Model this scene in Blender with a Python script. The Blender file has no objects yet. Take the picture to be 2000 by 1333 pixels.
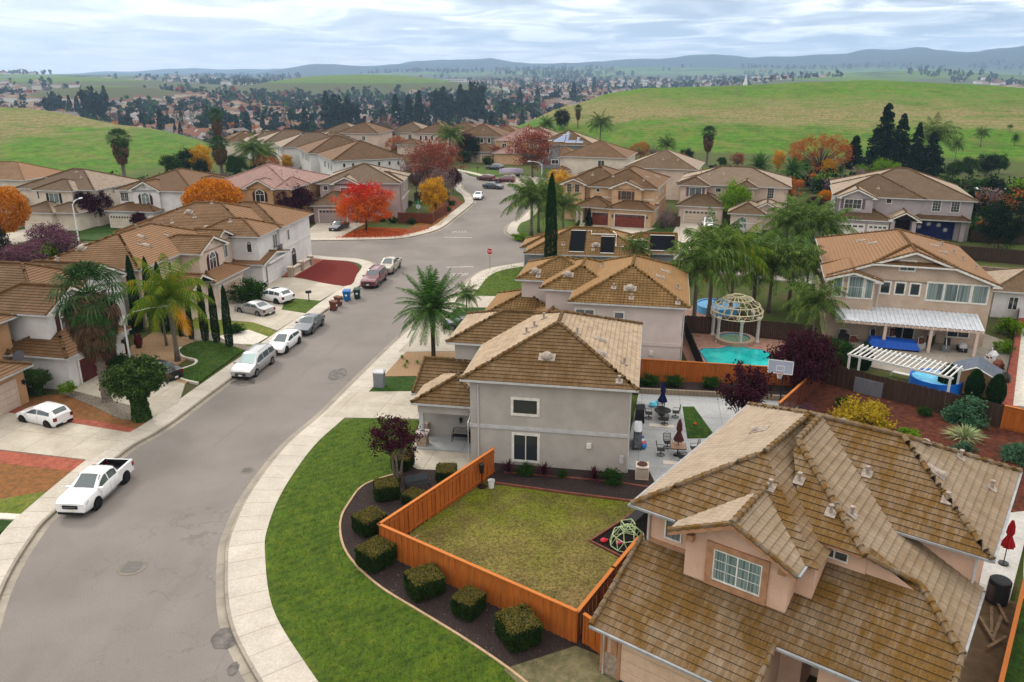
import bpy, math, random
from mathutils import Vector, Matrix, noise
import mathutils.geometry as mg
R = math.radians
S = bpy.context.scene
COL = S.collection
# ------------------------------------------------------------------ camera
cam = bpy.data.cameras.new('camera'); camo = bpy.data.objects.new('camera', cam); COL.objects.link(camo)
cam.sensor_fit = 'HORIZONTAL'; cam.sensor_width = 36.0; cam.lens = 36.0 * 1555 / 2000
cam.clip_start = 0.5; cam.clip_end = 40000
camo.location = (0, 0, 25.0); camo.rotation_euler = (R(90 - 18.775), 0, 0)
S.camera = camo
# ------------------------------------------------------------------ sky and sun
SUN_EL, SUN_AZ = R(38), R(-38)          # azimuth from +Y, sun behind thin cloud ahead-left
w = bpy.data.worlds.new('World'); S.world = w; w.use_nodes = True
nt = w.node_tree; N = nt.nodes; K = nt.links; N.clear()
out = N.new('ShaderNodeOutputWorld')
sky = N.new('ShaderNodeTexSky'); sky.sky_type = 'NISHITA'; sky.sun_disc = False
sky.sun_elevation = SUN_EL; sky.sun_rotation = SUN_AZ
bg1 = N.new('ShaderNodeBackground'); bg1.inputs[1].default_value = 0.10
K.new(sky.outputs[0], bg1.inputs[0])
tc = N.new('ShaderNodeTexCoord'); sep = N.new('ShaderNodeSeparateXYZ'); K.new(tc.outputs['Generated'], sep.inputs[0])
def wm(op, a, b=None, c=None, cl=False):
    n = N.new('ShaderNodeMath'); n.operation = op; n.use_clamp = cl
    for i, v in enumerate((a, b, c)):
        if v is None: continue
        if isinstance(v, (int, float)): n.inputs[i].default_value = v
        else: K.new(v, n.inputs[i])
    return n.outputs[0]
zz = wm('MAXIMUM', sep.outputs[2], 0.0)
den = wm('ADD', zz, 0.06)
cx = wm('DIVIDE', sep.outputs[0], den); cy = wm('DIVIDE', sep.outputs[1], den)
cmb = N.new('ShaderNodeCombineXYZ'); K.new(cx, cmb.inputs[0]); K.new(wm('MULTIPLY', cy, .8), cmb.inputs[1])
cn = N.new('ShaderNodeTexNoise'); cn.inputs['Scale'].default_value = 1.0; cn.inputs['Detail'].default_value = 7; cn.inputs['Roughness'].default_value = 0.55
cn.inputs['Distortion'].default_value = 0.9
K.new(cmb.outputs[0], cn.inputs['Vector'])
ramp = N.new('ShaderNodeValToRGB'); K.new(cn.outputs[0], ramp.inputs[0])
e = ramp.color_ramp.elements
e[0].position = 0.38; e[0].color = (0.37, 0.44, 0.54, 1)
e[1].position = 0.60; e[1].color = (1.2, 1.19, 1.17, 1)
m_ = e.new(0.5); m_.color = (0.66, 0.71, 0.77, 1)
# brighter towards the zenith, as an overcast sky is
up = wm('ADD', 1.0, wm('MULTIPLY', wm('SUBTRACT', zz, 0.10, cl=True), 1.25))
hor = N.new('ShaderNodeMapRange'); K.new(sep.outputs[2], hor.inputs[0]); hor.inputs[1].default_value = 0.0; hor.inputs[2].default_value = 0.035
hor.inputs[3].default_value = 0.62; hor.inputs[4].default_value = 0.0
mixh = N.new('ShaderNodeMix'); mixh.data_type = 'RGBA'; K.new(hor.outputs[0], mixh.inputs[0]); K.new(ramp.outputs[0], mixh.inputs[6]); mixh.inputs[7].default_value = (1.05, 1.05, 1.05, 1)
# thin bright cloud round the hidden sun, low on the left
gl = N.new('ShaderNodeVectorMath'); gl.operation = 'DOT_PRODUCT'; K.new(tc.outputs['Generated'], gl.inputs[0]); gl.inputs[1].default_value = (math.sin(R(-30)), math.cos(R(-30)), .04)
gf = wm('MULTIPLY', wm('POWER', wm('MAXIMUM', gl.outputs['Value'], 0.), 9.), .62, cl=True)
gm_ = N.new('ShaderNodeMix'); gm_.data_type = 'RGBA'; K.new(wm('MULTIPLY', gf, wm('ADD', .35, cn.outputs[0]), cl=True), gm_.inputs[0]); K.new(ramp.outputs[0], gm_.inputs[6]); gm_.inputs[7].default_value = (1.25, 1.24, 1.22, 1); K.new(gm_.outputs[2], mixh.inputs[6])
zen = N.new('ShaderNodeMapRange'); K.new(sep.outputs[2], zen.inputs[0]); zen.inputs[1].default_value = 0.1; zen.inputs[2].default_value = 0.4
mixz = N.new('ShaderNodeMix'); mixz.data_type = 'RGBA'; K.new(zen.outputs[0], mixz.inputs[0]); K.new(mixh.outputs[2], mixz.inputs[6]); mixz.inputs[7].default_value = (0.86, 0.82, 0.77, 1)
bg2 = N.new('ShaderNodeBackground'); K.new(mixz.outputs[2], bg2.inputs[0]); K.new(up, bg2.inputs[1])
mx = N.new('ShaderNodeMixShader'); mx.inputs[0].default_value = 0.9
K.new(bg1.outputs[0], mx.inputs[1]); K.new(bg2.outputs[0], mx.inputs[2]); K.new(mx.outputs[0], out.inputs[0])
sl = bpy.data.lights.new('sun', 'SUN'); sl.energy = 1.5; sl.angle = R(11); sl.color = (1.0, 0.96, 0.9)
so = bpy.data.objects.new('sun', sl); COL.objects.link(so)
sd = Vector((math.sin(SUN_AZ) * math.cos(SUN_EL), math.cos(SUN_AZ) * math.cos(SUN_EL), math.sin(SUN_EL)))
so.rotation_euler = sd.to_track_quat('Z', 'Y').to_euler()
S.view_settings.view_transform = 'Standard'; S.view_settings.look = 'None'; S.view_settings.exposure = 0.5; S.view_settings.gamma = 1.0
S.render.engine = 'CYCLES'
S.cycles.max_bounces = 5; S.cycles.diffuse_bounces = 2; S.cycles.glossy_bounces = 2; S.cycles.transmission_bounces = 3
S.cycles.transparent_max_bounces = 4; S.cycles.volume_bounces = 0
# ------------------------------------------------------------------ materials
def rgb(h):
    v = [int(h[i:i + 2], 16) / 255 for i in (0, 2, 4)]
    return tuple((c / 12.92 if c <= .04045 else ((c + .055) / 1.055) ** 2.4) ** 1.24 for c in v) + (1,)
def C4(c): return rgb(c) if isinstance(c, str) else (tuple(c) + (1,))[:4]
class NT:
    def __init__(s, name):
        s.m = bpy.data.materials.new(name); s.m.use_nodes = True; s.t = s.m.node_tree
        s.t.nodes.clear(); s.o = s.n('OutputMaterial'); s.p = s.n('BsdfPrincipled'); s.l(s.p.outputs[0], s.o.inputs[0])
        s.tc = s.n('TexCoord')
    def n(s, t, **k):
        x = s.t.nodes.new('ShaderNode' + t)
        for a, b in k.items(): setattr(x, a, b)
        return x
    def l(s, a, b): s.t.links.new(a, b)
    def noise(s, sc, det=4, vec=None, rough=.6, st=None):
        x = s.n('TexNoise'); x.inputs['Scale'].default_value = sc; x.inputs['Detail'].default_value = det; x.inputs['Roughness'].default_value = rough
        v = vec or s.tc.outputs['Object']
        if st:
            mp = s.n('Mapping'); mp.inputs['Scale'].default_value = st; s.l(v, mp.inputs[0]); v = mp.outputs[0]
        s.l(v, x.inputs['Vector']); return x.outputs[0]
    def rng(s, v, a, b, c=0., d=1.):
        x = s.n('MapRange'); s.l(v, x.inputs[0])
        for i, q in enumerate((a, b, c, d)): x.inputs[i + 1].default_value = q
        return x.outputs[0]
    def mix(s, f, a, b, mode='MIX'):
        x = s.n('Mix', data_type='RGBA', blend_type=mode)
        if isinstance(f, (int, float)): x.inputs[0].default_value = f
        else: s.l(f, x.inputs[0])
        for i, q in ((6, a), (7, b)):
            if isinstance(q, (tuple, str, list)): x.inputs[i].default_value = C4(q)
            else: s.l(q, x.inputs[i])
        return x.outputs[2]
    def math(s, op, a, b=0., cl=False):
        x = s.n('Math', operation=op, use_clamp=cl)
        for i, q in enumerate((a, b)):
            if isinstance(q, (int, float)): x.inputs[i].default_value = q
            else: s.l(q, x.inputs[i])
        return x.outputs[0]
    def col(s, c):
        if isinstance(c, (tuple, str)): s.p.inputs['Base Color'].default_value = C4(c)
        else: s.l(c, s.p.inputs['Base Color'])
    def bump(s, h, st=.3, d=.02):
        x = s.n('Bump'); x.inputs['Strength'].default_value = st; x.inputs['Distance'].default_value = d
        s.l(h, x.inputs['Height']); s.l(x.outputs[0], s.p.inputs['Normal'])
    def fin(s, rough=.8, spec=.3, metal=0.):
        s.p.inputs['Roughness'].default_value = rough; s.p.inputs['Specular IOR Level'].default_value = spec; s.p.inputs['Metallic'].default_value = metal
        return s.m
MC = {}
def mat(name, c1, c2=None, sc=2., rough=.8, spec=.3, metal=0., bump=0., bsc=40., det=5, lo=.35, hi=.65, fine=0., fsc=60., bd=.02):
    if name in MC: return MC[name]
    t = NT(name)
    c = c1
    if c2: c = t.mix(t.rng(t.noise(sc, det), lo, hi), c1, c2)
    if fine: c = t.mix(t.rng(t.noise(fsc, 3), .3, .7, 0, fine), c, (0.02, 0.02, 0.02), 'MIX')
    t.col(c)
    if bump: t.bump(t.noise(bsc, 4), bump, bd)
    MC[name] = t.fin(rough, spec, metal); return MC[name]
def leafmat(name, cols, trans=.25, sc=1.2, zr=None):
    if name in MC: return MC[name]
    t = NT(name); g = t.n('NewGeometry'); rp = t.n('ValToRGB')
    f = t.math('ADD', t.math('MULTIPLY', g.outputs['Random Per Island'], .62), t.math('MULTIPLY', t.rng(t.noise(sc, 3), .3, .7), .38))
    if zr:
        sz = t.n('SeparateXYZ'); t.l(t.tc.outputs['Object'], sz.inputs[0]); f = t.math('ADD', t.math('MULTIPLY', f, .5), t.math('MULTIPLY', t.rng(t.math('ADD', sz.outputs[2], t.math('MULTIPLY', t.noise(.5, 3), 2.)), zr[0] + 1, zr[1] + 1, 1, 0), .5))
    t.l(f, rp.inputs[0]); el = rp.color_ramp.elements
    n = len(cols)
    el[0].color = C4(cols[0]); el[0].position = .1; el[1].color = C4(cols[-1]); el[1].position = .9
    for i in range(1, n - 1):
        q = el.new(.1 + .8 * i / (n - 1)); q.color = C4(cols[i])
    t.col(rp.outputs[0]); t.fin(.85, .1)
    tr = t.n('BsdfTranslucent'); t.l(rp.outputs[0], tr.inputs[0]); ms = t.n('MixShader'); ms.inputs[0].default_value = trans
    t.l(t.p.outputs[0], ms.inputs[1]); t.l(tr.outputs[0], ms.inputs[2]); t.l(ms.outputs[0], t.o.inputs[0])
    MC[name] = t.m; return t.m
CAPM = {}
def roofmat(name, a, b, moss, amt=.5, stile=False, pale=None, pamt=.8):
    t = NT(name); uv = t.n('UVMap').outputs[0]
    br = t.n('TexBrick'); t.l(uv, br.inputs['Vector']); br.offset = .5
    for k, q in (('Scale', 1.), ('Mortar Size', .009), ('Brick Width', .3), ('Row Height', .34), ('Bias', 0.), ('Mortar Smooth', .3)): br.inputs[k].default_value = q
    br.inputs['Color1'].default_value = C4(a); br.inputs['Color2'].default_value = C4(b); br.inputs['Mortar'].default_value = tuple(x * .22 for x in C4(a)[:3]) + (1,)
    c = t.mix(t.rng(t.noise(5., 5), .3, .7, 0, .45), br.outputs[0], b)
    # moss grows where water runs: streaks down the slope and broad patches; most on viewer-facing slopes, where it also paints in their darker shading
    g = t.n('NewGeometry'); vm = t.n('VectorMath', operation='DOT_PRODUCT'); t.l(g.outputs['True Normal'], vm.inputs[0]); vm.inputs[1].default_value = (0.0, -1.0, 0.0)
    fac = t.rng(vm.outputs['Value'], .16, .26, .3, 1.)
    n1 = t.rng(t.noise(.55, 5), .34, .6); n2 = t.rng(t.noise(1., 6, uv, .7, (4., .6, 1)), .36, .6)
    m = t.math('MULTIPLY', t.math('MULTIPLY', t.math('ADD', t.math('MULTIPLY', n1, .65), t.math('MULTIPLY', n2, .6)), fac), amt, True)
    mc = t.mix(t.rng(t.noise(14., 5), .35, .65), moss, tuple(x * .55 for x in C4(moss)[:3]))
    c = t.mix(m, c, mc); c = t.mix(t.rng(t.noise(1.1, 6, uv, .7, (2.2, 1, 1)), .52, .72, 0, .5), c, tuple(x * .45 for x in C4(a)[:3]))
    # chalky bleaching, plus the lighter look of side-facing slopes painted into the colour
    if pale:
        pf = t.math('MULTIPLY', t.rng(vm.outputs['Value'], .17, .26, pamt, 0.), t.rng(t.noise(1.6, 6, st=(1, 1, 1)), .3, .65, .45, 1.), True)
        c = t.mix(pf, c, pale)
    t.col(t.mix(t.rng(br.outputs['Fac'], 0, 1, 0, .75), c, tuple(x * .25 for x in C4(a)[:3])))
    if stile:
        wv = t.n('TexWave', wave_type='BANDS', bands_direction='X', wave_profile='SIN'); wv.inputs['Scale'].default_value = 1.05; t.l(uv, wv.inputs[0])
        t.bump(wv.outputs[0], .9, .06)
    else: t.bump(t.noise(25., 4), .25, .02)
    cm = NT(name + '_cap'); cc = cm.mix(cm.rng(cm.noise(2.2, 5), .38, .62), tuple(x * .8 for x in C4(b)[:3]), moss); cc = cm.mix(cm.rng(cm.noise(12., 4), .4, .7, 0, .5), cc, tuple(x * .4 for x in C4(a)[:3])); cm.col(cc); CAPM[name] = cm.fin(.9, .2)
    return t.fin(.85, .25)
def glassmat(name, c, rough=.06, c2=None):
    t = NT(name)
    if c2: t.col(t.mix(t.rng(t.noise(1.2, 1, st=(9, 9, .15)), .42, .58), c, c2))
    else: t.col(c)
    t.fin(rough, .8); MC[name] = t.m; return t.m
def paint(name, c, metal=.0, rough=.28):
    t = NT(name); t.col(t.mix(t.rng(t.noise(3., 3), .3, .7, 0, .25), C4(c), tuple(x * .8 for x in C4(c)[:3])))
    t.p.inputs['Coat Weight'].default_value = .7; t.p.inputs['Coat Roughness'].default_value = .08
    t.fin(rough, .5, metal); return t.m
# ------------------------------------------------------------------ mesh helpers
class MB:
    def __init__(s): s.v = []; s.f = []; s.mi = []; s.uv = []; s.ms = []; s.M = None
    def mid(s, m):
        if m not in s.ms: s.ms.append(m)
        return s.ms.index(m)
    def face(s, pts, m, uv=None):
        i = len(s.v)
        for p in pts:
            p = Vector(p)
            if s.M: p = s.M @ p
            s.v.append(p)
        s.f.append(tuple(range(i, i + len(pts)))); s.mi.append(s.mid(m)); s.uv.append(uv or [(0, 0)] * len(pts))
    def mesh(s, vs, fs, m):
        i = len(s.v)
        for p in vs:
            p = Vector(p)
            if s.M: p = s.M @ p
            s.v.append(p)
        k = s.mid(m)
        for f in fs:
            s.f.append(tuple(i + j for j in f)); s.mi.append(k); s.uv.append([(0, 0)] * len(f))
    def box(s, x0, y0, z0, x1, y1, z1, m):
        s.mesh([(x0, y0, z0), (x1, y0, z0), (x1, y1, z0), (x0, y1, z0), (x0, y0, z1), (x1, y0, z1), (x1, y1, z1), (x0, y1, z1)],
               [(3, 2, 1, 0), (4, 5, 6, 7), (0, 1, 5, 4), (1, 2, 6, 5), (2, 3, 7, 6), (3, 0, 4, 7)], m)
    def prism(s, poly, z0, z1, m):
        n = len(poly); a = sum(poly[i][0] * poly[(i + 1) % n][1] - poly[(i + 1) % n][0] * poly[i][1] for i in range(n))
        if a < 0: poly = poly[::-1]
        tr = mg.tessellate_polygon([[Vector((p[0], p[1], 0)) for p in poly]])
        vs = [(p[0], p[1], z1) for p in poly] + [(p[0], p[1], z0) for p in poly]
        fs = []
        for t in tr:
            A, B, Cc = (Vector(poly[i]) for i in t)
            fs.append(tuple(t) if (B - A).cross(Cc - A) > 0 else tuple(t[::-1]))
        if z1 - z0 > 1e-6: fs += [(i, i + n, (i + 1) % n + n, (i + 1) % n)[::1] for i in range(n)]
        s.mesh(vs, fs, m)
    def tube(s, pts, rad, m, n=6, cap=True):
        pts = [Vector(p) for p in pts]; rings = []
        for i, p in enumerate(pts):
            d = (pts[min(i + 1, len(pts) - 1)] - pts[max(i - 1, 0)]).normalized()
            a = d.orthogonal().normalized() if abs(d.z) < .99 else Vector((1, 0, 0)); a = (a - d * a.dot(d)).normalized(); b = d.cross(a)
            r = rad[i] if isinstance(rad, (list, tuple)) else rad
            rings.append([p + (a * math.cos(2 * math.pi * k / n) + b * math.sin(2 * math.pi * k / n)) * r for k in range(n)])
        vs = [q for r_ in rings for q in r_]; fs = []
        for i in range(len(pts) - 1):
            for k in range(n): fs.append((i * n + k, i * n + (k + 1) % n, (i + 1) * n + (k + 1) % n, (i + 1) * n + k))
        if cap: fs += [tuple(range(n))[::-1], tuple((len(pts) - 1) * n + k for k in range(n))]
        s.mesh(vs, fs, m)
    def cyl(s, x, y, z0, z1, r0, m, r1=None, n=12): s.tube([(x, y, z0), (x, y, z1)], [r0, r0 if r1 is None else r1], m, n)
    def lathe(s, x, y, prof, m, n=14):
        vs = []; fs = []
        for r_, z in prof:
            for k in range(n): vs.append((x + r_ * math.cos(2 * math.pi * k / n), y + r_ * math.sin(2 * math.pi * k / n), z))
        for i in range(len(prof) - 1):
            for k in range(n): fs.append((i * n + k, i * n + (k + 1) % n, (i + 1) * n + (k + 1) % n, (i + 1) * n + k))
        fs.append(tuple((len(prof) - 1) * n + k for k in range(n)))
        s.mesh(vs, fs, m)
    def build(s, name, parent=None, smooth=None, **props):
        me = bpy.data.meshes.new(name); me.from_pydata([tuple(v) for v in s.v], [], s.f)
        for m in s.ms: me.materials.append(m)
        me.polygons.foreach_set('material_index', s.mi)
        if any(u[0] != u[1] for u in s.uv if len(u) > 1):
            ul = me.uv_layers.new(name='UVMap'); flat = [c for u in s.uv for p in u for c in p]; ul.data.foreach_set('uv', flat)
        if smooth is not None:
            me.polygons.foreach_set('use_smooth', [True] * len(me.polygons))
            if smooth < 180: me.set_sharp_from_angle(angle=R(smooth))
        me.update()
        o = bpy.data.objects.new(name, me); COL.objects.link(o); o.parent = parent
        for k, v in props.items(): o[k] = v
        return o
def tag(o, label, cat, group=None):
    o['label'] = label; o['category'] = cat
    if group: o['group'] = group
    return o
def thing(name, label, cat, loc=(0, 0, 0), rz=0, group=None, sc=1.):
    o = bpy.data.objects.new(name, None); COL.objects.link(o); o.location = loc; o.rotation_euler = (0, 0, rz)
    o.scale = (sc, sc, sc) if isinstance(sc, (int, float)) else sc; o.empty_display_size = .3
    return tag(o, label, cat, group)
KIDS = {}
def dup(src, loc, rz=0, sc=1., label=None, group=None, keep_mat=None):
    """copy a thing with its parts and sub-parts"""
    if src.name not in KIDS: KIDS[src.name] = [(c, list(c.children)) for c in src.children]
    r = src.copy(); COL.objects.link(r); r.location = loc; r.rotation_euler = (0, 0, rz); r.scale = (sc, sc, sc) if isinstance(sc, (int, float)) else sc
    if label: r['label'] = label
    if group: r['group'] = group
    for c, gs in KIDS[src.name]:
        k = c.copy(); COL.objects.link(k); k.parent = r
        for g in gs:
            q = g.copy(); COL.objects.link(q); q.parent = k
    return r
def rot(p, a):
    c, s_ = math.cos(a), math.sin(a); return (p[0] * c - p[1] * s_, p[0] * s_ + p[1] * c)
def smooth_path(pts, n=6):
    P = [Vector(p) for p in pts]; o = []
    for i in range(len(P) - 1):
        a = P[max(i - 1, 0)]; b = P[i]; c = P[i + 1]; d = P[min(i + 2, len(P) - 1)]
        for k in range(n):
            t = k / n; o.append(.5 * ((2 * b) + (c - a) * t + (2 * a - 5 * b + 4 * c - d) * t * t + (3 * b - a - 3 * c + d) * t ** 3))
    o.append(P[-1]); return [(q[0], q[1]) for q in o]
def offset(path, d):
    P = [Vector(p) for p in path]; o = []
    for i, p in enumerate(P):
        t = (P[min(i + 1, len(P) - 1)] - P[max(i - 1, 0)]).normalized(); o.append((p.x - t.y * d, p.y + t.x * d))
    return o
def strip(name, path, d0, d1, z0, z1, m, uvs=1., **k):
    a = offset(path, d0); b = offset(path, d1); s_ = 0; mb = MB()
    for i in range(len(path) - 1):
        L = math.dist(path[i], path[i + 1]); q = [a[i], a[i + 1], b[i + 1], b[i]]
        uv = [(0, s_), (0, s_ + L), (abs(d1 - d0), s_ + L), (abs(d1 - d0), s_)]
        if d1 > d0: q = q; f = [(p[0], p[1], z1) for p in q]; mb.face(f, m, uv)
        else: mb.face([(p[0], p[1], z1) for p in q][::-1], m, uv[::-1])
        if z1 - z0 > .01:
            for e_ in (a, b):
                mb.face([(e_[i][0], e_[i][1], z0), (e_[i + 1][0], e_[i + 1][1], z0), (e_[i + 1][0], e_[i + 1][1], z1), (e_[i][0], e_[i][1], z1)], m, [(0, s_), (0, s_ + L), (.15, s_ + L), (.15, s_)])
        s_ += L
    if z1 - z0 > .01:
        for i in (0, -1): mb.face([(a[i][0], a[i][1], z0), (b[i][0], b[i][1], z0), (b[i][0], b[i][1], z1), (a[i][0], a[i][1], z1)], m)
    return mb.build(name, **k)
# ------------------------------------------------------------------ terrain
def ss(t): t = max(0., min(1., t)); return t * t * (3 - 2 * t)
def lerp_tab(tab, x):
    if x <= tab[0][0]: return tab[0][1:]
    for a, b in zip(tab, tab[1:]):
        if x <= b[0]:
            t = ss((x - a[0]) / (b[0] - a[0])) * .5 + .5 * (x - a[0]) / (b[0] - a[0])
            return [p + (q - p) * t for p, q in zip(a[1:], b[1:])]
    return tab[-1][1:]
RIDGE = [(-900, 200, 360, 20), (-600, 190, 360, 21), (-330, 175, 340, 18), (-201, 165, 330, 10.8), (-146, 160, 300, 5.6), (-95, 170, 262, 0.2), (-60, 250, 300, 0), (0, 300, 352, 1.6),
         (26, 285, 400, 8.4), (54, 262, 430, 14.4), (70, 255, 440, 16.2), (110, 245, 450, 16.8), (165, 225, 450, 19.2), (195, 215, 460, 20), (240, 205, 450, 18.2), (285, 200, 450, 15.5), (400, 200, 460, 17), (900, 220, 480, 22)]
MTN = [(-40, 250), (-33, 0), (-28, -10), (-22, 22), (-17.5, 22), (-15, 70), (-13, 100), (-10, 98), (-6.6, 140), (-3.6, 142), (-1.4, 160), (1.5, 118), (4.4, 145), (7.3, 150), (10.8, 176), (13, 196), (18.5, 180), (23, 215), (25.5, 240), (28.5, 222), (31, 262), (34, 275), (45, 300)]
def terrain(x, y):
    yf, yc, zc = lerp_tab(RIDGE, x)
    d = math.hypot(x, y); fl = -28.0
    if y <= yf: z = 0.0
    elif y <= yc:
        t = (y - yf) / (yc - yf); z = zc * (ss(t) * .55 + .45 * (1 - (1 - t) ** 2)) if zc > 1 else zc * ss(t)
        if zc > 5: z += min(1, t * 4) * (1 - t) * (noise.noise((x * .018, y * .03, 3)) * 1.8 + noise.noise((x * .05, y * .02, 5)) * 1.1 + .35 * math.sin(y * .25 + x * .01))
    else:
        t = (y - yc) / 170.; z = zc + (fl - zc) * ss(t)
    if abs(x) > 160 and y > 160 and zc > 5 and y <= yc: z += noise.noise((x * .01, y * .01, 0)) * .8
    if y > 500:
        def g(xc, yc_, sx, sy, h, p=2.): return h * math.exp(-(abs((x - xc) / sx) ** p) - abs((y - yc_) / sy) ** p)
        z += g(-330, 1850, 265, 230, 41, 2.6) + g(-640, 1330, 150, 130, 30, 2.4) + g(-1150, 2100, 420, 260, 34) + g(-480, 2650, 400, 250, 26) + g(900, 2300, 330, 240, 30) + g(250, 4200, 700, 500, 30)
        z += g(1500, 3000, 700, 500, 48) + g(-2000, 3600, 900, 600, 38) + g(-200, 5200, 1400, 600, 40) + g(2600, 5600, 1500, 800, 72, 2.5) + g(600, 5900, 900, 500, 55)
        if y > 900: z += min(1, (y - 900) / 900) * (noise.noise((x * .0013, y * .0013, 7)) + .25) * 9
    if d > 5500:
        az = math.degrees(math.atan2(x, y)); h = max(4, lerp_tab(MTN, az)[0] - 12)
        n = noise.fractal((x * .0011, y * .0011, 1.), 1., 2.1, 6); n2 = noise.fractal((az * .55, 2.2, 0), 1., 2., 5)
        t = ss((d - 5900) / 2100.) if d < 8000 else 1 - .5 * ss((d - 8000) / 2500.)
        z += t * (h * (1 + .10 * n2) + n * 26 * min(1, (d - 5500) / 1500))
        if d > 9000: z += ss((d - 9000) / 2500.) * 60 * (1 + noise.fractal((az * .28, 9., 0), 1., 2., 4)) * ss((az + 30) / 10)
    return z
def gmat():
    t = NT('hill_grass'); g = t.n('NewGeometry'); sp = t.n('SeparateXYZ'); t.l(g.outputs['Position'], sp.inputs[0])
    pos = g.outputs['Position']
    c = t.mix(t.rng(t.noise(.035, 6, pos, .65), .35, .65), '5a860c', '688e1c')
    c = t.mix(t.rng(t.noise(.6, 5, pos, .7), .35, .7, 0, .8), c, '37551a'); c = t.mix(t.rng(t.noise(.12, 8, pos, .8), .46, .6, 0, .62), c, '827a4c'); c = t.mix(t.rng(t.noise(.35, 6, pos, .8, (1, .5, 1)), .5, .62, 0, .45), c, '36501a'); c = t.mix(t.rng(t.noise(.09, 8, pos, .75, (1, .45, 1)), .52, .6, 0, .45), c, '44601a')
    band = t.rng(t.math('ADD', sp.outputs[2], t.math('MULTIPLY', t.math('SUBTRACT', t.noise(.02, 6, pos, .7), .5), 16.)), 4.2, 6.5)
    band2 = t.rng(t.math('ADD', sp.outputs[2], t.math('MULTIPLY', t.math('SUBTRACT', t.noise(.025, 6, pos, .7), .5), 14.)), 9.5, 14.5, 1, 0)
    dry = t.math('MULTIPLY', t.math('MULTIPLY', band, band2), t.rng(t.noise(.05, 8, pos, .75, (1, 2.2, 1)), .36, .5), True)
    c = t.mix(t.math('MULTIPLY', dry, t.rng(sp.outputs[1], 700, 1100, .95, .2)), c, t.mix(t.rng(t.noise(.9, 4, pos), .35, .65), '9a8c6a', '6b6a3c'))
    lines = t.n('TexWave', wave_type='BANDS', bands_direction='Z'); lines.inputs['Scale'].default_value = .55; lines.inputs['Distortion'].default_value = 5; lines.inputs['Detail'].default_value = 3; lines.inputs['Detail Scale'].default_value = .3; t.l(pos, lines.inputs[0])
    c = t.mix(t.rng(lines.outputs[0], .6, 1., 0, .3), c, '4a5c26')
    # the flat built-over ground: dull yard earth and weeds
    yard = t.rng(sp.outputs[2], -.05, .35, 1, 0)
    c = t.mix(yard, c, t.mix(t.rng(t.noise(.25, 5, pos), .4, .6), '5f5a42', '52602e'))
    # valley floor far off
    val = t.rng(sp.outputs[2], -27., -18., 1, 0)
    c = t.mix(val, c, t.mix(t.rng(t.noise(.02, 6, pos), .4, .6), '6d675c', '55603f'))
    # wooded mountains
    vl = t.n('VectorMath', operation='LENGTH'); t.l(pos, vl.inputs[0])
    mt = t.math('MULTIPLY', t.rng(vl.outputs['Value'], 5500, 6200), t.rng(t.noise(.004, 8, pos, .75), .25, .42, .6, 1.), True)
    c = t.mix(mt, c, t.mix(t.rng(t.noise(.012, 6, pos, .8), .42, .58), '141f20', '2a3a2c')); fw = t.math('MULTIPLY', t.rng(vl.outputs['Value'], 2500, 3400), t.rng(t.noise(.006, 7, pos, .75), .5, .58), True)
    c = t.mix(fw, c, '2f4028')
    t.col(c); t.bump(t.noise(.8, 6, pos, .7), .7, .6); return t.fin(.95, .1)
rs = [6.]
while rs[-1] < 12500: rs.append(rs[-1] * 1.022 + .4)
az = [-62 + i * .55 for i in range(int(124 / .55) + 1)]
vs = []; fs = []
for r_ in rs:
    for a in az:
        x, y = r_ * math.sin(R(a)), r_ * math.cos(R(a)); vs.append((x, y, terrain(x, y)))
na = len(az)
for i in range(len(rs) - 1):
    for j in range(na - 1): fs.append((i * na + j, i * na + j + 1, (i + 1) * na + j + 1, (i + 1) * na + j)[::-1])
# close the sheet behind the camera
b0 = len(vs); vs += [(-400, -120, 0), (400, -120, 0)]
ring = [0 * na + j for j in range(na)]
for j in range(na - 1): fs.append((ring[j], ring[j + 1], b0 + (1 if j >= na // 2 else 0)))
fs.append((ring[na // 2], b0 + 1, b0))
lft = [i * na for i in range(len(rs)) if rs[i] < 700]; rgt = [i * na + na - 1 for i in range(len(rs)) if rs[i] < 700]
for i in range(len(lft) - 1): fs.append((lft[i], b0, lft[i + 1])); fs.append((rgt[i], rgt[i + 1], b0 + 1))
GM = gmat(); mb = MB(); mb.mesh(vs, fs, GM); g = mb.build('ground', smooth=180, kind='structure')
# ------------------------------------------------------------------ roads, kerbs, pavements
def roadmat():
    t = NT('asphalt'); g = t.n('NewGeometry'); pos = g.outputs['Position']
    c = t.mix(t.rng(t.noise(.16, 5, pos), .35, .65), '86807b', '928c87')
    c = t.mix(t.rng(t.noise(14., 3, pos), .3, .7, 0, .4), c, '625c57')
    vo = t.n('TexVoronoi', feature='DISTANCE_TO_EDGE'); vo.inputs['Scale'].default_value = .33
    ns = t.n('TexNoise'); ns.inputs['Scale'].default_value = 1.1; ns.inputs['Detail'].default_value = 4; t.l(pos, ns.inputs[0])
    md = t.n('VectorMath', operation='MULTIPLY_ADD'); t.l(ns.outputs['Color'], md.inputs[0]); md.inputs[1].default_value = (2.6, 2.6, 0); t.l(pos, md.inputs[2]); t.l(md.outputs[0], vo.inputs[0])
    cr = t.math('MULTIPLY', t.rng(vo.outputs['Distance'], .0, .02, 1, 0), t.rng(t.noise(.09, 3, pos), .5, .62), True)
    c = t.mix(t.math('MULTIPLY', cr, .3), c, '4f4a45')
    c = t.mix(t.math('MULTIPLY', t.rng(t.noise(.5, 5, pos, .5, (1, .25, 1)), .62, .75), .35), c, '77716a')
    t.col(c); t.bump(t.noise(40., 3, pos), .3, .02); return t.fin(.9, .2)
ROADM = roadmat()
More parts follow.
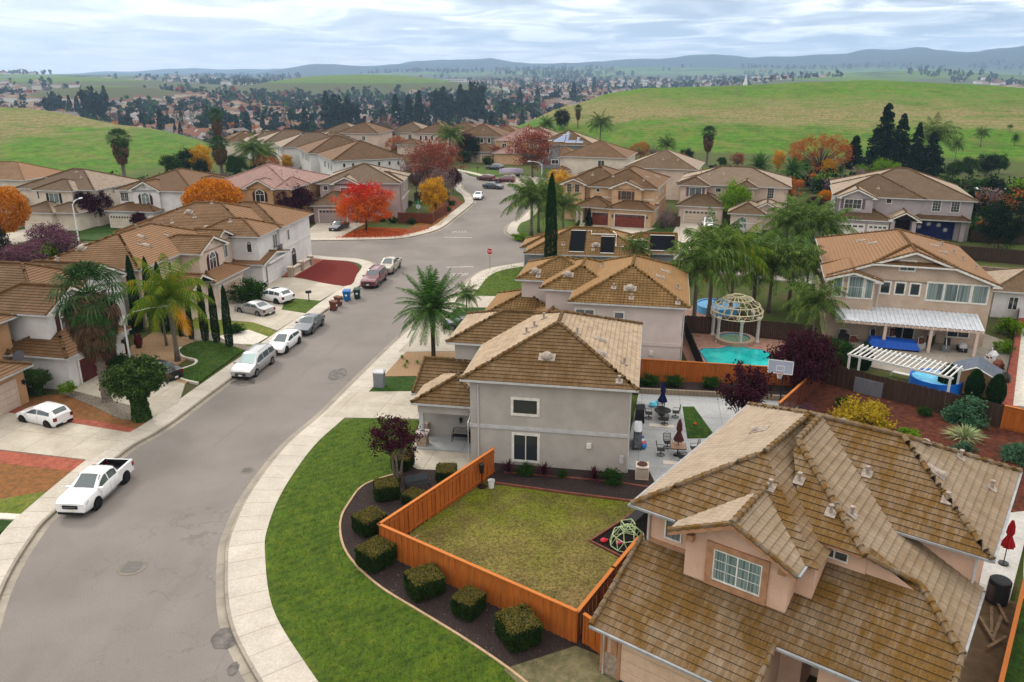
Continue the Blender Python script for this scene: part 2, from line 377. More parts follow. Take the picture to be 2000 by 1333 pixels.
def concmat(name, c1, c2, joint=None, bw=1.5, rh=1.5, rz=0.):
    t = NT(name); pos = t.n('NewGeometry').outputs['Position']
    c = t.mix(t.rng(t.noise(.5, 6, pos, .65), .35, .65), c1, c2)
    c = t.mix(t.rng(t.noise(9., 4, pos), .35, .7, 0, .3), c, '7d766a'); c = t.mix(t.rng(t.noise(1.3, 6, pos, .7), .5, .75, 0, .25), c, '9f9586')
    br = t.n('TexBrick'); br.offset = 0.
    for k, q in (('Scale', 1.), ('Mortar Size', .03), ('Brick Width', bw), ('Row Height', rh), ('Mortar Smooth', .2)): br.inputs[k].default_value = q
    if joint == 'uv': t.l(t.n('UVMap').outputs[0], br.inputs['Vector'])
    else:
        mp = t.n('Mapping'); mp.inputs['Rotation'].default_value = (0, 0, rz); t.l(pos, mp.inputs[0]); t.l(mp.outputs[0], br.inputs['Vector'])
    br.inputs['Color1'].default_value = (.9, .9, .9, 1); br.inputs['Color2'].default_value = (1, 1, 1, 1); br.inputs['Mortar'].default_value = (.66, .64, .6, 1)
    if joint: c = t.mix(1., c, br.outputs[0], 'MULTIPLY')
    t.col(c); t.bump(t.noise(30., 3, pos), .15, .01); return t.fin(.85, .25)
WALK = concmat('pavement_concrete', 'bbb4a9', 'c9c2b7', 'uv', 30, 1.6)
KERBM = concmat('kerb_concrete', '928b82', 'aba396', 'uv', 30, 3.)
DRV = concmat('driveway_concrete', 'c2bbae', 'b1a99b', 'pos', 3.1, 3.4, R(12))
K1 = [(-3, 20), (-8.2, 24.4), (-11.0, 27.8), (-13.6, 31.8), (-15.4, 36.6), (-16.1, 39.6), (-16.4, 44.3), (-15.9, 50.7), (-14.6, 56), (-13.5, 62), (-10.9, 75.4), (-8.4, 84), (-6.3, 92), (-5.0, 99.2), (-2.9, 103.4), (1.2, 106.5), (6, 110.4), (12.5, 110.8), (20, 107.2), (40, 95.6), (60, 86), (95, 70)]
K2 = [(95, 81), (60, 96.5), (40, 105.6), (22, 113.6), (8, 119.2), (1.9, 122), (-.3, 126), (-1, 129.6), (-.3, 136.5), (1.6, 141.6), (4, 157), (3.3, 172), (-.9, 185), (-12.6, 209), (-26, 224), (-42, 236)]
K3 = [(-48, 228), (-32, 215), (-20, 201), (-12.3, 187), (-11, 178.4), (-8.7, 169.2), (-7.6, 160.2), (-8, 155.8), (-10.1, 141.6), (-11.8, 131.8), (-14.4, 126.4), (-18.2, 122.8), (-25.8, 121.8), (-34, 121.2), (-48, 120), (-68, 116.6), (-110, 106)]
K4 = [(-110, 96), (-68, 106.6), (-48, 110.4), (-31.1, 111.4), (-25.3, 110), (-21.3, 108.8), (-18.8, 106), (-18.1, 102.1), (-18.6, 93.8), (-20.5, 83), (-23.9, 63.5), (-25.5, 53.7), (-26.7, 49.6), (-27.2, 42), (-27, 38.9), (-25.6, 33.6), (-22.5, 27), (-18, 20), (-12, 14)]
KP = [smooth_path(k, 5) for k in (K1, K2, K3, K4)]
mb = MB(); mb.prism([p for k in KP for p in k], .004, .004, ROADM); mb.build('road', kind='structure')
for i, k in enumerate(KP):
    strip('gutter', k, 0, .42, .008, .008, KERBM, kind='structure')
    strip('kerb', k, 0, -.16, -.1, .15, KERBM, kind='structure')
    strip('pavement', k, -.163, -2.08 if i == 0 else -1.85, -.1, .152, WALK, kind='structure')
PAINT = mat('road_paint', 'c3beb6', '9a948c', 4., .7, .3, lo=.38, hi=.6)
def line(pts, wd, m, name='road_marking', z=.013):
    strip(name, pts, -wd / 2, wd / 2, z, z, m, kind='structure')
def WL(a, b, n=2): return [(a[0] + (b[0] - a[0]) * i / (n - 1), a[1] + (b[1] - a[1]) * i / (n - 1)) for i in range(n)]
line(WL((-10.9, 124.6), (-6.3, 124.2)), .35, PAINT)
line(WL((-8.8, 104.3), (-5.2, 104.6)), .35, PAINT)
# the word STOP painted before the line, seen from the far side
def text(name, body, size, loc, rot_, m, parent=None, ext=.002, **k):
    c = bpy.data.curves.new(name, 'FONT'); c.body = body; c.size = size; c.extrude = ext; c.align_x = 'CENTER'; c.align_y = 'CENTER'
    o = bpy.data.objects.new(name, c); COL.objects.link(o); dg = bpy.context.evaluated_depsgraph_get(); me = bpy.data.meshes.new_from_object(o.evaluated_get(dg))
    bpy.data.objects.remove(o); o = bpy.data.objects.new(name, me); me.materials.clear(); me.materials.append(m); COL.objects.link(o)
    o.location = loc; o.rotation_euler = rot_; o.parent = parent
    for a, b in k.items(): o[a] = b
    return o
o = text('road_marking', 'STOP', 1.05, (-8.6, 129.2, .016), (0, 0, R(183)), PAINT, kind='structure'); o.scale = (1, 2.1, 1)
o = text('road_marking', 'STOP', 1.2, (-7.0, 100.0, .016), (0, 0, R(8)), mat('worn_road_paint', 'b5b0a8', '9f9991', 3.), kind='structure'); o.scale = (1, 2.0, 1)
# tyre marks of cars spun in the junction
TM = mat('tyre_mark', '7c766e', '8f8981', 2., .9, .2)
for cx_, cy_, rx, ry, a0, a1 in ((-11.8, 114.2, 5.9, 5.4, 0, 360), (-13.2, 113.4, 3.6, 3.4, 20, 330), (-10.6, 115., 6.3, 5.9, 150, 420), (-4.6, 107.5, 1.0, 1.3, 0, 340)):
    line([(cx_ + rx * math.cos(R(a)), cy_ + ry * math.sin(R(a))) for a in range(a0, a1 + 1, 8)], .1, TM, 'tyre_mark', .011 + .0006 * rx)
def blot(x, y, rx, ry, m, z=.02, name='stain', rz=0):
    mb = MB(); pts = []
    for i in range(22):
        a = 2 * math.pi * i / 22; k = 1 + .28 * noise.noise((math.cos(a) * 1.3 + x, math.sin(a) * 1.3 + y, 2)) + .12 * noise.noise((a * 4, x, y)); p = rot((rx * k * math.cos(a), ry * k * math.sin(a)), rz); pts.append((x + p[0], y + p[1]))
    mb.prism(pts, z, z, m); mb.build(name, kind='structure')
OIL = mat('oil_stain', '4f4a46', '77706a', 2.2, .7, .4)
PATCH = mat('road_repair', '7b756c', '88817a', 3., .9, .2)
for q in ((-13.3, 30.6, .7, .8), (-12.3, 28.6, .25, .45), (-15.2, 64.6, .8, 1.4), (-22.8, 62.6, 1.1, .7), (-26.6, 44.5, .0, .0)):
    if q[2]: blot(q[0], q[1], q[2], q[3], OIL)
# long lengthwise joint in the carriageway
mid = [((a[0] * .5 + b[0] * .5), (a[1] * .5 + b[1] * .5)) for a, b in ((( -16.0, 50), (-26, 50.5)), ((-14.6, 56), (-24.9, 58)), ((-12.2, 68), (-22.5, 70)), ((-9.4, 80), (-20.6, 82)), ((-6.8, 90), (-18.9, 92)))]
line(smooth_path(mid, 6), .05, mat('road_joint', '7e776e', '8a837a', 3., .9), 'road_joint', .012)
MH = mat('cast_iron', '5d5853', '6d6862', 9., .6, .4, bump=.6, bsc=30)
def manhole(x, y, r, lab):
    mb = MB(); mb.cyl(x, y, 0, .02, r * 1.5, PATCH, n=28); mb.build('manhole_collar', kind='structure')
    mb = MB(); mb.M = Matrix.Translation((0, 0, 0))
    mb.lathe(0, 0, [(0, .03), (r, .03), (r, .024)], MH, 28)
    mb.cyl(0, 0, .0, .031, r, MH, n=28)
    for i in range(-3, 4): mb.box(-r * .8, i * r * .25 - .02, .031, r * .8, i * r * .25 + .02, .038, MH)
    o = mb.build('manhole_cover'); o.location = (x, y, 0); tag(o, lab, 'manhole cover')
manhole(-20.2, 36.2, .52, 'round iron manhole cover in the asphalt at the inside of the bend')
manhole(-17.5, 47.0, .3, 'small round iron cover set in the road opposite the white pickup')
# ------------------------------------------------------------------ yards
def lawnmat(name, a, b, c_, stripe=0.):
    t = NT(name); pos = t.n('NewGeometry').outputs['Position']
    c = t.mix(t.rng(t.noise(.7, 6, pos, .65), .4, .6), a, b); c = t.mix(t.rng(t.noise(5., 6, pos, .8, (1, .45, 1)), .42, .6, 0, .85), c, c_); c = t.mix(t.rng(t.noise(1.6, 6, pos, .75), .5, .66, 0, .55), c, tuple(min(1, x * k) for x, k in zip(C4(a)[:3], (1.9, 1.25, 1.3))))
    if stripe:
        mp = t.n('Mapping'); mp.inputs['Rotation'].default_value = (0, 0, R(-35)); t.l(pos, mp.inputs[0])
        wv = t.n('TexWave', wave_type='BANDS', bands_direction='Y'); wv.inputs['Scale'].default_value = .55; wv.inputs['Distortion'].default_value = 3.; wv.inputs['Detail'].default_value = 4.; wv.inputs['Detail Scale'].default_value = 2.; t.l(mp.outputs[0], wv.inputs[0])
        c = t.mix(t.rng(wv.outputs[0], .3, .9, 0, stripe), c, a)
    t.col(c); t.bump(t.noise(22., 5, pos, .8), .9, .05); return t.fin(.9, .15)
LAWN = lawnmat('lawn', '5f7424', '4c621c', '34481a', .35); LAWN2 = lawnmat('rich_lawn', '46651d', '385416', '283f13')
WEED = lawnmat('weedy_lawn', '6f7d30', '85854a', '55652a')
def drylawn():
    t = NT('patchy_lawn'); pos = t.n('NewGeometry').outputs['Position']; sp = t.n('SeparateXYZ'); t.l(pos, sp.inputs[0])
    f = t.math('ADD', t.rng(sp.outputs[1], 31., 45.), t.math('MULTIPLY', t.math('SUBTRACT', t.noise(.38, 5, pos), .5), 1.5))
    c = t.mix(t.rng(f, .1, .95), '97835c', '7a8420'); c = t.mix(t.math('MULTIPLY', t.rng(t.noise(.5, 6, pos, .7), .45, .62), .75), c, '6f6440')
    c = t.mix(t.rng(t.noise(6., 6, pos, .8), .42, .6, 0, .8), c, '47461f'); c = t.mix(t.rng(t.noise(22., 2, pos), .64, .7, 0, .8), c, 'c5b995')
    t.col(c); t.bump(t.noise(18., 5, pos, .8), .9, .05); return t.fin(.92, .1)
MULCH = mat('dark_mulch', '5c4d49', '2b2321', 22., .95, .1, bump=1., bsc=28, fine=.6, fsc=45, bd=.05, lo=.42, hi=.6)
REDM = mat('red_mulch', '8e3a2c', '6a261c', 6., .95, .1, bump=1., bsc=25, fine=.45, fsc=40, bd=.05)
BARK = mat('bark_mulch', '7a4730', '4f2d1f', 3., .95, .1, bump=1., bsc=20, fine=.5, fsc=30, bd=.05)
GRAV = mat('gravel', 'bda181', '9a7f62', 7., .9, .2, bump=1., bsc=14, fine=.4, fsc=22, bd=.05)
PEB = mat('grey_gravel', 'a49a8b', '6f675c', 8., .9, .2, bump=1., bsc=14, fine=.5, fsc=22, bd=.05)
ORG = mat('dry_orange_gravel', '9c7048', '7c6040', 3., .95, .1, bump=.6, bsc=30, fine=.35, fsc=30)
DIRT = mat('bare_dirt', '8b7a64', '74664f', 1.5, .95, .1, bump=.6, bsc=18, fine=.3)
LEAFL = mat('leaf_litter', 'a5402a', '6b5238', 7., .95, .1, bump=.6, bsc=14, fine=.3, fsc=14, lo=.42, hi=.58)
PATIO = concmat('grey_patio', 'b3b4b4', 'a5a8aa', 'pos', 3., 3., R(10))
PAVER = mat('red_pavers', 'ad6a55', '8f5443', 3., .9, .2, bump=.4, bsc=10, fine=.2)
def yard(name, pts, z, m, sm=False, kind='structure'):
    mb = MB(); mb.prism(smooth_path(list(pts) + [pts[0]], 5)[:-1] if sm else pts, -.1, z, m); return mb.build(name, kind=kind)
bed = [(-7.2, 46.5), (-9.3, 44.9), (-9.9, 42.6), (-10.0, 40.6), (-9.4, 38.2), (-8.3, 36.2), (-6.6, 34.2), (-4.4, 32.3), (-2.2, 30.4), (-.2, 28.5), (1.5, 26.6)]
bedp = smooth_path(bed, 6)
yard('lawn', smooth_path([(-7.0, 54.7), (-12.7, 54.8), (-14.6, 50), (-15, 44), (-14.5, 38), (-13.2, 33), (-10, 28), (-5, 22), (0, 21)], 6) + [(2, 26)] + bedp[::-1] + [(-6.9, 50)], .13, LAWN)
yard('mulch_bed', bedp + [(5, 26.2), (5.5, 30), (3, 31), (-6.5, 38), (-1, 47.5), (-6, 49)], .145, MULCH)
strip('bed_edging', bedp, -.06, .06, .0, .19, mat('tan_edging', 'b5a083', 'a08a6c', 3.), kind='structure')
yard('dry_lawn', [(-7.1, 37.4), (2.9, 30.1), (8.5, 34.5), (14, 41), (8.6, 44.9), (-1, 46.4)], .12, drylawn())
yard('mulch_bed', [(-1.6, 45.2), (8.6, 42.5), (9.2, 43.6), (9, 46.6), (-1.4, 48.6)], .16, MULCH)
strip('bed_edging', [(-1.6, 45.15), (3.4, 43.75), (8.7, 42.4)], -.07, .07, .0, .24, mat('red_edging', '8a5b4a', '70483b', 3.), kind='structure')
strip('bed_edging', [(-.5, 46.4), (2.6, 45.9), (6.4, 45.2), (9.4, 44.2)], -.06, .06, .0, .22, MC['red_edging'], kind='structure')
yard('patio', [(7.4, 44.2), (12.8, 41), (22, 52.5), (22.6, 58.6), (10.4, 60.4), (7.2, 46.5)], .14, PATIO)
yard('planting_strip', [(9.8, 60.2), (22.6, 58.4), (23.4, 61.3), (10, 62.2)], .35, MULCH)
yard('lawn', [(12.5, 51.5), (14.6, 51.6), (14.2, 57.2), (13.3, 57.2)], .16, LAWN2)
yard('driveway', [(-14.4, 55.2), (-5, 54.8), (-5, 60.4), (-13.2, 60.2)], .158, DRV)
yard('garden_path', [(-6.9, 47.6), (-6.2, 46.9), (-2.2, 46.6), (-2.2, 55), (-6.9, 55)], .15, DRV)
yard('lawn', [(-12.6, 60.3), (-5, 60.4), (-5, 63.9), (-11.8, 63.6)], .14, LAWN2)
yard('gravel_bed', [(-11.8, 63.7), (-4, 64), (-4, 70.3), (-10.4, 69.8)], .145, GRAV)
yard('driveway', [(-10.6, 69.9), (-2, 70.4), (0, 81), (-8.6, 80.4)], .158, DRV)
yard('lawn', [(-8.8, 80.5), (0, 81), (1.5, 84.5), (-8, 84.6)], .14, LAWN2)
yard('driveway', [(-8, 84.7), (1.5, 84.6), (2, 89), (-7, 89.6)], .158, DRV)
yard('lawn', [(-6.8, 89.7), (2, 89), (4, 97), (2.5, 104.5), (0, 105.5), (-2.6, 102.6), (-4.4, 98)], .14, LAWN)
# left side of the street, near to far
yard('lawn', [(-29.2, 30), (-29.1, 40.6), (-36, 41.2), (-36, 30)], .14, LAWN2)
yard('paved_strip', [(-28.8, 40.7), (-28.9, 41.3), (-36, 42), (-36, 41.3)], .15, mat('white_stone', 'cfcac0', 'b8b2a6', 4.))
yard('weeds', [(-28.8, 41.3), (-28.6, 44.2), (-31.6, 43), (-36, 43), (-36, 41.9)], .13, WEED)
yard('dry_lawn', [(-28.6, 43), (-28.4, 48.1), (-40, 50.7), (-40, 42.6), (-31.6, 43)], .12, ORG)
yard('brick_border', [(-28.4, 46.6), (-28.2, 48.1), (-40, 50.7), (-40, 49)], .125, PAVER)
yard('driveway', [(-28.4, 48.2), (-27.4, 52.4), (-40, 56.5), (-40, 50.8)], .158, DRV)
yard('dry_lawn', [(-27.5, 52.5), (-27, 54.7), (-35.8, 60), (-40, 59), (-40, 56.6)], .12, ORG)
yard('brick_border', [(-27.5, 52.5), (-27.3, 53.2), (-39, 57.2), (-40, 56.6)], .125, PAVER)
yard('pebble_bed', [(-27.4, 54.6), (-29.2, 57.2), (-34, 61), (-37, 60.2), (-33.6, 57.9), (-29.4, 54.8)], .15, PEB)
yard('driveway', [(-27.3, 54.9), (-26.3, 57.9), (-27.4, 62), (-35.9, 66.7), (-37, 61), (-29, 57)], .158, DRV)
yard('gravel_bed', [(-27.4, 61.8), (-27.2, 64), (-30, 66), (-29, 73), (-36, 76), (-36.5, 66.4)], .15, GRAV)
lw = smooth_path([(-26.4, 62.2), (-28.2, 63.2), (-29.2, 65.0), (-28.4, 66.6), (-28.7, 67.8), (-30.3, 68.8), (-31.4, 70.8), (-30.6, 73.0), (-29.0, 73.2), (-25.2, 70.6)], 5)
yard('lawn', lw, .158, LAWN2)
strip('bed_edging', lw[:32], -.12, .12, 0, .19, MC['white_stone'], kind='structure')
yard('pebble_bed', [(-25, 70.4), (-24.8, 71.4), (-31, 76.6), (-34, 77), (-31, 73.2)], .155, PEB)
yard('weedy_lawn', [(-24.8, 71.2), (-23.6, 76), (-26.5, 79), (-33.5, 81), (-34, 76.8)], .14, WEED)
yard('white_gravel_bed', [(-24.6, 72), (-24, 74.4), (-26.6, 76.6), (-29, 74.6), (-27, 72.4)], .16, MC['white_stone'])
yard('driveway', [(-23.7, 76.4), (-22, 84.6), (-30.4, 92.4), (-35, 88), (-33.8, 80.8), (-27, 79.2)], .158, DRV)
yard('lawn', [(-22.3, 82.4), (-21.7, 87.2), (-26, 88.6), (-25.3, 83.8)], .165, LAWN)
yard('driveway', [(-21.9, 87.4), (-20.2, 93.6), (-27.6, 98.2), (-31, 98), (-31, 88.6), (-26, 88.7)], .156, DRV)
yard('mulch_bed', smooth_path([(-27.6, 98.3), (-20.3, 93.9), (-19.9, 99), (-20.6, 104), (-22.6, 107), (-26, 108.2)], 4), .16, REDM)
yard('paved_entry', [(-27.7, 98.4), (-26.2, 108.2), (-30, 109.6), (-31.5, 99)], .15, PAVER)
yard('lawn', [(-33.6, 122.9), (-28.8, 123.3), (-29, 130.5), (-33.8, 133)], .13, LAWN2)
yard('driveway', [(-33.6, 123), (-27, 123.6), (-25.2, 136.4), (-33.5, 136.6)], .158, DRV)
yard('leaf_litter', [(-26.9, 123.7), (-17.8, 124.6), (-15.2, 130.8), (-24.8, 131.6)], .14, LEAFL)
yard('planting_strip', [(-17.4, 124.8), (-14, 129), (-11.9, 141), (-9.6, 159), (-12.6, 168), (-15.5, 160), (-14.5, 140), (-17, 132)], .147, mat('brown_litter', '6e5747', '93593a', 3., .95, .1, bump=.5, bsc=16, lo=.45, hi=.6))
yard('driveway', [(6.2, 122), (14, 119.5), (24, 131.5), (12, 136.5)], .158, DRV)
yard('lawn', [(.9, 124.5), (6.1, 122), (12, 136.6), (3, 142), (1, 134)], .14, LAWN)
yard('lawn', [(17.4, 117.5), (22.5, 115.6), (29, 136), (24, 134)], .14, LAWN2)
yard('driveway', [(22.6, 115.5), (28.6, 113), (36, 136.5), (29, 138)], .158, DRV)
yard('lawn', [(28.7, 113), (44, 106.3), (49, 126), (37, 134)], .14, LAWN2)
yard('driveway', [(44.2, 106), (56, 101), (63, 126), (51, 127)], .158, DRV)
yard('driveway', [(6, 160), (5.4, 172), (16, 176), (16, 163)], .15, DRV)
yard('lawn', [(5.6, 150), (6, 163), (14, 166), (14, 152)], .14, LAWN)
yard('lawn', [(2.6, 180), (5.2, 172), (13, 175), (10, 190)], .14, LAWN)
yard('driveway', [(2.5, 180.2), (-4, 194), (0, 204), (10, 195), (9.6, 190)], .15, DRV)
yard('lawn', [(-10.6, 202), (-4.2, 194), (2, 205), (-3, 222), (-13.5, 214)], .14, LAWN)
yard('lawn', [(-76, 124), (-62, 121), (-60, 133), (-72, 136)], .14, LAWN2)
yard('driveway', [(-84, 113), (-76, 115.5), (-72, 132), (-80, 134)], .158, DRV)
yard('leaf_litter', [(-96, 110), (-84.2, 112.8), (-81, 130), (-95, 132)], .14, mat('orange_litter', 'b07a2c', '77762e', 3., .95, .1, lo=.42, hi=.58))
# back yard behind the near house
yard('bark_bed', [(20.6, 54), (25.2, 61.8), (28, 66.5), (52, 44), (34, 36)], .13, BARK)
yard('pool_terrace', [(15.6, 61.6), (25.6, 62.4), (29.5, 72), (22, 86), (16.5, 84)], .12, mat('pink_terrace', 'a98a7c', '937466', 2., .9, .2, bump=.3, bsc=20))
yard('concrete_yard', [(30.5, 67), (42, 58.5), (50, 66), (47, 76), (33, 74)], .13, concmat('yard_concrete', 'a9a298', '989085', 'pos', 3, 3, R(17)))
U_ = lambda *q: [rot(p, R(-37)) for p in q]
yard('side_yard', U_((-2.2, 24), (.1, 24), (.1, 41.4), (-2.2, 41.4)), .12, DIRT); yard('side_path', U_((-2.2, 41.4), (-.3, 41.4), (-.3, 52), (-2.2, 50)), .16, concmat('pale_path', 'c3c1bd', 'b3b1ad', 'pos', 3, 3, R(37)))
yard('gravel_patch', [(-.4, 28.4), (2.9, 29.9), (5, 28.6), (3, 24)], .16, mat('weedy_gravel', '8c8367', '6d6a4c', 2.5, .95, .1, bump=.8, bsc=20, fine=.4, fsc=30))
yard('lawn', U_((.15, 20), (14, 20), (14, 46), (.15, 46)), .125, LAWN2)

def pip(x, y, pg):
    ins = False; j = len(pg) - 1
    for i in range(len(pg)):
        if (pg[i][1] > y) != (pg[j][1] > y) and x < (pg[j][0] - pg[i][0]) * (y - pg[i][1]) / (pg[j][1] - pg[i][1]) + pg[i][0]: ins = not ins
        j = i
    return ins
def scatter(name, label, pg, n, mt, z, size, up=1., seed=1, hole=None, dens=None):
    r_ = random.Random(seed); xs = [p[0] for p in pg]; ys = [p[1] for p in pg]; vs = []; fs = []; k = 0; tries = 0
    while k < n and tries < n * 6:
        tries += 1; x, y = r_.uniform(min(xs), max(xs)), r_.uniform(min(ys), max(ys))
        if not pip(x, y, pg) or (hole and pip(x, y, hole)) or (dens and r_.random() > dens(x, y)): continue
        a = r_.uniform(0, 6.28); s_ = size * r_.uniform(.6, 1.4); h_ = up * s_ * r_.uniform(.5, 1.4); c, d = math.cos(a) * s_ * .5, math.sin(a) * s_ * .5; i = len(vs)
        vs += [(x - c, y - d, z), (x + c, y + d, z + .01), (x + c * .6 - d * .4, y + d * .6 + c * .4, z + .01 + h_), (x - c * .6 - d * .4, y - d * .6 + c * .4, z + .005 + h_)]; fs.append((i, i + 1, i + 2, i + 3)); k += 1
    m = MB(); m.mesh(vs, fs, mt); o = m.build(name); o['kind'] = 'stuff'; o['label'] = label
# ------------------------------------------------------------------ houses
WHITE = mat('white_trim', 'dedcd6', 'c9c6be', 3., .6, .3)
TANT = mat('tan_trim', 'b58f72', 'a17c60', 3., .7, .3)
GREYT = mat('grey_trim', 'c3c3c4', 'b2b2b3', 3., .6, .3)
GUT = mat('gutter_metal', 'c6c6c5', 'b3b3b2', 2., .45, .5)
GL = glassmat('dark_glass', (.025, .03, .034), .06); GLB = glassmat('blind_glass', (.06, .075, .08), .1, (.13, .15, .155)); GLC = glassmat('curtain_glass', (.08, .12, .12), .12, (.20, .255, .24))
SHUT = mat('maroon_shutter', '5b2b2c', '472123', 5., .7, .3); SHUTB = mat('blue_black_shutter', '2b303c', None, 1, .7); SHUTM = mat('mauve_shutter', '74616b', None, 1, .7)
BLK = mat('black_metal', '17181a', None, 1, .45, .5)
VENT = mat('terracotta_vent', 'aca196', '8d837b', 6., .8, .2)
def stucco(n, a, b): return mat(n, a, b, .8, .92, .12, bump=.35, bsc=45, fine=.12, fsc=18, bd=.012)
WP = stucco('pink_stucco', 'd3b5a2', 'c6a894'); WG = stucco('grey_stucco', 'bab6b0', 'afaba5'); WL3 = stucco('pale_pink_stucco', 'd4c8c4', 'cabeb9'); WT = stucco('tan_stucco', 'c6b4a4', 'b7a594')
WPE = stucco('peach_stucco', 'd2b495', 'c4a586'); WW = stucco('white_stucco', 'dcdad8', 'cfccca'); WCR = stucco('cream_stucco', 'dad1c4', 'cdc2b3'); WLV = stucco('lavender_grey_stucco', 'b5adae', 'a9a1a2')
WPK = stucco('soft_pink_stucco', 'd3c2b5', 'c6b4a7'); WSN = stucco('sand_stucco', 'c7a582', 'b99874'); WMV = stucco('mauve_stucco', 'b9a6a2', 'ac9995'); WG4 = stucco('blue_grey_stucco', '9d9fa3', '909296')
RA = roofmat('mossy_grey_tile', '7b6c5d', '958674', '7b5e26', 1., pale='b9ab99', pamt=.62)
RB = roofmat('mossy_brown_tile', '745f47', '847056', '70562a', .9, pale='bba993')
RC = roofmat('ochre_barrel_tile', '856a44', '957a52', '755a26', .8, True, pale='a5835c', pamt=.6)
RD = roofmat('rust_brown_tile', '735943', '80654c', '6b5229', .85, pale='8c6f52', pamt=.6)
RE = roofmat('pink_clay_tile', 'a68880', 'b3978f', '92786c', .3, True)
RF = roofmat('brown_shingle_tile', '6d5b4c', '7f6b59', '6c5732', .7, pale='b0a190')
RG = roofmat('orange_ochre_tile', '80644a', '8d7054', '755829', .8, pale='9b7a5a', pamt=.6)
rnd = random.Random(5)
class House:
    def __init__(s, name, label, ang, u, v, wall, roof, trim=WHITE, near=True, group=None, z=0., cat='house'):
        s.a = R(ang); s.c = (u, v); x, y = rot((u, v), s.a); s.o = thing(name, label, cat, (x, y, z), s.a, group)
        s.T = Matrix.Translation((-u, -v, -z)); s.wall = s.mb(); s.roof = s.mb(); s.caps = s.mb(); s.fas = s.mb(); s.tr = s.mb(); s.k = 0; s.near = near; s.W = wall; s.Rm = roof; s.Tm = trim; s.pl = []
    def mb(s): m = MB(); m.M = s.T; return m
    def slope(s, poly, lift=.034, step=.34, org=None):
        P = [Vector(p) for p in poly]; e = (P[1] - P[0]).normalized(); n = (P[1] - P[0]).cross(P[2] - P[0]).normalized()
        if n.z < 0: n = -n; P[0], P[1] = P[1], P[0]; P = [P[0], P[1]] + P[:1:-1]; e = -e
        up = n.cross(e).normalized(); o = Vector(org) if org else P[0]
        s.pl.append((o, n, [(p.x, p.y) for p in P]))
        q = [((p - o).dot(e), (p - o).dot(up)) for p in P]
        if not s.near: s.roof.face(P, s.Rm, [(a + .1 * s.k, b) for a, b in q]); return
        mx = max(b for a, b in q); k = int(math.floor(min(b for a, b in q) / step + 1e-4))
        def clip(pl, b0, keep):
            r = []
            for i in range(len(pl)):
                A, B = pl[i], pl[(i + 1) % len(pl)]; ia = (A[1] >= b0) == keep; ib = (B[1] >= b0) == keep
                if ia: r.append(A)
                if ia != ib: t = (b0 - A[1]) / (B[1] - A[1]); r.append((A[0] + (B[0] - A[0]) * t, b0))
            return r
        while k * step < mx - .02:
            b0 = k * step; b1 = b0 + step; c = clip(clip(q, b0, True), b1, False)
            if len(c) > 2:
                w3 = lambda a, b, l: o + e * a + up * b + n * l
                s.roof.face([w3(a, b, lift * (1 - (b - b0) / step) + .004) for a, b in c], s.Rm, c)
                lo = [a for a, b in c if abs(b - b0) < 1e-4]
                if len(lo) > 1: s.roof.face([w3(min(lo), b0, -.02), w3(max(lo), b0, -.02), w3(max(lo), b0, lift + .004), w3(min(lo), b0, lift + .004)], s.Rm, [(min(lo), b0), (max(lo), b0), (max(lo), b0), (min(lo), b0)])
            k += 1
    def cap(s, a, b, r=.13):
        a, b = Vector(a), Vector(b); L = (b - a).length
        if L < .3: return
        if not s.near: s.caps.tube([a, b], .1, CAPM[s.Rm.name], 5); return
        n = max(1, int(L / .42)); pts = []; rad = []
        if b.z < a.z: a, b = b, a
        for i in range(n): pts += [a + (b - a) * (i / n), a + (b - a) * ((i + .96) / n)]; rad += [r * 1.15, r * .8]
        s.caps.tube([p + Vector((0, 0, .065)) for p in pts], rad, CAPM[s.Rm.name], 7)
    def roofz(s, u, v):
        best = None
        for o, n, pg in s.pl:
            ins = False; j = len(pg) - 1
            for i in range(len(pg)):
                if (pg[i][1] > v) != (pg[j][1] > v) and u < (pg[j][0] - pg[i][0]) * (v - pg[i][1]) / (pg[j][1] - pg[i][1]) + pg[i][0]: ins = not ins
                j = i
            if ins:
                z = o.z - (n.x * (u - o.x) + n.y * (v - o.y)) / n.z
                if best is None or z > best[0]: best = (z, n)
        return best or (6., Vector((0, 0, 1)))
    def wing(s, u0, v0, u1, v1, ze, kind='hip', pitch=.42, oh=.5, z0=-.3, ends='gg', wall=True):
        s.k += 1; d = s.k * .0035; ze += d; axis = kind
        if kind == 'hip': axis = 'u' if (u1 - u0) >= (v1 - v0) else 'v'; ends = 'hh'
        T = (lambda a, b, z: (a, b, z)) if axis == 'u' else (lambda a, b, z: (b, a, z))
        a0, a1, b0, b1 = (u0, u1, v0, v1) if axis == 'u' else (v0, v1, u0, u1)
        hw = (b1 - b0) / 2; bm = (b0 + b1) / 2; zr = ze + hw * pitch
        r0 = a0 + (hw if ends[0] == 'h' else 0); r1 = a1 - (hw if ends[1] == 'h' else 0)
        if r0 > r1: r0 = r1 = (r0 + r1) / 2
        A, B, Cc, D = T(a0, b0, ze), T(a1, b0, ze), T(a1, b1, ze), T(a0, b1, ze); P, Q = T(r0, bm, zr), T(r1, bm, zr)
        one = abs(r0 - r1) < .01
        s.slope([A, B, Q] + ([] if one else [P])); s.slope([Cc, D, P] + ([] if one else [Q]))
        if ends[0] == 'h': s.slope([D, A, P]); s.cap(A, P); s.cap(D, P)
        if ends[1] == 'h': s.slope([B, Cc, Q]); s.cap(B, Q); s.cap(Cc, Q)
        if not one: s.cap(P, Q)
        # eaves: soffit slab, gutter boards, rakes
        wi = oh + d
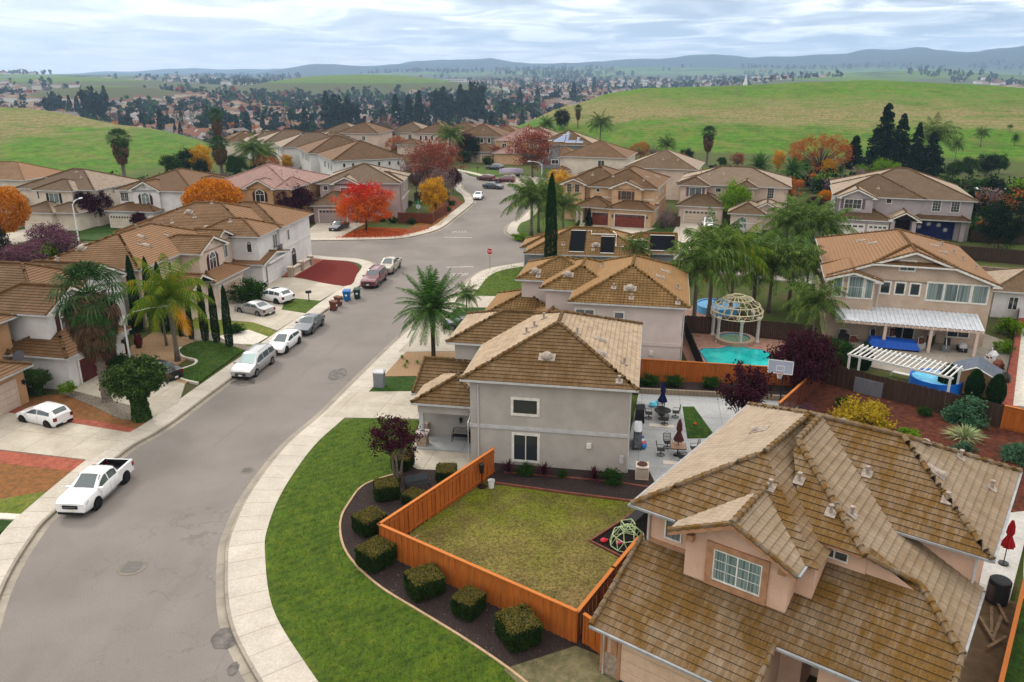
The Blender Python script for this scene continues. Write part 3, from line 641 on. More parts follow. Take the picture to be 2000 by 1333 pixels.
        if ends == 'hh': s.fas.box(u0 + .03, v0 + .03, ze - .17, u1 - .03, v1 - .03, ze - .012, s.Tm)
        else:
            for (p, q) in ((b0 + .03, b0 + oh + .2), (b1 - oh - .2, b1 - .03)):
                x = T(a0 + .03, p, 0); y = T(a1 - .03, q, 0); s.fas.box(min(x[0], y[0]), min(x[1], y[1]), ze - .17, max(x[0], y[0]), max(x[1], y[1]), ze - .012, s.Tm)
            for en, aa, sg in ((ends[0], a0, 1), (ends[1], a1, -1)):
                if en == 'h': continue
                for bb in (b0, b1):
                    q = [T(aa, bb, ze - .2), T(aa, bm, zr - .2), T(aa, bm, zr + .03), T(aa, bb, ze + .03)]; q2 = [T(aa + sg * .06, bb, ze - .2), T(aa + sg * .06, bm, zr - .2), T(aa + sg * .06, bm, zr + .03), T(aa + sg * .06, bb, ze + .03)]
                    s.fas.mesh(q + q2, [(0, 1, 2, 3), (7, 6, 5, 4), (0, 1, 5, 4), (3, 2, 6, 7)], s.Tm)
                    s.cap(T(aa + sg * .05, bb, ze + .02), T(aa + sg * .05, bm, zr + .02), .09)
        if ends[0] == 'h' or ends[1] == 'h' or True:
            for x0, y0, x1, y1 in ((u0 - .05, v0 - .05, u1 + .05, v0 + .03), (u0 - .05, v1 - .03, u1 + .05, v1 + .05), (u0 - .05, v0 + .03, u0 + .03, v1 - .03), (u1 - .03, v0 + .03, u1 + .05, v1 - .03)):
                if ends != 'hh':
                    if axis == 'u' and (y1 - y0) > (x1 - x0): continue
                    if axis == 'v' and (x1 - x0) > (y1 - y0): continue
                s.fas.box(x0, y0, ze - .13, x1, y1, ze - .0, GUT)
        if wall:
            s.wall.box(u0 + wi, v0 + wi, z0, u1 - wi, v1 - wi, ze - .1, s.W)
            for en, aa, sg in ((ends[0], a0, 1), (ends[1], a1, -1)):
                if en == 'h': continue
                w0, w1 = aa + sg * wi, aa + sg * (wi + .15); zt = ze + (hw - wi) * 0 + wi * pitch - .12
                pts = [(b0 + wi, ze - .3), (b1 - wi, ze - .3), (b1 - wi, zt), (bm, zr - .12), (b0 + wi, zt)]
                q = [T(w0, b, z) for b, z in pts] + [T(w1, b, z) for b, z in pts]
                s.wall.mesh(q, [(0, 1, 2, 3, 4), (9, 8, 7, 6, 5)] + [(i, (i + 1) % 5, (i + 1) % 5 + 5, i + 5) for i in range(5)], s.W)
        return s
    def M(s, side, plane, c, z):
        if side == 'f': X, Yi, o = (1, 0), (0, 1), (c, plane)
        elif side == 'b': X, Yi, o = (-1, 0), (0, -1), (c, plane)
        elif side == 'r': X, Yi, o = (0, 1), (-1, 0), (plane, c)
        else: X, Yi, o = (0, -1), (1, 0), (plane, c)
        return s.T @ Matrix(((X[0], Yi[0], 0, o[0]), (X[1], Yi[1], 0, o[1]), (0, 0, 1, z), (0, 0, 0, 1)))
    def win(s, side, plane, c, z0, w, h, kind='', pane=GL, fr=None, shut=None, panes=2, grid=(0, 0), trim=.1, label=None):
        """window whose sill is at z0; kind '', 'arch'"""
        M = s.M(side, plane, c, z0); fr = fr or WHITE; f = MB(); f.M = M; p = MB(); p.M = M; t = trim; x0, x1 = -w / 2, w / 2
        f.box(x0 - t, -.06, -t, x1 + t, .02, 0, fr); f.box(x0 - t, -.06, 0, x0, .02, h, fr); f.box(x1, -.06, 0, x1 + t, .02, h, fr)
        if kind == 'arch':
            n = 10; r = w / 2; ar = [(r * math.cos(math.pi * i / n), h + r * math.sin(math.pi * i / n)) for i in range(n + 1)]; ao = [((r + t) * math.cos(math.pi * i / n), h + (r + t) * math.sin(math.pi * i / n)) for i in range(n + 1)]
            for i in range(n):
                a, b, c_, d = ar[i], ar[i + 1], ao[i + 1], ao[i]
                f.mesh([(a[0], -.06, a[1]), (b[0], -.06, b[1]), (c_[0], -.06, c_[1]), (d[0], -.06, d[1]), (a[0], .02, a[1]), (b[0], .02, b[1]), (c_[0], .02, c_[1]), (d[0], .02, d[1])], [(0, 1, 2, 3), (0, 4, 5, 1), (3, 2, 6, 7)], fr)
            p.mesh([(x0, -.012, 0), (x1, -.012, 0)] + [(a[0], -.012, a[1]) for a in ar], [tuple(range(n + 3))], pane)
            f.box(x0, -.045, h - .03, x1, .0, h + .03, fr)
            for k in (1, 2): a = math.pi * k / 3; f.tube([(0, -.03, h), (r * math.cos(a), -.03, h + r * math.sin(a))], .018, fr, 4)
        else:
            f.box(x0 - t, -.06, h, x1 + t, .02, h + t, fr); p.box(x0, -.012, 0, x1, .01, h, pane)
        for i in range(1, panes): x = x0 + w * i / panes; f.box(x - .03, -.045, 0, x + .03, .0, h, fr)
        for i in range(1, grid[0] + 1): x = x0 + w * i / (grid[0] + 1); f.box(x - .012, -.03, 0, x + .012, .0, h, fr)
        for i in range(1, grid[1] + 1): z = h * i / (grid[1] + 1); f.box(x0, -.03, z - .012, x1, .0, z + .012, fr)
        o = f.build('window', s.o)
        if label: o['label'] = label
        p.build('pane', o)
        if shut:
            for sg in (-1, 1):
                m = MB(); m.M = M; xa = sg * (w / 2 + t + .05); xb = sg * (w / 2 + t + .45); xa, xb = min(xa, xb), max(xa, xb); hh = h + (w / 2 * .8 if kind == 'arch' else 0)
                if kind == 'arch':
                    zi, zo = (h + w * .45, h + w * .1)
                    zl, zr_ = (zo, zi) if sg < 0 else (zi, zo)
                    m.mesh([(xa, -.07, 0), (xb, -.07, 0), (xb, -.07, zr_), (xa, -.07, zl), (xa, 0, 0), (xb, 0, 0), (xb, 0, zr_), (xa, 0, zl)], [(0, 1, 2, 3), (3, 2, 6, 7), (0, 3, 7, 4), (1, 5, 6, 2)], shut)
                else: m.box(xa, -.07, -.05, xb, 0, h + .05, shut)
                for i in range(9): z = .1 + i * (h - .2) / 8; m.box(xa + .04, -.085, z, xb - .04, -.06, z + .04, shut)
                m.build('shutter', o)
        return o
    def garage(s, side, plane, c, w, h=2.15, m=None, wins=False, trim=None, z0=.16, rows=4):
        M = s.M(side, plane, c, z0); m = m or WHITE; d = MB(); d.M = M; g = 4 if w < 3.5 else 8
        for i in range(rows):
            d.box(-w / 2, -.05, i * h / rows + .012, w / 2, .0, (i + 1) * h / rows - .012, m)
            for j in range(g): x0 = -w / 2 + w * j / g + .08; x1 = -w / 2 + w * (j + 1) / g - .08; d.box(x0, -.066, i * h / rows + .09, x1, -.04, (i + 1) * h / rows - .09, m)
        d.box(-w / 2, -.03, 0, w / 2, .0, h, mat('garage_gap', '3a3634', None, 1, .9))
        o = d.build('garage_door', s.o)
        if wins:
            p = MB(); p.M = M
            for j in range(g): x0 = -w / 2 + w * j / g + .1; x1 = -w / 2 + w * (j + 1) / g - .1; p.box(x0, -.08, h - h / rows + .12, x1, -.05, h - .12, GL)
            p.build('pane', o)
        t = trim or s.Tm; f = MB(); f.M = M
        f.box(-w / 2 - .16, -.09, 0, -w / 2, .0, h + .14, t); f.box(w / 2, -.09, 0, w / 2 + .16, .0, h + .14, t); f.box(-w / 2, -.09, h, w / 2, .0, h + .14, t); f.build('door_frame', o)
    def door(s, side, plane, c, w=1., h=2.1, m=None, z0=.15):
        M = s.M(side, plane, c, z0); d = MB(); d.M = M; m = m or mat('dark_door', '2a211e', None, 1, .5)
        d.box(-w / 2, -.05, 0, w / 2, 0, h, m); d.box(-w / 2 + .12, -.065, .2, w / 2 - .12, -.04, .9, m); d.box(-w / 2 + .12, -.065, 1.05, w / 2 - .12, -.04, h - .2, m); o = d.build('front_door', s.o)
        k = MB(); k.M = M; k.box(w / 2 - .14, -.12, .98, w / 2 - .08, -.05, 1.08, MC['cast_iron']); k.build('handle', o)
    def vent(s, u, v, t='pipe'):
        z, n = s.roofz(u, v); m = s.mb(); q = n.to_track_quat('Z', 'Y').to_matrix().to_4x4(); m.M = s.T @ Matrix.Translation((u, v, z + .03)) @ q
        if t == 'pipe': m.box(-.22, -.22, 0, .22, .22, .05, VENT); m.M = s.T @ Matrix.Translation((u, v, z)); m.cyl(0, 0, 0, .42, .07, VENT, n=8); m.cyl(0, 0, .36, .44, .11, VENT, n=8)
        elif t == 'cone':      # half-cone attic vent opening down the slope
            d = Vector((n.x, n.y, 0)).normalized(); a = math.atan2(d.y, d.x); m.M = s.T @ Matrix.Translation((u, v, z + .04)) @ Matrix.Rotation(a, 4, 'Z') @ Matrix.Rotation(math.atan2(math.hypot(n.x, n.y), n.z), 4, 'Y')
            vs = []; k = 8
            for i in range(k + 1): b = math.pi * i / k; vs.append((.34, .27 * math.cos(b), .24 * math.sin(b)))
            vs.append((-.42, 0, .0)); m.mesh(vs, [(i, i + 1, k + 1) for i in range(k)] + [tuple(range(k + 1))], VENT); m.box(-.45, -.32, -.02, .46, .32, .03, VENT)
        elif t == 'dome': m.box(-.55, -.35, 0, .55, .35, .05, VENT); m.lathe(0, .0, [(.38, .04), (.36, .22), (.22, .36), (.0, .4)], VENT, 12)
        m.build('roof_vent', s.o)
    def belt(s, side, plane, a, b, z, h=.22, m=None):
        s.tr.M = s.M(side, plane, 0, 0); x0, x1 = (a, b) if side in 'fr' else (-b, -a); s.tr.box(x0, -.06, z, x1, 0, z + h, m or s.Tm)
    def box(s, name, u0, v0, z0, u1, v1, z1, m, label=None):
        q = s.mb(); q.box(u0, v0, z0, u1, v1, z1, m); o = q.build(name, s.o)
        if label: o['label'] = label
        return o
    def pipe(s, pts, r=.05, m=None, name='downspout'): q = s.mb(); q.tube(pts, r, m or GUT, 6); q.build(name, s.o)
    def lamp(s, side, plane, c, z):
        m = MB(); m.M = s.M(side, plane, c, z); m.box(-.08, -.06, -.15, .08, 0, .15, BLK); m.lathe(0, -.16, [(.05, -.2), (.1, -.05), (.12, .15), (.02, .25)], BLK, 8); m.build('wall_lamp', s.o)
    def fin(s):
        w = s.wall.build('wall', s.o); r = s.roof.build('roof', s.o)
        if s.caps.v: s.caps.build('ridge_cap', r, smooth=40)
        if s.fas.v: s.fas.build('gutter', s.o)
        for i in range(0, len(s.tr.v), 8):
            q = MB(); j = i // 8 * 6; q.mesh(s.tr.v[i:i + 8], [tuple(k - i for k in f) for f in s.tr.f[j:j + 6]], s.tr.ms[s.tr.mi[j]]); q.build('trim', s.o)
        return s.o
# ================= near house, lower right
h = House('stucco_house', 'large pink stucco house with a many-planed mossy tile roof, nearest the viewer at lower right', -37, -8, 35, WP, RA, TANT)
E_, PT = 6.65, .5
# main hip
A = (-14.6, 33.0, E_); B = (-14.6, 42.2, E_); Cc = (-1.1, 33., E_); D = (-1.1, 42.2, E_); zr = E_ + 4.6 * PT; P = (-10., 37.6, zr); Q = (-5.7, 37.6, zr)
h.slope([A, Cc, Q, P]); h.slope([D, B, P, Q]); h.slope([Cc, D, Q]); h.slope([(-14.6, 42.2, E_), (-14.6, 28.2, E_), (-10.3, 32.5, 8.8), (-10., 37.6, zr)])
h.cap(Cc, Q); h.cap(D, Q); h.cap(P, Q); h.cap(B, P)
# left wing hip end
h.slope([(-14.6, 28.2, E_), (-6.4, 28.2, E_), (-10.3, 32.5, 8.8)]); h.cap((-14.6, 28.2, E_), (-10.3, 32.5, 8.8)); h.cap((-10.3, 32.5, 8.8), (-10.0, 37.6, zr - .1))
h.slope([(-6.4, 28.2, E_ - .1), (-6.4, 38.0, E_ - .1), (-10.3, 38.0, 8.75), (-10.3, 32.5, 8.75)])
# projecting wing with the long catslide to the right
og = (-1.2, 28.7, 4.9); pz = lambda u, v: (u, v, 4.9 + .5 * (-1.2 - u))
h.slope([pz(-1.2, 28.7), pz(-1.2, 33.7), pz(-3.15, 33.7), pz(-3.15, 30.75)], org=og); h.slope([pz(-3.15, 30.7), pz(-3.15, 33.7), pz(-5.1, 33.7), pz(-5.1, 30.7)], org=og); h.slope([pz(-5.1, 29.9), pz(-5.1, 33.7), pz(-9.4, 38.0), pz(-9.4, 34.1)], org=og)
h.slope([pz(-3.15, 30.75), pz(-5.1, 30.72), pz(-5.1, 29.9)], org=og); h.slope([(-7.6, 29.9, 6.85), (-5.1, 29.9, 6.85), (-9.4, 34.1, 9.0), (-9.4, 33.6, 8.75)])
h.cap((-5.1, 29.9, 6.85), (-9.4, 34.1, 9.0), .15); h.cap((-9.4, 34.1, 9.), (-9.4, 37.4, 9.), .15); h.cap((-3.15, 30.75, 5.9), (-1.2, 28.7, 4.92), .15); h.cap((-5.1, 29.9, 6.85), (-3.15, 30.75, 5.9), .12)
# low front roof: garage and porch in one plane
og = (-14.2, 24.4, 2.75); fz = lambda u, v: (u, v, 2.75 + .5 * (v - 24.4))
h.slope([fz(-14.2, 24.4), fz(-7.2, 24.4), fz(-7.2, 26.5), fz(-14.2, 26.5)], org=og); h.slope([fz(-14.2, 26.5), fz(-1.2, 26.5), fz(-1.2, 28.6), fz(-14.2, 28.6)], org=og); h.slope([fz(-7.7, 28.6), fz(-1.2, 28.6), fz(-3.2, 30.75), fz(-7.7, 30.75)], org=og)
h.cap((-14.2, 24.4, 2.76), (-14.2, 28.7, 4.9), .12); h.cap((-7.2, 24.4, 2.76), (-7.2, 26.5, 3.82), .12); h.cap((-1.2, 26.5, 3.82), (-1.2, 28.7, 4.92), .12)
# gable dormer
h.slope([(-12.3, 27.2, E_), (-12.3, 33, E_), (-9.6, 33, 7.95), (-9.6, 27.2, 7.95)]); h.slope([(-6.9, 27.2, E_), (-6.9, 33, E_), (-9.6, 33, 7.95), (-9.6, 27.2, 7.95)])
h.cap((-9.6, 27.2, 7.97), (-9.6, 31.6, 7.97), .14); h.cap((-12.3, 27.25, E_), (-9.6, 27.25, 7.97), .11); h.cap((-6.9, 27.25, E_), (-9.6, 27.25, 7.97), .11)
for a_, b_ in (((-12.3, E_), (-9.6, 7.95)), ((-6.9, E_), (-9.6, 7.95))):
    h.fas.mesh([(a_[0], 27.2, a_[1] - .2), (b_[0], 27.2, b_[1] - .2), (b_[0], 27.2, b_[1]), (a_[0], 27.2, a_[1]), (a_[0], 27.3, a_[1] - .2), (b_[0], 27.3, b_[1] - .2), (b_[0], 27.3, b_[1]), (a_[0], 27.3, a_[1])], [(0, 1, 2, 3), (4, 5, 6, 7), (0, 1, 5, 4), (3, 2, 6, 7)], TANT)
W_ = h.wall
W_.box(-11.7, 27.8, 2.9, -7.3, 33, 6.5, WP); W_.mesh([(-11.7, 27.8, 6.5), (-7.3, 27.8, 6.5), (-7.3, 27.8, 6.75), (-9.6, 27.8, 7.85), (-11.7, 27.8, 6.75), (-11.7, 28, 6.5), (-7.3, 28, 6.5), (-7.3, 28, 6.75), (-9.6, 28, 7.85), (-11.7, 28, 6.75)], [(0, 1, 2, 3, 4), (9, 8, 7, 6, 5)], WP)
W_.box(-13.9, 28.7, -.3, -6.6, 41.4, 6.5, WP); W_.box(-13.897, 33.5, -.3, -1.7, 41.6, 6.51, WP); W_.box(-13.7, 25.0, -.3, -7.7, 29, 2.7, WP); W_.box(-7.7, 30.4, -.3, -1.75, 34, 4.6, WP); W_.box(-7.6, 30.4, 4., -5.1, 34, 6.7, WP)
W_.mesh([(-5.1, 30.45, 4.), (-1.9, 30.45, 4.), (-1.9, 30.45, 5.1), (-5.1, 30.45, 6.7)], [(0, 1, 2, 3)], WP)
W_.box(-5.6, 27.1, -.3, -4.4, 27.6, 3.6, WP); W_.box(-2.6, 27.1, -.3, -1.7, 30.5, 3.7, WP); W_.box(-7.7, 24.9, -.3, -7.5, 30.5, 3.0, WP)
h.fas.box(-14.55, 28.25, 6.48, -6.7, 41, 6.63, TANT); h.fas.box(-14.5, 33.05, 6.484, -1.15, 42.15, 6.634, TANT); h.fas.box(-7.6, 29.95, 6.68, -5.2, 31, 6.82, TANT); h.fas.box(-14.1, 24.45, 2.55, -7.25, 25.2, 2.73, TANT); h.fas.box(-7.1, 26.55, 3.6, -1.3, 27.2, 3.78, TANT)
for q in ((-14.72, 28.1, -14.58, 42.2, 6.66), (-14.6, 28.1, -12.4, 28.22, 6.66), (-1.12, 32.95, -.98, 42.25, 6.66), (-4.9, 32.92, -1.1, 33.03, 6.66), (-14.25, 24.28, -7.15, 24.4, 2.77), (-7.15, 26.38, -1.15, 26.5, 3.82), (-1.22, 28.7, -1.08, 33.4, 4.92), (-6.92, 27.3, -6.78, 29.8, 6.66)):
    h.fas.box(q[0], q[1], q[4] - .1, q[2], q[3], q[4], MC['h1_gutter'] if 'h1_gutter' in MC else mat('h1_gutter', 'a5a6a7', '8e8f90', 2., .5))
h.win('f', 27.8, -9.4, 4.85, 1.95, 1.35, pane=GLC, grid=(3, 2), trim=.06, label='white sliding window with vertical blinds in the gable')
h.tr.M = h.T
for q in ((-10.75, 27.72, 4.6, -10.43, 27.8, 6.4), (-8.37, 27.72, 4.6, -8.1, 27.8, 6.4), (-10.75, 27.7, 6.3, -8.1, 27.8, 6.55), (-10.75, 27.7, 4.5, -8.1, 27.8, 4.75), (-14.0, 24.93, 0, -13.75, 25, 2.6), (-13.5, 24.93, 0, -13.2, 25, 2.6), (-11.6, 27.5, 6.3, -11.3, 27.8, 6.6), (-7.7, 27.5, 6.3, -7.4, 27.8, 6.6), (-13.9, 28.63, 4.9, -11.7, 28.7, 5.05), (-13.95, 28.62, 5.0, -13.8, 28.7, 6.5), (-6.5, 32.4, 2, -6.4, 32.5, 2.1), (-5.7, 27, 3.3, -1.7, 27.1, 3.6)): h.tr.box(*q, TANT)
h.win('f', 28.7, -12.7, 5.35, .7, .9, pane=GLB, panes=1, fr=WHITE, trim=.06); h.win('f', 30.4, -6.6, 6.05, 1.5, .35, pane=GL, panes=3, fr=WHITE, trim=.05)
h.garage('f', 25.0, -10.5, 5.0, 2.25, mat('cream_garage_door', 'd6bda5', 'cbb198', 2., .6), trim=TANT)
h.door('f', 30.4, -4.0, 1.0, 2.2); h.win('f', 30.4, -5.9, .6, 1.0, 1.5, pane=GL)
STONE = mat('stone_cladding', 'b5a595', '8b7b6b', 7., .9, .2, bump=1., bsc=9, lo=.3, hi=.7, bd=.05)
h.box('stone_base', -13.78, 24.92, .0, -13.15, 25.02, 1.25, STONE)
h.pipe([(-13.72, 24.4, 2.7), (-13.8, 24.85, 2.4), (-13.8, 24.85, .1)]); h.pipe([(-1.65, 33.1, 6.5), (-1.62, 33.45, 6.3), (-1.62, 33.45, .1)]); h.pipe([(-13.85, 28.4, 6.5), (-13.88, 28.62, 6.3), (-13.88, 28.62, 4.9)])
for q in ((-11.9, 36.3, 'cone'), (-9.4, 30.9, 'pipe'), (-8.6, 32.2, 'pipe'), (-6.5, 35.2, 'pipe'), (-4.0, 36.6, 'cone'), (-6.2, 31.8, 'pipe'), (-3.2, 35, 'pipe'), (-1.9, 38.6, 'pipe'), (-3.4, 39.4, 'pipe'), (-6.9, 31.2, 'pipe')): h.vent(*q)
h.vent(-8.6, 38.3, 'cone'); h.vent(-4.9, 38.6, 'cone')
h.fin()
# ================= grey house in the middle
h = House('stucco_house', 'two-storey light grey stucco house beside the fenced dry lawn', -9.7, -6, 53, WG, RB, GREYT)
h.wing(-11.3, 46.4, 0, 60.2, 6.2); h.wing(-14., 53.4, -4, 60.6, 6.2); h.wing(-15.9, 50.6, -9, 57.4, 3.2, 'u', ends='gh'); h.wing(-15.2, 48.1, -10.0, 54.0, 3.55, wall=False)
h.wall.box(-14.8, 50.3, -.3, -10.5, 54.5, 3.4, WG); h.wall.box(-14.85, 48.45, 2.75, -10.75, 48.75, 3.4, WG); h.wall.box(-14.85, 48.75, 2.75, -14.55, 50.5, 3.4, WG)
h.box('porch_post', -14.8, 48.5, 1.2, -14.5, 48.8, 2.8, GREYT); h.box('stone_base', -15.0, 48.3, .0, -14.3, 49.0, 1.1, STONE); h.box('post_cap', -15.08, 48.22, 1.1, -14.22, 49.08, 1.22, WL3); h.box('stone_base', -15., 49.9, 0, -14.6, 50.3, 1.2, STONE)
h.box('porch_floor', -15.0, 48.0, -.2, -10.7, 50.3, .22, PATIO)
h.belt('f', 46.9, -10.85, -.5, 2.7, .24); h.belt('l', -10.8, 46.9, 48.2, 2.7, .24); h.belt('r', -.5, 46.9, 59.6, 2.7, .24)
h.win('f', 46.9, -7.15, 3.9, 1.55, .95, panes=1, trim=.17, label='small upper window in a thick white frame'); h.win('f', 46.9, -7.1, .55, 1.55, 1.8, pane=GL, trim=.16, label='white sliding window on the ground floor')
h.box('meter_box', -3.1, 46.75, 1.8, -2.8, 46.9, 2.15, WHITE); h.box('meter_box', -.95, 46.78, .9, -.7, 46.9, 1.4, GREYT)
h.pipe([(-10.3, 46.4, 6.1), (-10.25, 46.8, 5.8), (-10.25, 46.8, .2)]); h.pipe([(-11.1, 48.1, 3.4), (-11.0, 48.0, 3.2), (-10.95, 46.78, 3.), (-10.95, 46.78, .2)]); h.pipe([(-.4, 46.5, 6.1), (-.43, 46.95, 5.9), (-.43, 46.95, .2)])
h.vent(-6.0, 48.7, 'dome'); h.vent(-1.2, 47.0, 'pipe'); h.vent(-7.9, 52.2, 'pipe'); h.vent(-7.5, 53.2, 'pipe'); h.vent(-2.8, 52.4, 'cone'); h.vent(-2.6, 49.8, 'cone'); h.vent(-4.3, 51.6, 'pipe'); h.vent(-1.0, 49.9, 'pipe'); h.vent(-7, 54.6, 'pipe')
h.lamp('f', 50.3, -12.25, 1.55); h.garage('l', -15.4, 54, 4.8, 2.2, WHITE); h.win('r', -.5, 50, .5, 2.2, 1.9); h.win('r', -.5, 55, 3.9, 1.6, 1.2)
h.fin()
# ================= pale pink house behind it
h = House('stucco_house', 'pale pink stucco house with an ochre barrel-tile roof, just behind the grey house', -11, -5, 72, WL3, RC, WL3)
h.wing(-7.8, 65.4, 2.4, 79.5, 6.2, pitch=.44); h.wing(-10.9, 69.2, -4, 79.0, 6.2, pitch=.44); h.wing(-13.7, 72.2, -6, 79.4, 6.2, pitch=.42)
h.wing(-16.6, 69.8, -9, 78, 3.1, pitch=.42); h.wing(-12.4, 66.0, -7, 73, 3.3, pitch=.4)
h.belt('f', 65.9, -7.3, 1.9, 2.55, .3); h.belt('r', 1.9, 65.9, 79, 2.55, .3)
h.win('f', 65.9, -6.4, 4.6, 1.5, .85, pane=GLB, trim=.14); h.win('f', 65.9, -3.45, 4.35, .7, 1.0, pane=GLB, panes=1, grid=(0, 1), trim=.14); h.box('meter_box', -.75, 65.75, 1.7, -.4, 65.9, 2.1, WHITE)
h.win('r', 1.9, 70, 4, 1.5, 1.2); h.garage('l', -16.1, 73.9, 4.8, 2.2, WHITE); h.pipe([(1.98, 65.9, 6.), (1.98, 65.9, .1)])
for q in ((-12.0, 73.4, 'dome'), (-11.6, 72.7, 'pipe'), (-8.6, 71.2, 'dome'), (-2.7, 67.4, 'dome'), (-4.1, 67.4, 'pipe'), (-2.5, 66.2, 'pipe'), (1.4, 65.9, 'pipe'), (.2, 74, 'cone'), (-.2, 71, 'cone'), (-5.7, 75, 'pipe'), (1.4, 70.0, 'pipe')): h.vent(*q)
h.fin()
# ================= single-storey house with black pool-heating panels
h = House('stucco_house', 'low blue-grey house with black solar water panels on its barrel-tile roof', -8, -4, 103, WG4, RC, WHITE)
h.wing(-12.2, 97.6, 3.4, 109., 3.2, pitch=.42); h.wing(-13.2, 101.6, -5, 107.8, 3.0, pitch=.4); h.wing(-1.5, 99.8, 7., 107.2, 3.2, 'u', ends='hg', pitch=.5)
BP = mat('black_panel', '16181c', None, 1, .9, .05); PV = mat('pvc_pipe', 'd9d8d4', None, 1, .5)
def panel(h, u0, u1, v0, v1, label=None, m=BP, name='solar_panel', lift=.1):
    m_ = h.mb(); q = [(u, v, h.roofz(u, v)[0] + lift) for u, v in ((u0, v0), (u1, v0), (u1, v1), (u0, v1))]; q2 = [(a, b, c - .05) for a, b, c in q]
    m_.mesh(q + q2, [(0, 1, 2, 3), (0, 4, 5, 1), (1, 5, 6, 2), (2, 6, 7, 3), (3, 7, 4, 0)], m); o = m_.build(name, h.o)
    for e_ in ((0, 1), (3, 2)):
        p = h.mb(); p.tube([q[e_[0]], q[e_[1]]], .06, PV, 6); p.build('pipe', o)
    return o
panel(h, -6.6, -4.7, 98.1, 102.5); panel(h, -2.7, -1., 98.0, 101.4); panel(h, 3.5, 6.6, 100.2, 103); panel(h, .6, 3.2, 100.4, 101.9)
for pts in ([(-4.5, 102.5), (-4., 102.5), (-4., 101.8), (-.8, 101.8), (-.8, 99.4), (.2, 99.4)], [(-.8, 101.8), (-1.2, 103.)]):
    h.pipe([(u, v, h.roofz(u, v)[0] + .12) for u, v in pts], .07, PV, 'roof_pipe')
for q in ((-7.4, 99.5, 'pipe'), (-3.3, 99.6, 'dome'), (-3.6, 98.7, 'pipe'), (2.4, 101.9, 'dome'), (-5.5, 104, 'pipe')): h.vent(*q)
h.win('f', 98.1, -9, 1.1, 1.4, 1.2); h.win('f', 98.1, -4, 1.1, 1.6, 1.2); h.garage('l', -12.7, 104.6, 4.4)
h.pipe([(7.2, 99.9, 5.6), (7.2, 99.9, .1)], .07, PV, 'vent_stack')
h.fin()
# ================= peach house with two maroon garage doors
MG = mat('maroon_garage', '6a3230', '552626', 2., .6, .3); MG2 = mat('rust_garage', '8a4a38', '73392c', 2., .6, .3)
h = House('stucco_house', 'peach two-storey house with rust-red garage doors and brown shutters across the junction', -18, -27, 142, WPE, RD, WHITE)
h.wing(-30.3, 135., -18.3, 151, 6.2); h.wing(-35.6, 137., -24, 150.5, 6.2); h.wing(-35.5, 136.3, -30.6, 143, 6.2, 'v', ends='gh', pitch=.4); h.wing(-26.4, 133.9, -20.4, 143, 6.2, 'v', ends='gh', pitch=.4)
h.wing(-31.8, 131.4, -25.2, 138, 3.2, 'u', ends='hh', wall=False); h.wing(-26.4, 131.3, -18.2, 137, 3.15, 'u', ends='hh', pitch=.35)
h.wall.box(-29.4, 132.3, -.3, -25, 138, 3.1, WPE); h.box('porch_post', -31.4, 131.8, 0, -31.1, 132.1, 3.1, WHITE); h.box('porch_post', -30.6, 131.8, 0, -30.3, 132.1, 3.1, WHITE)
h.garage('f', 132.3, -27.3, 2.8, 2.1, MG2, True); h.garage('f', 131.8, -22.2, 5.0, 2.1, MG2, True)
BSH = mat('brown_shutter', '6e4530', None, 1, .7)
h.win('f', 134.4, -23.4, 4.35, 1.6, 1.35, fr=TANT, shut=BSH, grid=(3, 1)); h.win('f', 136.8, -33.9, 4.9, .75, 1.3, fr=WPK, panes=1, grid=(1, 2)); h.win('f', 136.8, -32.5, 4.9, .75, 1.3, fr=WPK, panes=1, grid=(1, 2)); h.win('f', 135.5, -28.5, 5.3, .5, .5, panes=1, trim=.12)
h.belt('f', 135.5, -29.6, -26.2, 4.3, .18); h.belt('f', 135.5, -20.8, -18.8, 4.2, .18); h.belt('r', -18.8, 135.6, 150.4, 3.1, .2); h.belt('f', 134.4, -24.6, -22.2, 3.9, .15, WPK)
for v_ in (138.6, 142, 146): h.win('r', -18.8, v_, 4.3, 1., 1.2, pane=GLB)
h.win('r', -18.8, 139.2, .8, 1.4, 1.6); h.lamp('f', 131.8, -25.1, 1.9); h.lamp('f', 131.8, -19.3, 1.9)
for q in ((-26.5, 138.2, 'pipe'), (-29, 142, 'pipe'), (-21, 141, 'cone'), (-19.9, 146, 'cone'), (-21, 137.4, 'pipe'), (-30.5, 140, 'pipe')): h.vent(*q)
h.fin()
# two houses behind it
h = House('stucco_house', 'two-storey pale house with a dark brown roof rising behind the peach house', -18, -20, 172, WPK, RF, WHITE, near=False)
h.wing(-29.5, 164.6, -14.6, 180, 6.2); h.wing(-33, 168, -24, 178, 4.2); h.win('f', 165.1, -16.5, 4., 1.6, 1.5, pane=GLB); h.win('r', -15.1, 170, 4., 1.6, 1.3)
for q in ((-22, 168, 'pipe'), (-19, 168, 'pipe')): h.vent(*q)
h.fin()
h = House('stucco_house', 'cream house with a rust-brown roof and arched end gable behind the dark-roofed one', -18, -39, 190, WCR, RD, WHITE, near=False)
h.wing(-47.5, 182.5, -32, 197, 6.2); h.wing(-48.4, 183.2, -43.6, 192, 5.9, 'u', ends='gh', pitch=.5); h.wing(-49, 180, -45, 184, 3.2)
h.win('l', -47.9, 187.5, 3.6, 1.3, 1.2, 'arch', shut=BSH); h.win('f', 183, -38, 4.2, 1.4, 1.2)
h.fin()
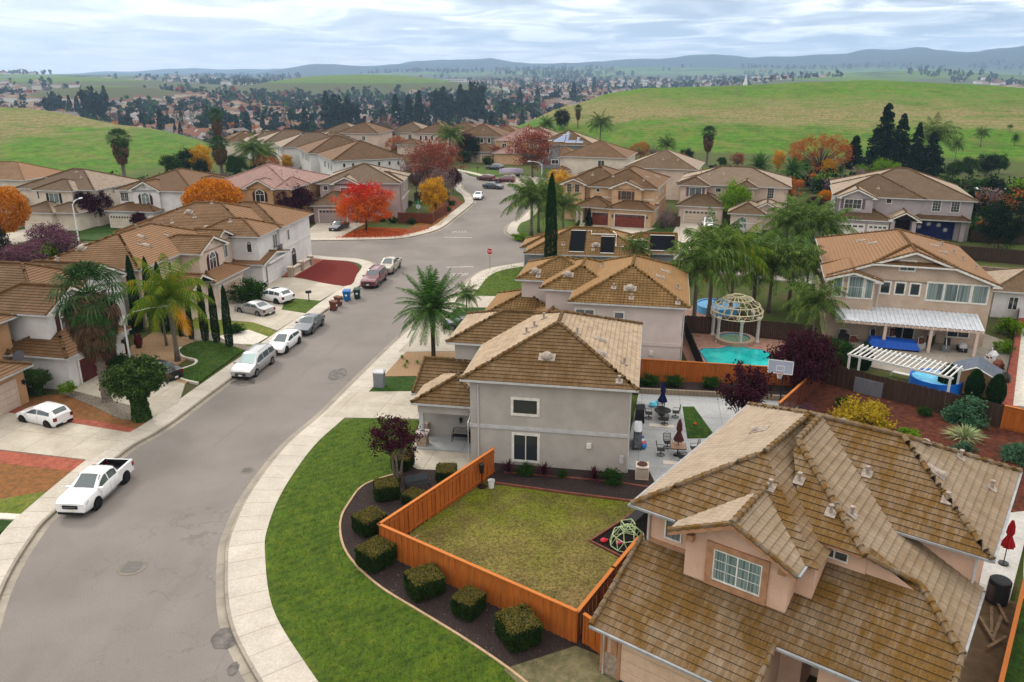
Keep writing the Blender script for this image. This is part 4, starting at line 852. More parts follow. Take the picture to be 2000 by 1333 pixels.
# ================= pale house with the single wide garage (upper right centre)
h = House('stucco_house', 'pale pink-beige house with one wide garage and a half-hidden white car on its drive', -18, -6, 148, WPK, RF, WHITE)
h.wing(-16.2, 143.2, 3., 157.4, 6.2, pitch=.34); h.wing(-15.8, 141.4, -10.3, 150, 6.2, pitch=.4); h.wing(-6.4, 141.2, -2.4, 149, 6.2, pitch=.45)
h.wing(-15.5, 138.6, -7.2, 146, 3.1, 'u', ends='hh', pitch=.5); h.wing(-6.6, 133.2, -.6, 142, 3.1, pitch=.45); h.wing(-3.2, 136, 2, 143, 3.3, 'v', ends='gh', pitch=.5)
h.garage('f', 139.1, -11.4, 5.2, 2.1, mat('beige_garage', 'c4b6a8', None, 1, .6), True)
h.win('f', 141.9, -12.7, 4.35, 2.0, 1.4, pane=GLB, shut=SHUTM); h.win('f', 143.7, -9.0, 5.0, .8, .6, panes=1); h.win('f', 143.7, -.3, 4.3, 1.0, 1.7, panes=1, grid=(2, 3)); h.win('f', 143.7, -6.9, 4.4, .5, 1.3, panes=1)
h.win('f', 133.7, -4.3, .7, 1.6, 1., 'arch', pane=GLC, grid=(3, 1)); h.belt('f', 133.7, -6.1, -1.1, 1.5, .1)
for q in ((-11, 147, 'pipe'), (-8.5, 147.5, 'pipe'), (-12.5, 148.5, 'pipe')): h.vent(*q)
h.fin()
# ================= lavender grey house
h = House('stucco_house', 'lavender-grey house with white garage doors and big white snowflakes in a dark bay', -19, 17, 146, WLV, RF, WHITE)
h.wing(7.0, 137.2, 27.4, 156, 6.2, pitch=.38); h.wing(6.8, 137.0, 20.2, 150, 6.2, pitch=.42); h.wing(7.4, 135.0, 13.2, 143, 6.2, 'v', ends='gh', pitch=.45)
h.wing(7.2, 133.6, 15.8, 140, 3.1, 'u', ends='hh', pitch=.4); h.wing(15., 133.2, 19.6, 142, 3.3, 'v', ends='gh', pitch=.55, wall=False); h.wing(18.5, 136.5, 26.8, 144, 3.2, 'u', ends='hh', pitch=.45, wall=False)
h.wall.box(15.4, 133.8, -.3, 16., 138, 3.2, WLV); h.wall.box(18.4, 133.8, -.3, 19.0, 138, 3.2, WLV); h.wall.box(25.6, 137, -.3, 26.3, 143, 3.1, WLV)
WGD = mat('white_garage', 'cfcbc7', None, 1, .6)
h.garage('f', 134.1, 10.0, 3.4, 2.1, WGD, True, rows=4); h.garage('f', 134.1, 13.7, 2.6, 2.1, WGD, True)
h.win('f', 135.5, 9.8, 4.5, 2.4, 1.4, shut=SHUTM, grid=(3, 1)); h.win('f', 137.5, 15.1, 5.3, .7, .65, panes=1); h.tr.M = h.T; h.tr.box(8.3, 135.38, 4.1, 11.3, 135.5, 4.3, WLV)
h.win('f', 137.6, 18.3, 4.4, 1.1, 1.6, panes=1, grid=(2, 3)); h.win('f', 137.7, 21.9, 4.4, 1.1, 1.6, panes=1, grid=(2, 3)); h.win('f', 137.7, 24.5, 4.4, 1.1, 1.6, panes=1, grid=(2, 3))
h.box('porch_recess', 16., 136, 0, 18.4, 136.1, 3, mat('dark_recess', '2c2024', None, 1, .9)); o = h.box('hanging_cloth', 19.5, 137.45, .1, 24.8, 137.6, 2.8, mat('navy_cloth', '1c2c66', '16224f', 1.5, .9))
for u_, z_ in ((19.9, 1.9), (21.2, 2.4), (22.6, 2.3), (23.6, 1.6)):
    m = h.mb(); 
    for k in range(6): a = math.pi * k / 3; m.tube([(u_, 137.42, z_), (u_ + .34 * math.cos(a), 137.42, z_ + .34 * math.sin(a))], .05, WHITE, 4); m.tube([(u_ + .2 * math.cos(a), 137.4, z_ + .2 * math.sin(a)), (u_ + .32 * math.cos(a + .4), 137.4, z_ + .32 * math.sin(a + .4))], .035, WHITE, 4)
    m.build('snowflake', o)
for q in ((9.5, 146, 'pipe'), (13.5, 139.4, 'pipe'), (16, 152, 'pipe')): h.vent(*q)
h.fin()
# ================= tan house with the patio roof
h = House('stucco_house', 'tan stucco house with orange mossy roof and long white patio roof across its back', -17, 14, 90, WT, RG, WHITE)
PU = 14.9
h.wing(7.2, 80.9, 22.4, 100, 6.1, 'v', ends='gh', pitch=.37, oh=.55)
h.slope([(11.2, 80.85, 7.62), (18.4, 80.85, 7.62), (14.8, 84.2, 9.05)]); h.cap((11.2, 80.85, 7.64), (14.8, 84.2, 9.05)); h.cap((18.4, 80.85, 7.64), (14.8, 84.2, 9.05))
h.fas.box(11.2, 80.82, 7.44, 18.4, 80.92, 7.6, WHITE)
h.wing(7.0, 79.9, 12.2, 86, 6.05, 'v', ends='gg', pitch=.3, oh=.55)
h.win('f', 81.45, 12.65, 4.7, .75, 1.05, trim=.14, panes=1); h.win('f', 81.45, 13.95, 4.7, .75, 1.05, trim=.14, panes=1); h.win('f', 81.45, 15.25, 4.7, .75, 1.05, trim=.14, panes=1)
h.win('f', 81.45, 17., 4.35, 1.3, 1.6, pane=GLC, trim=.15, panes=1); h.win('f', 81.45, 18.9, 4.35, 2.1, 1.6, pane=GLC, trim=.15); h.win('f', 81.45, 20.8, 4.35, 1.2, 1.6, pane=GLC, trim=.15, panes=1)
h.win('f', 81.45, 14.3, 7.05, 1.2, .85, pane=GLB, trim=.14, panes=2)
h.win('f', 80.45, 9.9, 4.3, 1.25, 2.0, pane=GLC, grid=(0, 1), trim=.14, panes=1); h.win('f', 80.45, 8.3, 4.3, .7, 2.0, pane=GLC, trim=.12, panes=1); h.win('f', 80.45, 11.1, 4.3, .6, 2.0, pane=GLC, trim=.1, panes=1)
h.win('f', 81.45, 14.8, .3, 1.9, 2.0, pane=GL); h.win('f', 81.45, 19.6, .9, 1.8, 1.1, pane=GL); h.win('f', 81.45, 11.3, .2, 1., 2.1, pane=GL, panes=1)
h.pipe([(12., 80.6, 6.), (12., 80.6, 3.2)]); h.win('r', 21.85, 86, 4.4, 1.4, 1.2)
for q in ((11.2, 92, 'cone'), (12., 89.4, 'cone'), (18.2, 91, 'cone'), (18.6, 88.5, 'cone'), (17.0, 95, 'cone'), (19.6, 94.4, 'pipe'), (20.2, 91.5, 'pipe'), (20.6, 89, 'pipe'), (21.3, 86.5, 'pipe'), (16.4, 97, 'cone')): h.vent(*q)
# patio roof: ribbed white sheet on a beam and posts
CORR = mat('white_ribbed_sheet', 'd3d6da', 'bfc3c8', 2., .5, .4)
q = h.mb(); n = 64
for i in range(n):
    u_ = 8.3 + i * 12.6 / n; up_ = .05 if i % 2 else 0.
    q.mesh([(u_, 78.0, 2.62 + up_), (u_ + .197, 78.0, 2.62 + up_), (u_ + .197, 81.4, 3.25 + up_), (u_, 81.4, 3.25 + up_)], [(0, 1, 2, 3)], CORR)
    q.mesh([(u_, 78.0, 2.62), (u_, 78., 2.68), (u_, 81.4, 3.31), (u_, 81.4, 3.25)], [(0, 1, 2, 3)], CORR)
po = q.build('patio_roof', h.o)
q = h.mb(); q.box(8.3, 78.05, 2.35, 20.9, 78.2, 2.58, WPK)
for i in range(22): q.box(8.5 + i * .58, 77.75, 2.42, 8.6 + i * .58, 78.4, 2.56, WPK)
q.build('beam', po)
for u_ in (12.7, 16.6, 20.4): q = h.mb(); q.box(u_ - .13, 78.02, 0, u_ + .13, 78.28, 2.4, WPK); q.build('post', po)
h.fin()
# ================= houses cut by the right edge
h = House('stucco_house', 'pink-beige house cut off by the right edge, solar panel on its low roof', -15, 79, 185, WPK, RF, WHITE, near=False)
h.wing(71.6, 176, 92, 194, 6.2); h.wing(72, 176.2, 84, 190, 6.7); h.belt('f', 176.6, 72.2, 91, 3., .25, WSN); panel(h, 74.5, 80, 178, 182, m=mat('blue_black_panel', '2b3038', None, 1, .25)); h.fin()
h = House('stucco_house', 'low white-walled house beyond the wooden gate at the right edge of the photo', -17, 27, 97, WW, RF, WHITE, near=False)
h.wing(24.6, 92.5, 36, 101, 3.0); h.win('f', 93, 27, 1., .8, 1.3, pane=GL); h.win('f', 93, 29.4, 1., .8, 1.3, pane=GL); h.fin()
# ================= left side of the street
h = House('stucco_house', 'sand-coloured garage wing cut by the left edge with a grey dish on its wall', -11, -52, 50, WSN, RD, WHITE)
h.wing(-58, 44, -48.2, 50.4, 3.1, 'u', ends='hh', pitch=.42); h.wing(-62, 42, -51.8, 53.6, 5.9); h.garage('r', -48.7, 46.6, 4.4, 2.15, WPK, trim=WPK)
m = h.mb(); m.M = h.T @ Matrix.Translation((-49.4, 50.6, 3.6)) @ Matrix.Rotation(R(60), 4, 'X'); m.lathe(0, 0, [(.0, .0), (.35, .05), (.5, .14)], mat('dish_grey', '55555a', None, 1, .5), 16); m.M = h.T; m.tube([(-49.4, 50.6, 3.5), (-49.6, 50.2, 3.0)], .04, MC['dish_grey'], 6); m.build('satellite_dish', h.o)
h.lamp('r', -48.7, 49.6, 1.9); h.fin()
h = House('stucco_house', 'white stucco house with a maroon garage door behind the shaggy fan palm', -11, -54, 60, WW, RD, WHITE)
h.wing(-57, 53.6, -49.0, 60.0, 6.1, 'u', ends='hg', pitch=.5); h.wing(-66, 56, -52.2, 66, 6.1, pitch=.45); h.wing(-62, 60.5, -51.5, 67.5, 6.1, 'u', ends='hg', pitch=.5)
h.wing(-53.4, 52.3, -46.7, 60.4, 3.0, pitch=.46); h.wing(-60, 52, -51.8, 58, 3.05, pitch=.4)
h.garage('r', -47.2, 56.35, 4.6, 2.05, MG, rows=5); h.win('r', -49.5, 56.3, 3.95, 1.5, 1.35, 'arch', pane=GL, shut=SHUT, grid=(0, 0), label='arched window between maroon shutters'); h.win('f', 56.5, -54.6, 4.3, .55, .7, panes=1, grid=(1, 1)); h.belt('f', 54.1, -56, -49.6, 3.4, .14)
h.tr.M = h.T
for v_, z_ in ((56.1, 7.35), (55.9, 7.05), (56.35, 7.05)): h.tr.box(-49.56, v_ - .1, z_, -49.46, v_ + .1, z_ + .2, WSN)
h.win('r', -52, 64.3, 4.2, .8, 1.1, panes=1); h.lamp('r', -47.2, 59.6, 2.)
for q in ((-56, 64, 'pipe'), (-58, 63, 'pipe'), (-55, 66, 'pipe')): h.vent(*q)
h.fin()
h = House('stucco_house', 'beige-pink house with an arched entry and maroon shutters, behind the row of tall cypresses', -9, -51, 78, WPK, RG, WHITE)
h.wing(-60.4, 70.5, -48.7, 88, 6.2, pitch=.4); h.wing(-54, 78, -46.4, 84.4, 6.2, 'u', ends='hg', pitch=.42); h.wing(-54, 83.2, -47.6, 88.5, 6.2, 'u', ends='hg', pitch=.42)
h.wing(-51, 77.6, -44.9, 85.6, 3.1, pitch=.4); h.wing(-50, 73.6, -45.2, 78.4, 3.3, 'u', ends='hg', pitch=.5, wall=False); h.wing(-50.5, 71.6, -47.4, 76, 3.0, pitch=.45)
h.wall.box(-49.5, 74.1, -.3, -45.9, 77.9, 3.2, WPK)
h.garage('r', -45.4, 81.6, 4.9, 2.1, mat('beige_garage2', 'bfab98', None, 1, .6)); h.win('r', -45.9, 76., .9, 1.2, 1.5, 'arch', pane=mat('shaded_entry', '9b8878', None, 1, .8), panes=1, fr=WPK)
h.win('r', -46.9, 81.2, 3.75, 1.3, 1.35, 'arch', pane=GL, shut=SHUT, label='tall arched window with maroon shutters'); h.win('r', -49.2, 76.4, 4.7, .55, .9, panes=1); h.win('r', -49.2, 73.5, 4.4, 1.3, 1.1, pane=GLB); h.win('f', 71, -52.9, 3.8, 1.6, 1.2, pane=GLB); h.win('r', -48.1, 86.2, 4.0, 1.2, 1.5, pane=GLB); h.belt('f', 71, -59.8, -49.3, 2.9, .2); h.belt('r', -49.2, 71, 77.6, 2.9, .2)
for v_, z_ in ((81.2, 7.0), (81.0, 6.75), (81.4, 6.75)): h.tr.M = h.T; h.tr.box(-46.96, v_ - .07, z_, -46.86, v_ + .07, z_ + .15, BLK)
for q in ((-57, 73.5, 'dome'), (-53, 78, 'cone'), (-51.5, 76.5, 'cone'), (-58.5, 71.5, 'pipe'), (-52, 76, 'pipe'), (-54.5, 79.5, 'pipe'), (-52, 81, 'pipe')): h.vent(*q)
h.fin()
h = House('stucco_house', 'bright white house with a small iron balcony and a white garage door', -7, -48, 98, WW, RB if 0 else RG, WHITE)
h.wing(-60, 89.6, -42.2, 104, 6.2, pitch=.38); h.wing(-50, 89.2, -41.2, 96.4, 6.25, pitch=.42); h.wing(-54, 95, -40.9, 106.4, 6.2, 'u', ends='hh', pitch=.4); h.wing(-46, 88.6, -40.7, 96.6, 3., 'u', ends='hg', pitch=.2) 
h.garage('r', -41.1, 92.6, 4.6, 2.1, WW); h.win('f', 90, -45.7, 4.2, 1.4, 1.4, pane=GLB); h.win('f', 89.65, -42.8, 4.3, .55, 1.0, 'arch', panes=1)
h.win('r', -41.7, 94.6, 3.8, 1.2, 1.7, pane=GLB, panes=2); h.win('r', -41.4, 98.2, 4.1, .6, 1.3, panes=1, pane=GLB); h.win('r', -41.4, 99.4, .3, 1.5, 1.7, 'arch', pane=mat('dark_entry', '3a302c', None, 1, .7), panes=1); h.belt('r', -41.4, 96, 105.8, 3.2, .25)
b = h.mb(); b.box(-41.7, 93.8, 3.45, -41.1, 95.4, 3.52, BLK)
for i in range(12): v_ = 93.85 + i * .137; b.box(-41.12, v_, 3.5, -41.09, v_ + .03, 4.15, BLK)
b.box(-41.14, 93.8, 4.12, -41.08, 95.4, 4.18, BLK); b.box(-41.7, 93.8, 4.12, -41.1, 93.84, 4.18, BLK); b.build('balcony', h.o)
h.tr.M = h.T; h.tr.box(-41.5, 90.0, 2.75, -40.6, 95.6, 2.95, WW)
for q in ((-57, 93, 'dome'), (-53.6, 92, 'pipe'), (-52.6, 94.4, 'dome'), (-54.5, 91.3, 'pipe'), (-51.3, 93.3, 'pipe'), (-48.8, 91.2, 'cone'), (-46, 92, 'pipe'), (-50.5, 96.6, 'pipe')): h.vent(*q)
h.fin()
# low cream balustrade wall in front of it
t = thing('balustrade', 'low cream stone balustrade along the paved entry beside the red mulch', 'balustrade', (-27.6, 101.5, .15), R(-9))
m = MB(); m.box(-.18, -3.2, 0, .18, 3.4, .15, WCR); m.build('base', t); m = MB(); m.box(-.2, -3.2, .95, .2, 3.4, 1.1, WCR); m.build('rail', t)
m = MB()
for i in range(17): m.lathe(0, -2.8 + i * .37, [(.06, .15), (.11, .35), (.05, .7), (.08, .95)], WCR, 6)
m.build('balusters', t)
for y_ in (-3.1, .1, 3.3): m = MB(); m.box(-.3, y_ - .3, 0, .3, y_ + .3, 1.25, STONE); m.box(-.34, y_ - .34, 1.25, .34, y_ + .34, 1.36, WCR); m.build('pillar', t)
# --- far left pair
h = House('stucco_house', 'off-white house with dark shutters at the far left below the grass hill', -10, -98, 124, WCR, RF, WHITE)
h.wing(-106, 118.6, -91, 131.5, 6.2, pitch=.4); h.wing(-101.6, 117.2, -94, 124, 6.2, pitch=.42); h.wing(-98.5, 114.4, -91.5, 121, 3.1, 'u', ends='hh', pitch=.35, wall=True); h.wing(-102, 113.6, -95.5, 120, 3.15, pitch=.4); h.wing(-109, 116, -104, 122, 4.4)
h.garage('f', 114.1, -98.6, 4.4, 2.1, WCR); h.win('f', 117.7, -98., 4.15, 1.7, 1.5, pane=GLC, shut=SHUTB); h.win('f', 117.7, -100.9, 4.7, .3, 1.2, panes=1); h.win('f', 119.1, -93.2, 4.6, .6, .7, 'arch', panes=1, shut=SHUTB); h.win('r', -91.5, 121, 4.6, .8, 1.4, pane=GLB, panes=1); h.win('r', -91.5, 124, 5., .5, 1.1, pane=GLB, panes=1); h.win('r', -91.5, 127, 5., .5, 1.1, pane=GLB, panes=1)
for q in ((-102.5, 122, 'pipe'), (-96, 122.4, 'pipe'), (-98, 124, 'pipe')): h.vent(*q)
h.fin()
h = House('stucco_house', 'white house with arched shuttered window under a gable, left of the small orange tree', -10, -81, 125, WW, RD, WHITE)
h.wing(-88.4, 120., -74, 136, 6.2, pitch=.36); h.wing(-85.6, 119.6, -79.8, 126, 6.2, 'v', ends='gh', pitch=.5); h.wing(-80, 125, -73.5, 134, 6.1, pitch=.4); h.wing(-89, 117.6, -80, 123, 3.1, 'u', ends='hh', pitch=.35); h.wing(-79, 121, -75, 127, 3.2, 'v', ends='gh')
h.garage('f', 118.1, -86.5, 4.0, 2.1, WCR, True); h.win('f', 120.1, -82.9, 3.9, 1.4, 1.2, 'arch', pane=GLC, shut=SHUT); h.win('f', 120.5, -87., 4.3, 1.4, 1.4, pane=GL, grid=(3, 2))
for u_ in (-78.7, -76.9, -75.2): h.win('f', 125.5, u_, 5., .5, .6, panes=1)
for u_, z_ in ((-82.9, 6.9), (-83.1, 6.6), (-82.7, 6.6)): h.tr.M = h.T; h.tr.box(u_ - .07, 120.0, z_, u_ + .07, 120.1, z_ + .15, BLK)
for q in ((-83, 128, 'pipe'), (-80, 130, 'pipe'), (-78, 133, 'pipe')): h.vent(*q)
h.fin()
h = House('stucco_house', 'sliver of a terracotta-roofed house at the extreme left edge behind the orange tree', -10, -120, 134, WCR, RG, WHITE, near=False)
h.wing(-130, 128, -112, 140, 6.2); h.fin()
h = House('stucco_house', 'sand-coloured house with a pink clay roof and a maroon-shuttered arched window', -9, -64, 135, WSN, RE, WHITE)
h.wing(-73.5, 126.8, -57.2, 144.5, 6.2, pitch=.36); h.wing(-66., 126.2, -60.2, 132, 6.2, 'v', ends='gh', pitch=.5); h.wing(-60.5, 126.9, -57.2, 134, 6.15, 'u', ends='hh', pitch=.45)
h.win('f', 126.7, -63.1, 4.0, 1.5, 1.2, 'arch', pane=GL, shut=SHUT, fr=WHITE); h.tr.M = h.T; h.tr.box(-64.4, 126.2, 3.6, -61.8, 126.7, 3.75, BLK); h.win('r', -57.7, 131, 4.4, 1.0, 1.7, pane=GLB); h.win('r', -57.7, 134, 5.3, .6, .8, pane=GLB, panes=1)
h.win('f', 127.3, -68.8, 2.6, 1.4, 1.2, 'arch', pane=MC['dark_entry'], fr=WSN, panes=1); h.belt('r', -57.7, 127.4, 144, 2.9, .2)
h.tr.box(-63.2, 126.6, 6.55, -62.95, 126.7, 6.95, WHITE)
for q in ((-63, 135, 'cone'), (-61.5, 132.5, 'pipe'), (-60, 130.5, 'cone'), (-60.5, 135, 'pipe'), (-59, 134, 'pipe'), (-61.5, 138, 'cone')): h.vent(*q)
h.fin()
h = House('stucco_house', 'mauve house with a streaked brown roof half hidden by the red maple', 0, -27, 148, WMV, RF, WHITE)
h.wing(-34.4, 141.2, -19.6, 155.6, 6.2, pitch=.36); h.wing(-31.8, 140.4, -26.6, 148, 6.2, 'v', ends='gh', pitch=.45); h.wing(-26.4, 143.6, -19.4, 150, 6.25, 'u', ends='hh', pitch=.4); h.wing(-34.6, 136.2, -26.8, 143, 3.1, 'u', ends='hh', pitch=.55); h.wing(-27, 138.6, -22, 145, 3.2, 'v', ends='gh', pitch=.5)
h.garage('f', 136.7, -30.8, 4.7, 2.15, mat('mauve_garage', 'a79894', None, 1, .6), True); h.win('f', 141.7, -32.9, 5., .7, .7, panes=1, trim=.14); h.win('f', 140.9, -29.2, 4.1, 1.8, 1.4, pane=mat('rose_blind', '8a6668', '6f5154', 3., .5), shut=None); h.win('r', -19.9, 148, 4.2, 1., 1.4, pane=GLC); h.win('r', -19.9, 147.4, .9, 1.4, 1.8, pane=GLB, fr=WHITE); h.belt('r', -19.9, 144, 155, 2.9, .2)
for q in ((-30, 146, 'pipe'), (-24, 147.5, 'pipe'), (-22.5, 149, 'pipe')): h.vent(*q)
h.fin()
# ================= long row of white houses stepping away up the slope
def rowhouse(lab, u0, v0, u1, v1, wall, roof, wins, extra=None, z=0., ze=6.2, ang=24, pitch=.4):
    h = House('stucco_house', lab, ang, (u0 + u1) / 2, (v0 + v1) / 2, wall, roof, WHITE, near=True, z=z, group='houses stepping away towards the valley')
    h.wing(u0, v0, u1, v1, ze + z, pitch=pitch, z0=z - 3)
    if extra: h.wing(*extra, ze + z, pitch=pitch, z0=z - 3)
    for w_ in wins:
        if w_[0] == 'f': h.win('f', v0 + .5, w_[1], w_[2] + z, w_[3], w_[4], panes=1 if w_[3] < 1 else 2, pane=GL if w_[3] < 1 else GLB)
        else: h.win('l', u0 + .5, w_[1], w_[2] + z, w_[3], w_[4], pane=GLB)
    for _ in range(6): h.vent(rnd.uniform(u0 + 2, u1 - 2), rnd.uniform(v0 + 2, v1 - 2), rnd.choice(('pipe', 'cone', 'pipe')))
    return h.fin()
w6 = [('f', u_, 4.7, .5, .8) for u_ in (39, 41, 43.1, 46.9, 49.3, 51.4)] + [('l', 182, 3.8, 1.2, 1.3), ('l', 185, 3.8, 1.2, 1.3), ('l', 189, 3.8, 1.6, 1.3)]
rowhouse('white house with six small square windows in its end wall, nearest of the stepping row', 36.3, 178.4, 53.4, 196, WW, RD, w6)
ww = lambda v_: [('l', v_ + 3, 4., 1., 1.4), ('l', v_ + 6, 4., 1.2, 1.4), ('l', v_ + 10, 4., 1.2, 1.4)]
rowhouse('second white house of the stepping row, with pale vents scattered on a rusty roof', 34.6, 197.5, 52, 214, WW, RD, ww(197.5))
rowhouse('third house of the stepping row, its roof half brown and half pale grey', 31.4, 216, 50, 231, WW, RF, ww(216))
rowhouse('fourth house of the stepping row, broad weathered grey roof', 29, 233.5, 46, 247, WCR, RF, ww(233.5))
rowhouse('fifth house of the stepping row, low pale roof beside the tall fan palm', 26.5, 250, 42, 262, WW, RF, ww(250), z=-1)
rowhouse('farthest house of the stepping row with a brown roof, at the valley edge', 21, 258, 34, 272, WCR, RD, ww(258), z=-1.5)
rowhouse('pale-roofed house just behind the stepping row, right of the fan palm', 47, 254, 60, 268, WCR, RF, ww(254), z=-2)
# ================= houses past the end of the upper street
def far(lab, u0, v0, u1, v1, wall, roof, ze=6.2, ang=-10, wins=(), extra=(), garage=None, z=0., pitch=.42):
    h = House('stucco_house', lab, ang, (u0 + u1) / 2, (v0 + v1) / 2, wall, roof, WHITE, near=True, z=z, group='houses at the far end of the street')
    h.wing(u0, v0, u1, v1, ze + z, pitch=pitch, z0=z - 3)
    for e_ in extra: h.wing(*e_[:4], e_[4] + z, pitch=.4, z0=z - 2)
    for w_ in wins: h.win('f', v0 + .5, w_[0], w_[1] + z, w_[2], w_[3], panes=1 if w_[2] < 1 else 2, trim=.16)
    if garage: h.garage('f', garage[1], garage[0], garage[2], 2.1, WSN, True, z0=z + .1)
    for _ in range(4): h.vent(rnd.uniform(u0 + 2, u1 - 2), rnd.uniform(v0 + 2, v1 - 2), 'pipe')
    return h
h = far('greige house with three white-framed windows under a broad rusty hip roof', -60, 240, -45, 258, stucco('greige_stucco', 'a89c8d', '9d9182'), RD, wins=((-51.6, 4.4, .8, 1.3), (-49.4, 4.4, .8, 1.3), (-47, 4.4, .8, 1.3)), extra=((-53.5, 226, -44, 236, 3.1),), garage=(-46.5, 226.5, 4.6)); h.fin()
h = far('cream house with a faded pink roof behind the bare reddish tree', -45.5, 228, -31, 246, WPE, RE, wins=((-42.5, 3.9, 1.2, 1.4), (-39, 3.9, 1., 1.2)), extra=((-45, 223, -36, 230, 3.1),)); h.fin()
h = far('grey house carrying blue-grey solar panels across its roof', -31.5, 216.5, -15.8, 232, stucco('blue_grey_stucco2', '93979a', '878b8e'), RB, wins=((-28.5, 4., .9, 1.2), (-24.5, 4., .9, 1.2), (-26.5, 1.2, 1.8, 1.)))
SOL = mat('blue_grey_solar', '7a8aa8', '68789a', 3., .25, .6)
for q in ((-29.4, -27.6, 218.4, 221.3), (-27.2, -24.2, 218, 221.8), (-24., -21.2, 217.6, 222.6), (-21., -19.2, 217.6, 220.4), (-26.8, -23.5, 222, 223.4)): panel(h, *q, m=SOL)
h.fin()
h = far('pinkish house with narrow windows at the left of the far cluster', -76, 250, -63, 266, WPK, RD, wins=((-73.5, 4., .7, 1.4), (-71.8, 4., .7, 1.4), (-69.8, 4., .7, 1.4)), extra=((-80, 244, -72, 252, 3.1),)); h.fin()
h = far('brown-roofed house half behind the left far cluster', -90, 266, -76, 282, WCR, RF, wins=((-86, 4., 1., 1.4), (-82, 4., 1., 1.4)), z=-1); h.fin()
h = far('tan house with a long brown roof on the skyline of the far cluster', -74, 272, -58, 288, WSN, RD, z=-1.5); h.fin()
h = far('low orange-roofed house beyond the greige one', -56, 262, -42, 278, WCR, RG, z=-1.5); h.fin()
h = far('grey-roofed house behind the solar-panelled one', -44, 250, -30, 266, WCR, RF, z=-1); h.fin()
h = far('beige house at the back left of the far cluster', -100, 246, -86, 262, WPK, RD, wins=((-96, 4, 1., 1.3), (-91, 4, 1, 1.3))); h.fin()
h = far('small pale-roofed house between the row and the far cluster', -112, 262, -99, 276, WCR, RF, z=-1); h.fin()
# dark patio roof beside the row
t = thing('patio_cover', 'flat dark grey patio cover against the white end house of the row', 'patio cover', (-44.0, 172.5, 0), R(24))
m = MB(); m.mesh([(-3.5, -3, 3.1), (3.5, -3, 3.1), (3.5, 3, 3.6), (-3.5, 3, 3.6), (-3.5, -3, 3.25), (3.5, -3, 3.25), (3.5, 3, 3.75), (-3.5, 3, 3.75)], [(3, 2, 1, 0), (4, 5, 6, 7), (0, 1, 5, 4), (1, 2, 6, 5), (3, 0, 4, 7), (2, 3, 7, 6)], mat('slate_sheet', '3c424a', None, 1, .6)); m.build('roof', t)
for x_ in (-3.3, 0, 3.3): m = MB(); m.box(x_ - .08, -2.9, 0, x_ + .08, -2.74, 3.1, WHITE); m.build('post', t)
# ------------------------------------------------------------------ plants
FL = 1555.; PT0 = R(18.775)
def at(px, py, z=0.):
    dx, dy = (px - 1000) / FL, (666.5 - py) / FL; d = (dx, math.cos(PT0) + dy * math.sin(PT0), -math.sin(PT0) + dy * math.cos(PT0)); t = (z - 25) / d[2]; return d[0] * t, d[1] * t
def ground_at(px, py):
    x, y = at(px, py)
    for _ in range(6): z = terrain(x, y); x, y = at(px, py, z)
    return x, y, terrain(x, y)
def tall(x, y, z, pyt):      # height of something at x, y whose top shows at row pyt
    k = (666.5 - pyt) / FL; return 25 + y * (k * math.cos(PT0) - math.sin(PT0)) / (math.cos(PT0) + k * math.sin(PT0)) - z
def leaves(rg, n, centre, size, flat=0., stretch=None):
    vs = []; fs = []
    for i in range(n):
        p = Vector(centre(rg)); a = Vector((rg.gauss(0, 1), rg.gauss(0, 1), rg.gauss(0, 1) * (1 - flat))).normalized(); b = a.orthogonal().normalized(); b = Matrix.Rotation(rg.uniform(0, 6.28), 3, a) @ b; c = a.cross(b)
        s1 = size * rg.uniform(.6, 1.3); s2 = s1 * rg.uniform(.45, .8)
        if stretch: b = Vector(stretch); c = b.cross(a).normalized(); s1 *= 1.8; s2 *= .5
        k = len(vs); vs += [p - b * s1, p + c * s2 + a * s1 * .2, p + b * s1, p - c * s2 + a * s1 * .2]; fs.append((k, k + 1, k + 2, k + 3))
    return vs, fs
def blobs(rg, n, rx, ry, rz, z, shell=.55, top=1., r=.32):
    """centres of leaf clumps on an uneven ellipsoid shell"""
    o = []
    for i in range(n):
        d = Vector((rg.gauss(0, 1), rg.gauss(0, 1), rg.gauss(0, 1))).normalized(); k = rg.uniform(shell, 1.) * (1 + .22 * noise.noise(d * 1.7 + Vector((rx, z, n))))
        o.append((Vector((d.x * rx * k, d.y * ry * k, z + d.z * rz * k)), r * min(rx, rz) * rg.uniform(.6, 1.2)))
    return o
def from_blobs(bl, tight=1.):
    def f(rg):
        c, r = rg.choice(bl); d = Vector((rg.gauss(0, 1), rg.gauss(0, 1), rg.gauss(0, .8))); return c + d * r * .5 * tight
    return f
def trunk_mesh(rg, h0, r0, bl, nb=9, m=None, lean=.2, forks=1):
    mb = MB(); tops = []
    for k in range(forks):
        a = 2 * math.pi * k / forks + rg.uniform(-.4, .4); o = Vector((math.cos(a), math.sin(a), 0)) * (.0 if forks == 1 else r0 * .8); e_ = Vector((math.cos(a) * lean * h0, math.sin(a) * lean * h0, h0))
        if forks > 1: e_ *= 1.
        mb.tube([o, o + (e_ - o) * .3 + Vector((rg.uniform(-.05, .05), rg.uniform(-.05, .05), 0)), o + (e_ - o) * .7, e_], [r0 * 1.25, r0, r0 * .85, r0 * .7], m, 7); tops.append(e_)
    for c, r in rg.sample(bl, min(nb, len(bl))):
        s_ = min(tops, key=lambda q: (q - c).length); s0 = s_ * rg.uniform(.8, 1.); md = s0.lerp(c, .5) + Vector((rg.uniform(-.2, .2), rg.uniform(-.2, .2), .15)) * r
        mb.tube([s0, md, c], [r0 * .5, r0 * .28, r0 * .08], m, 4, False)
    return mb
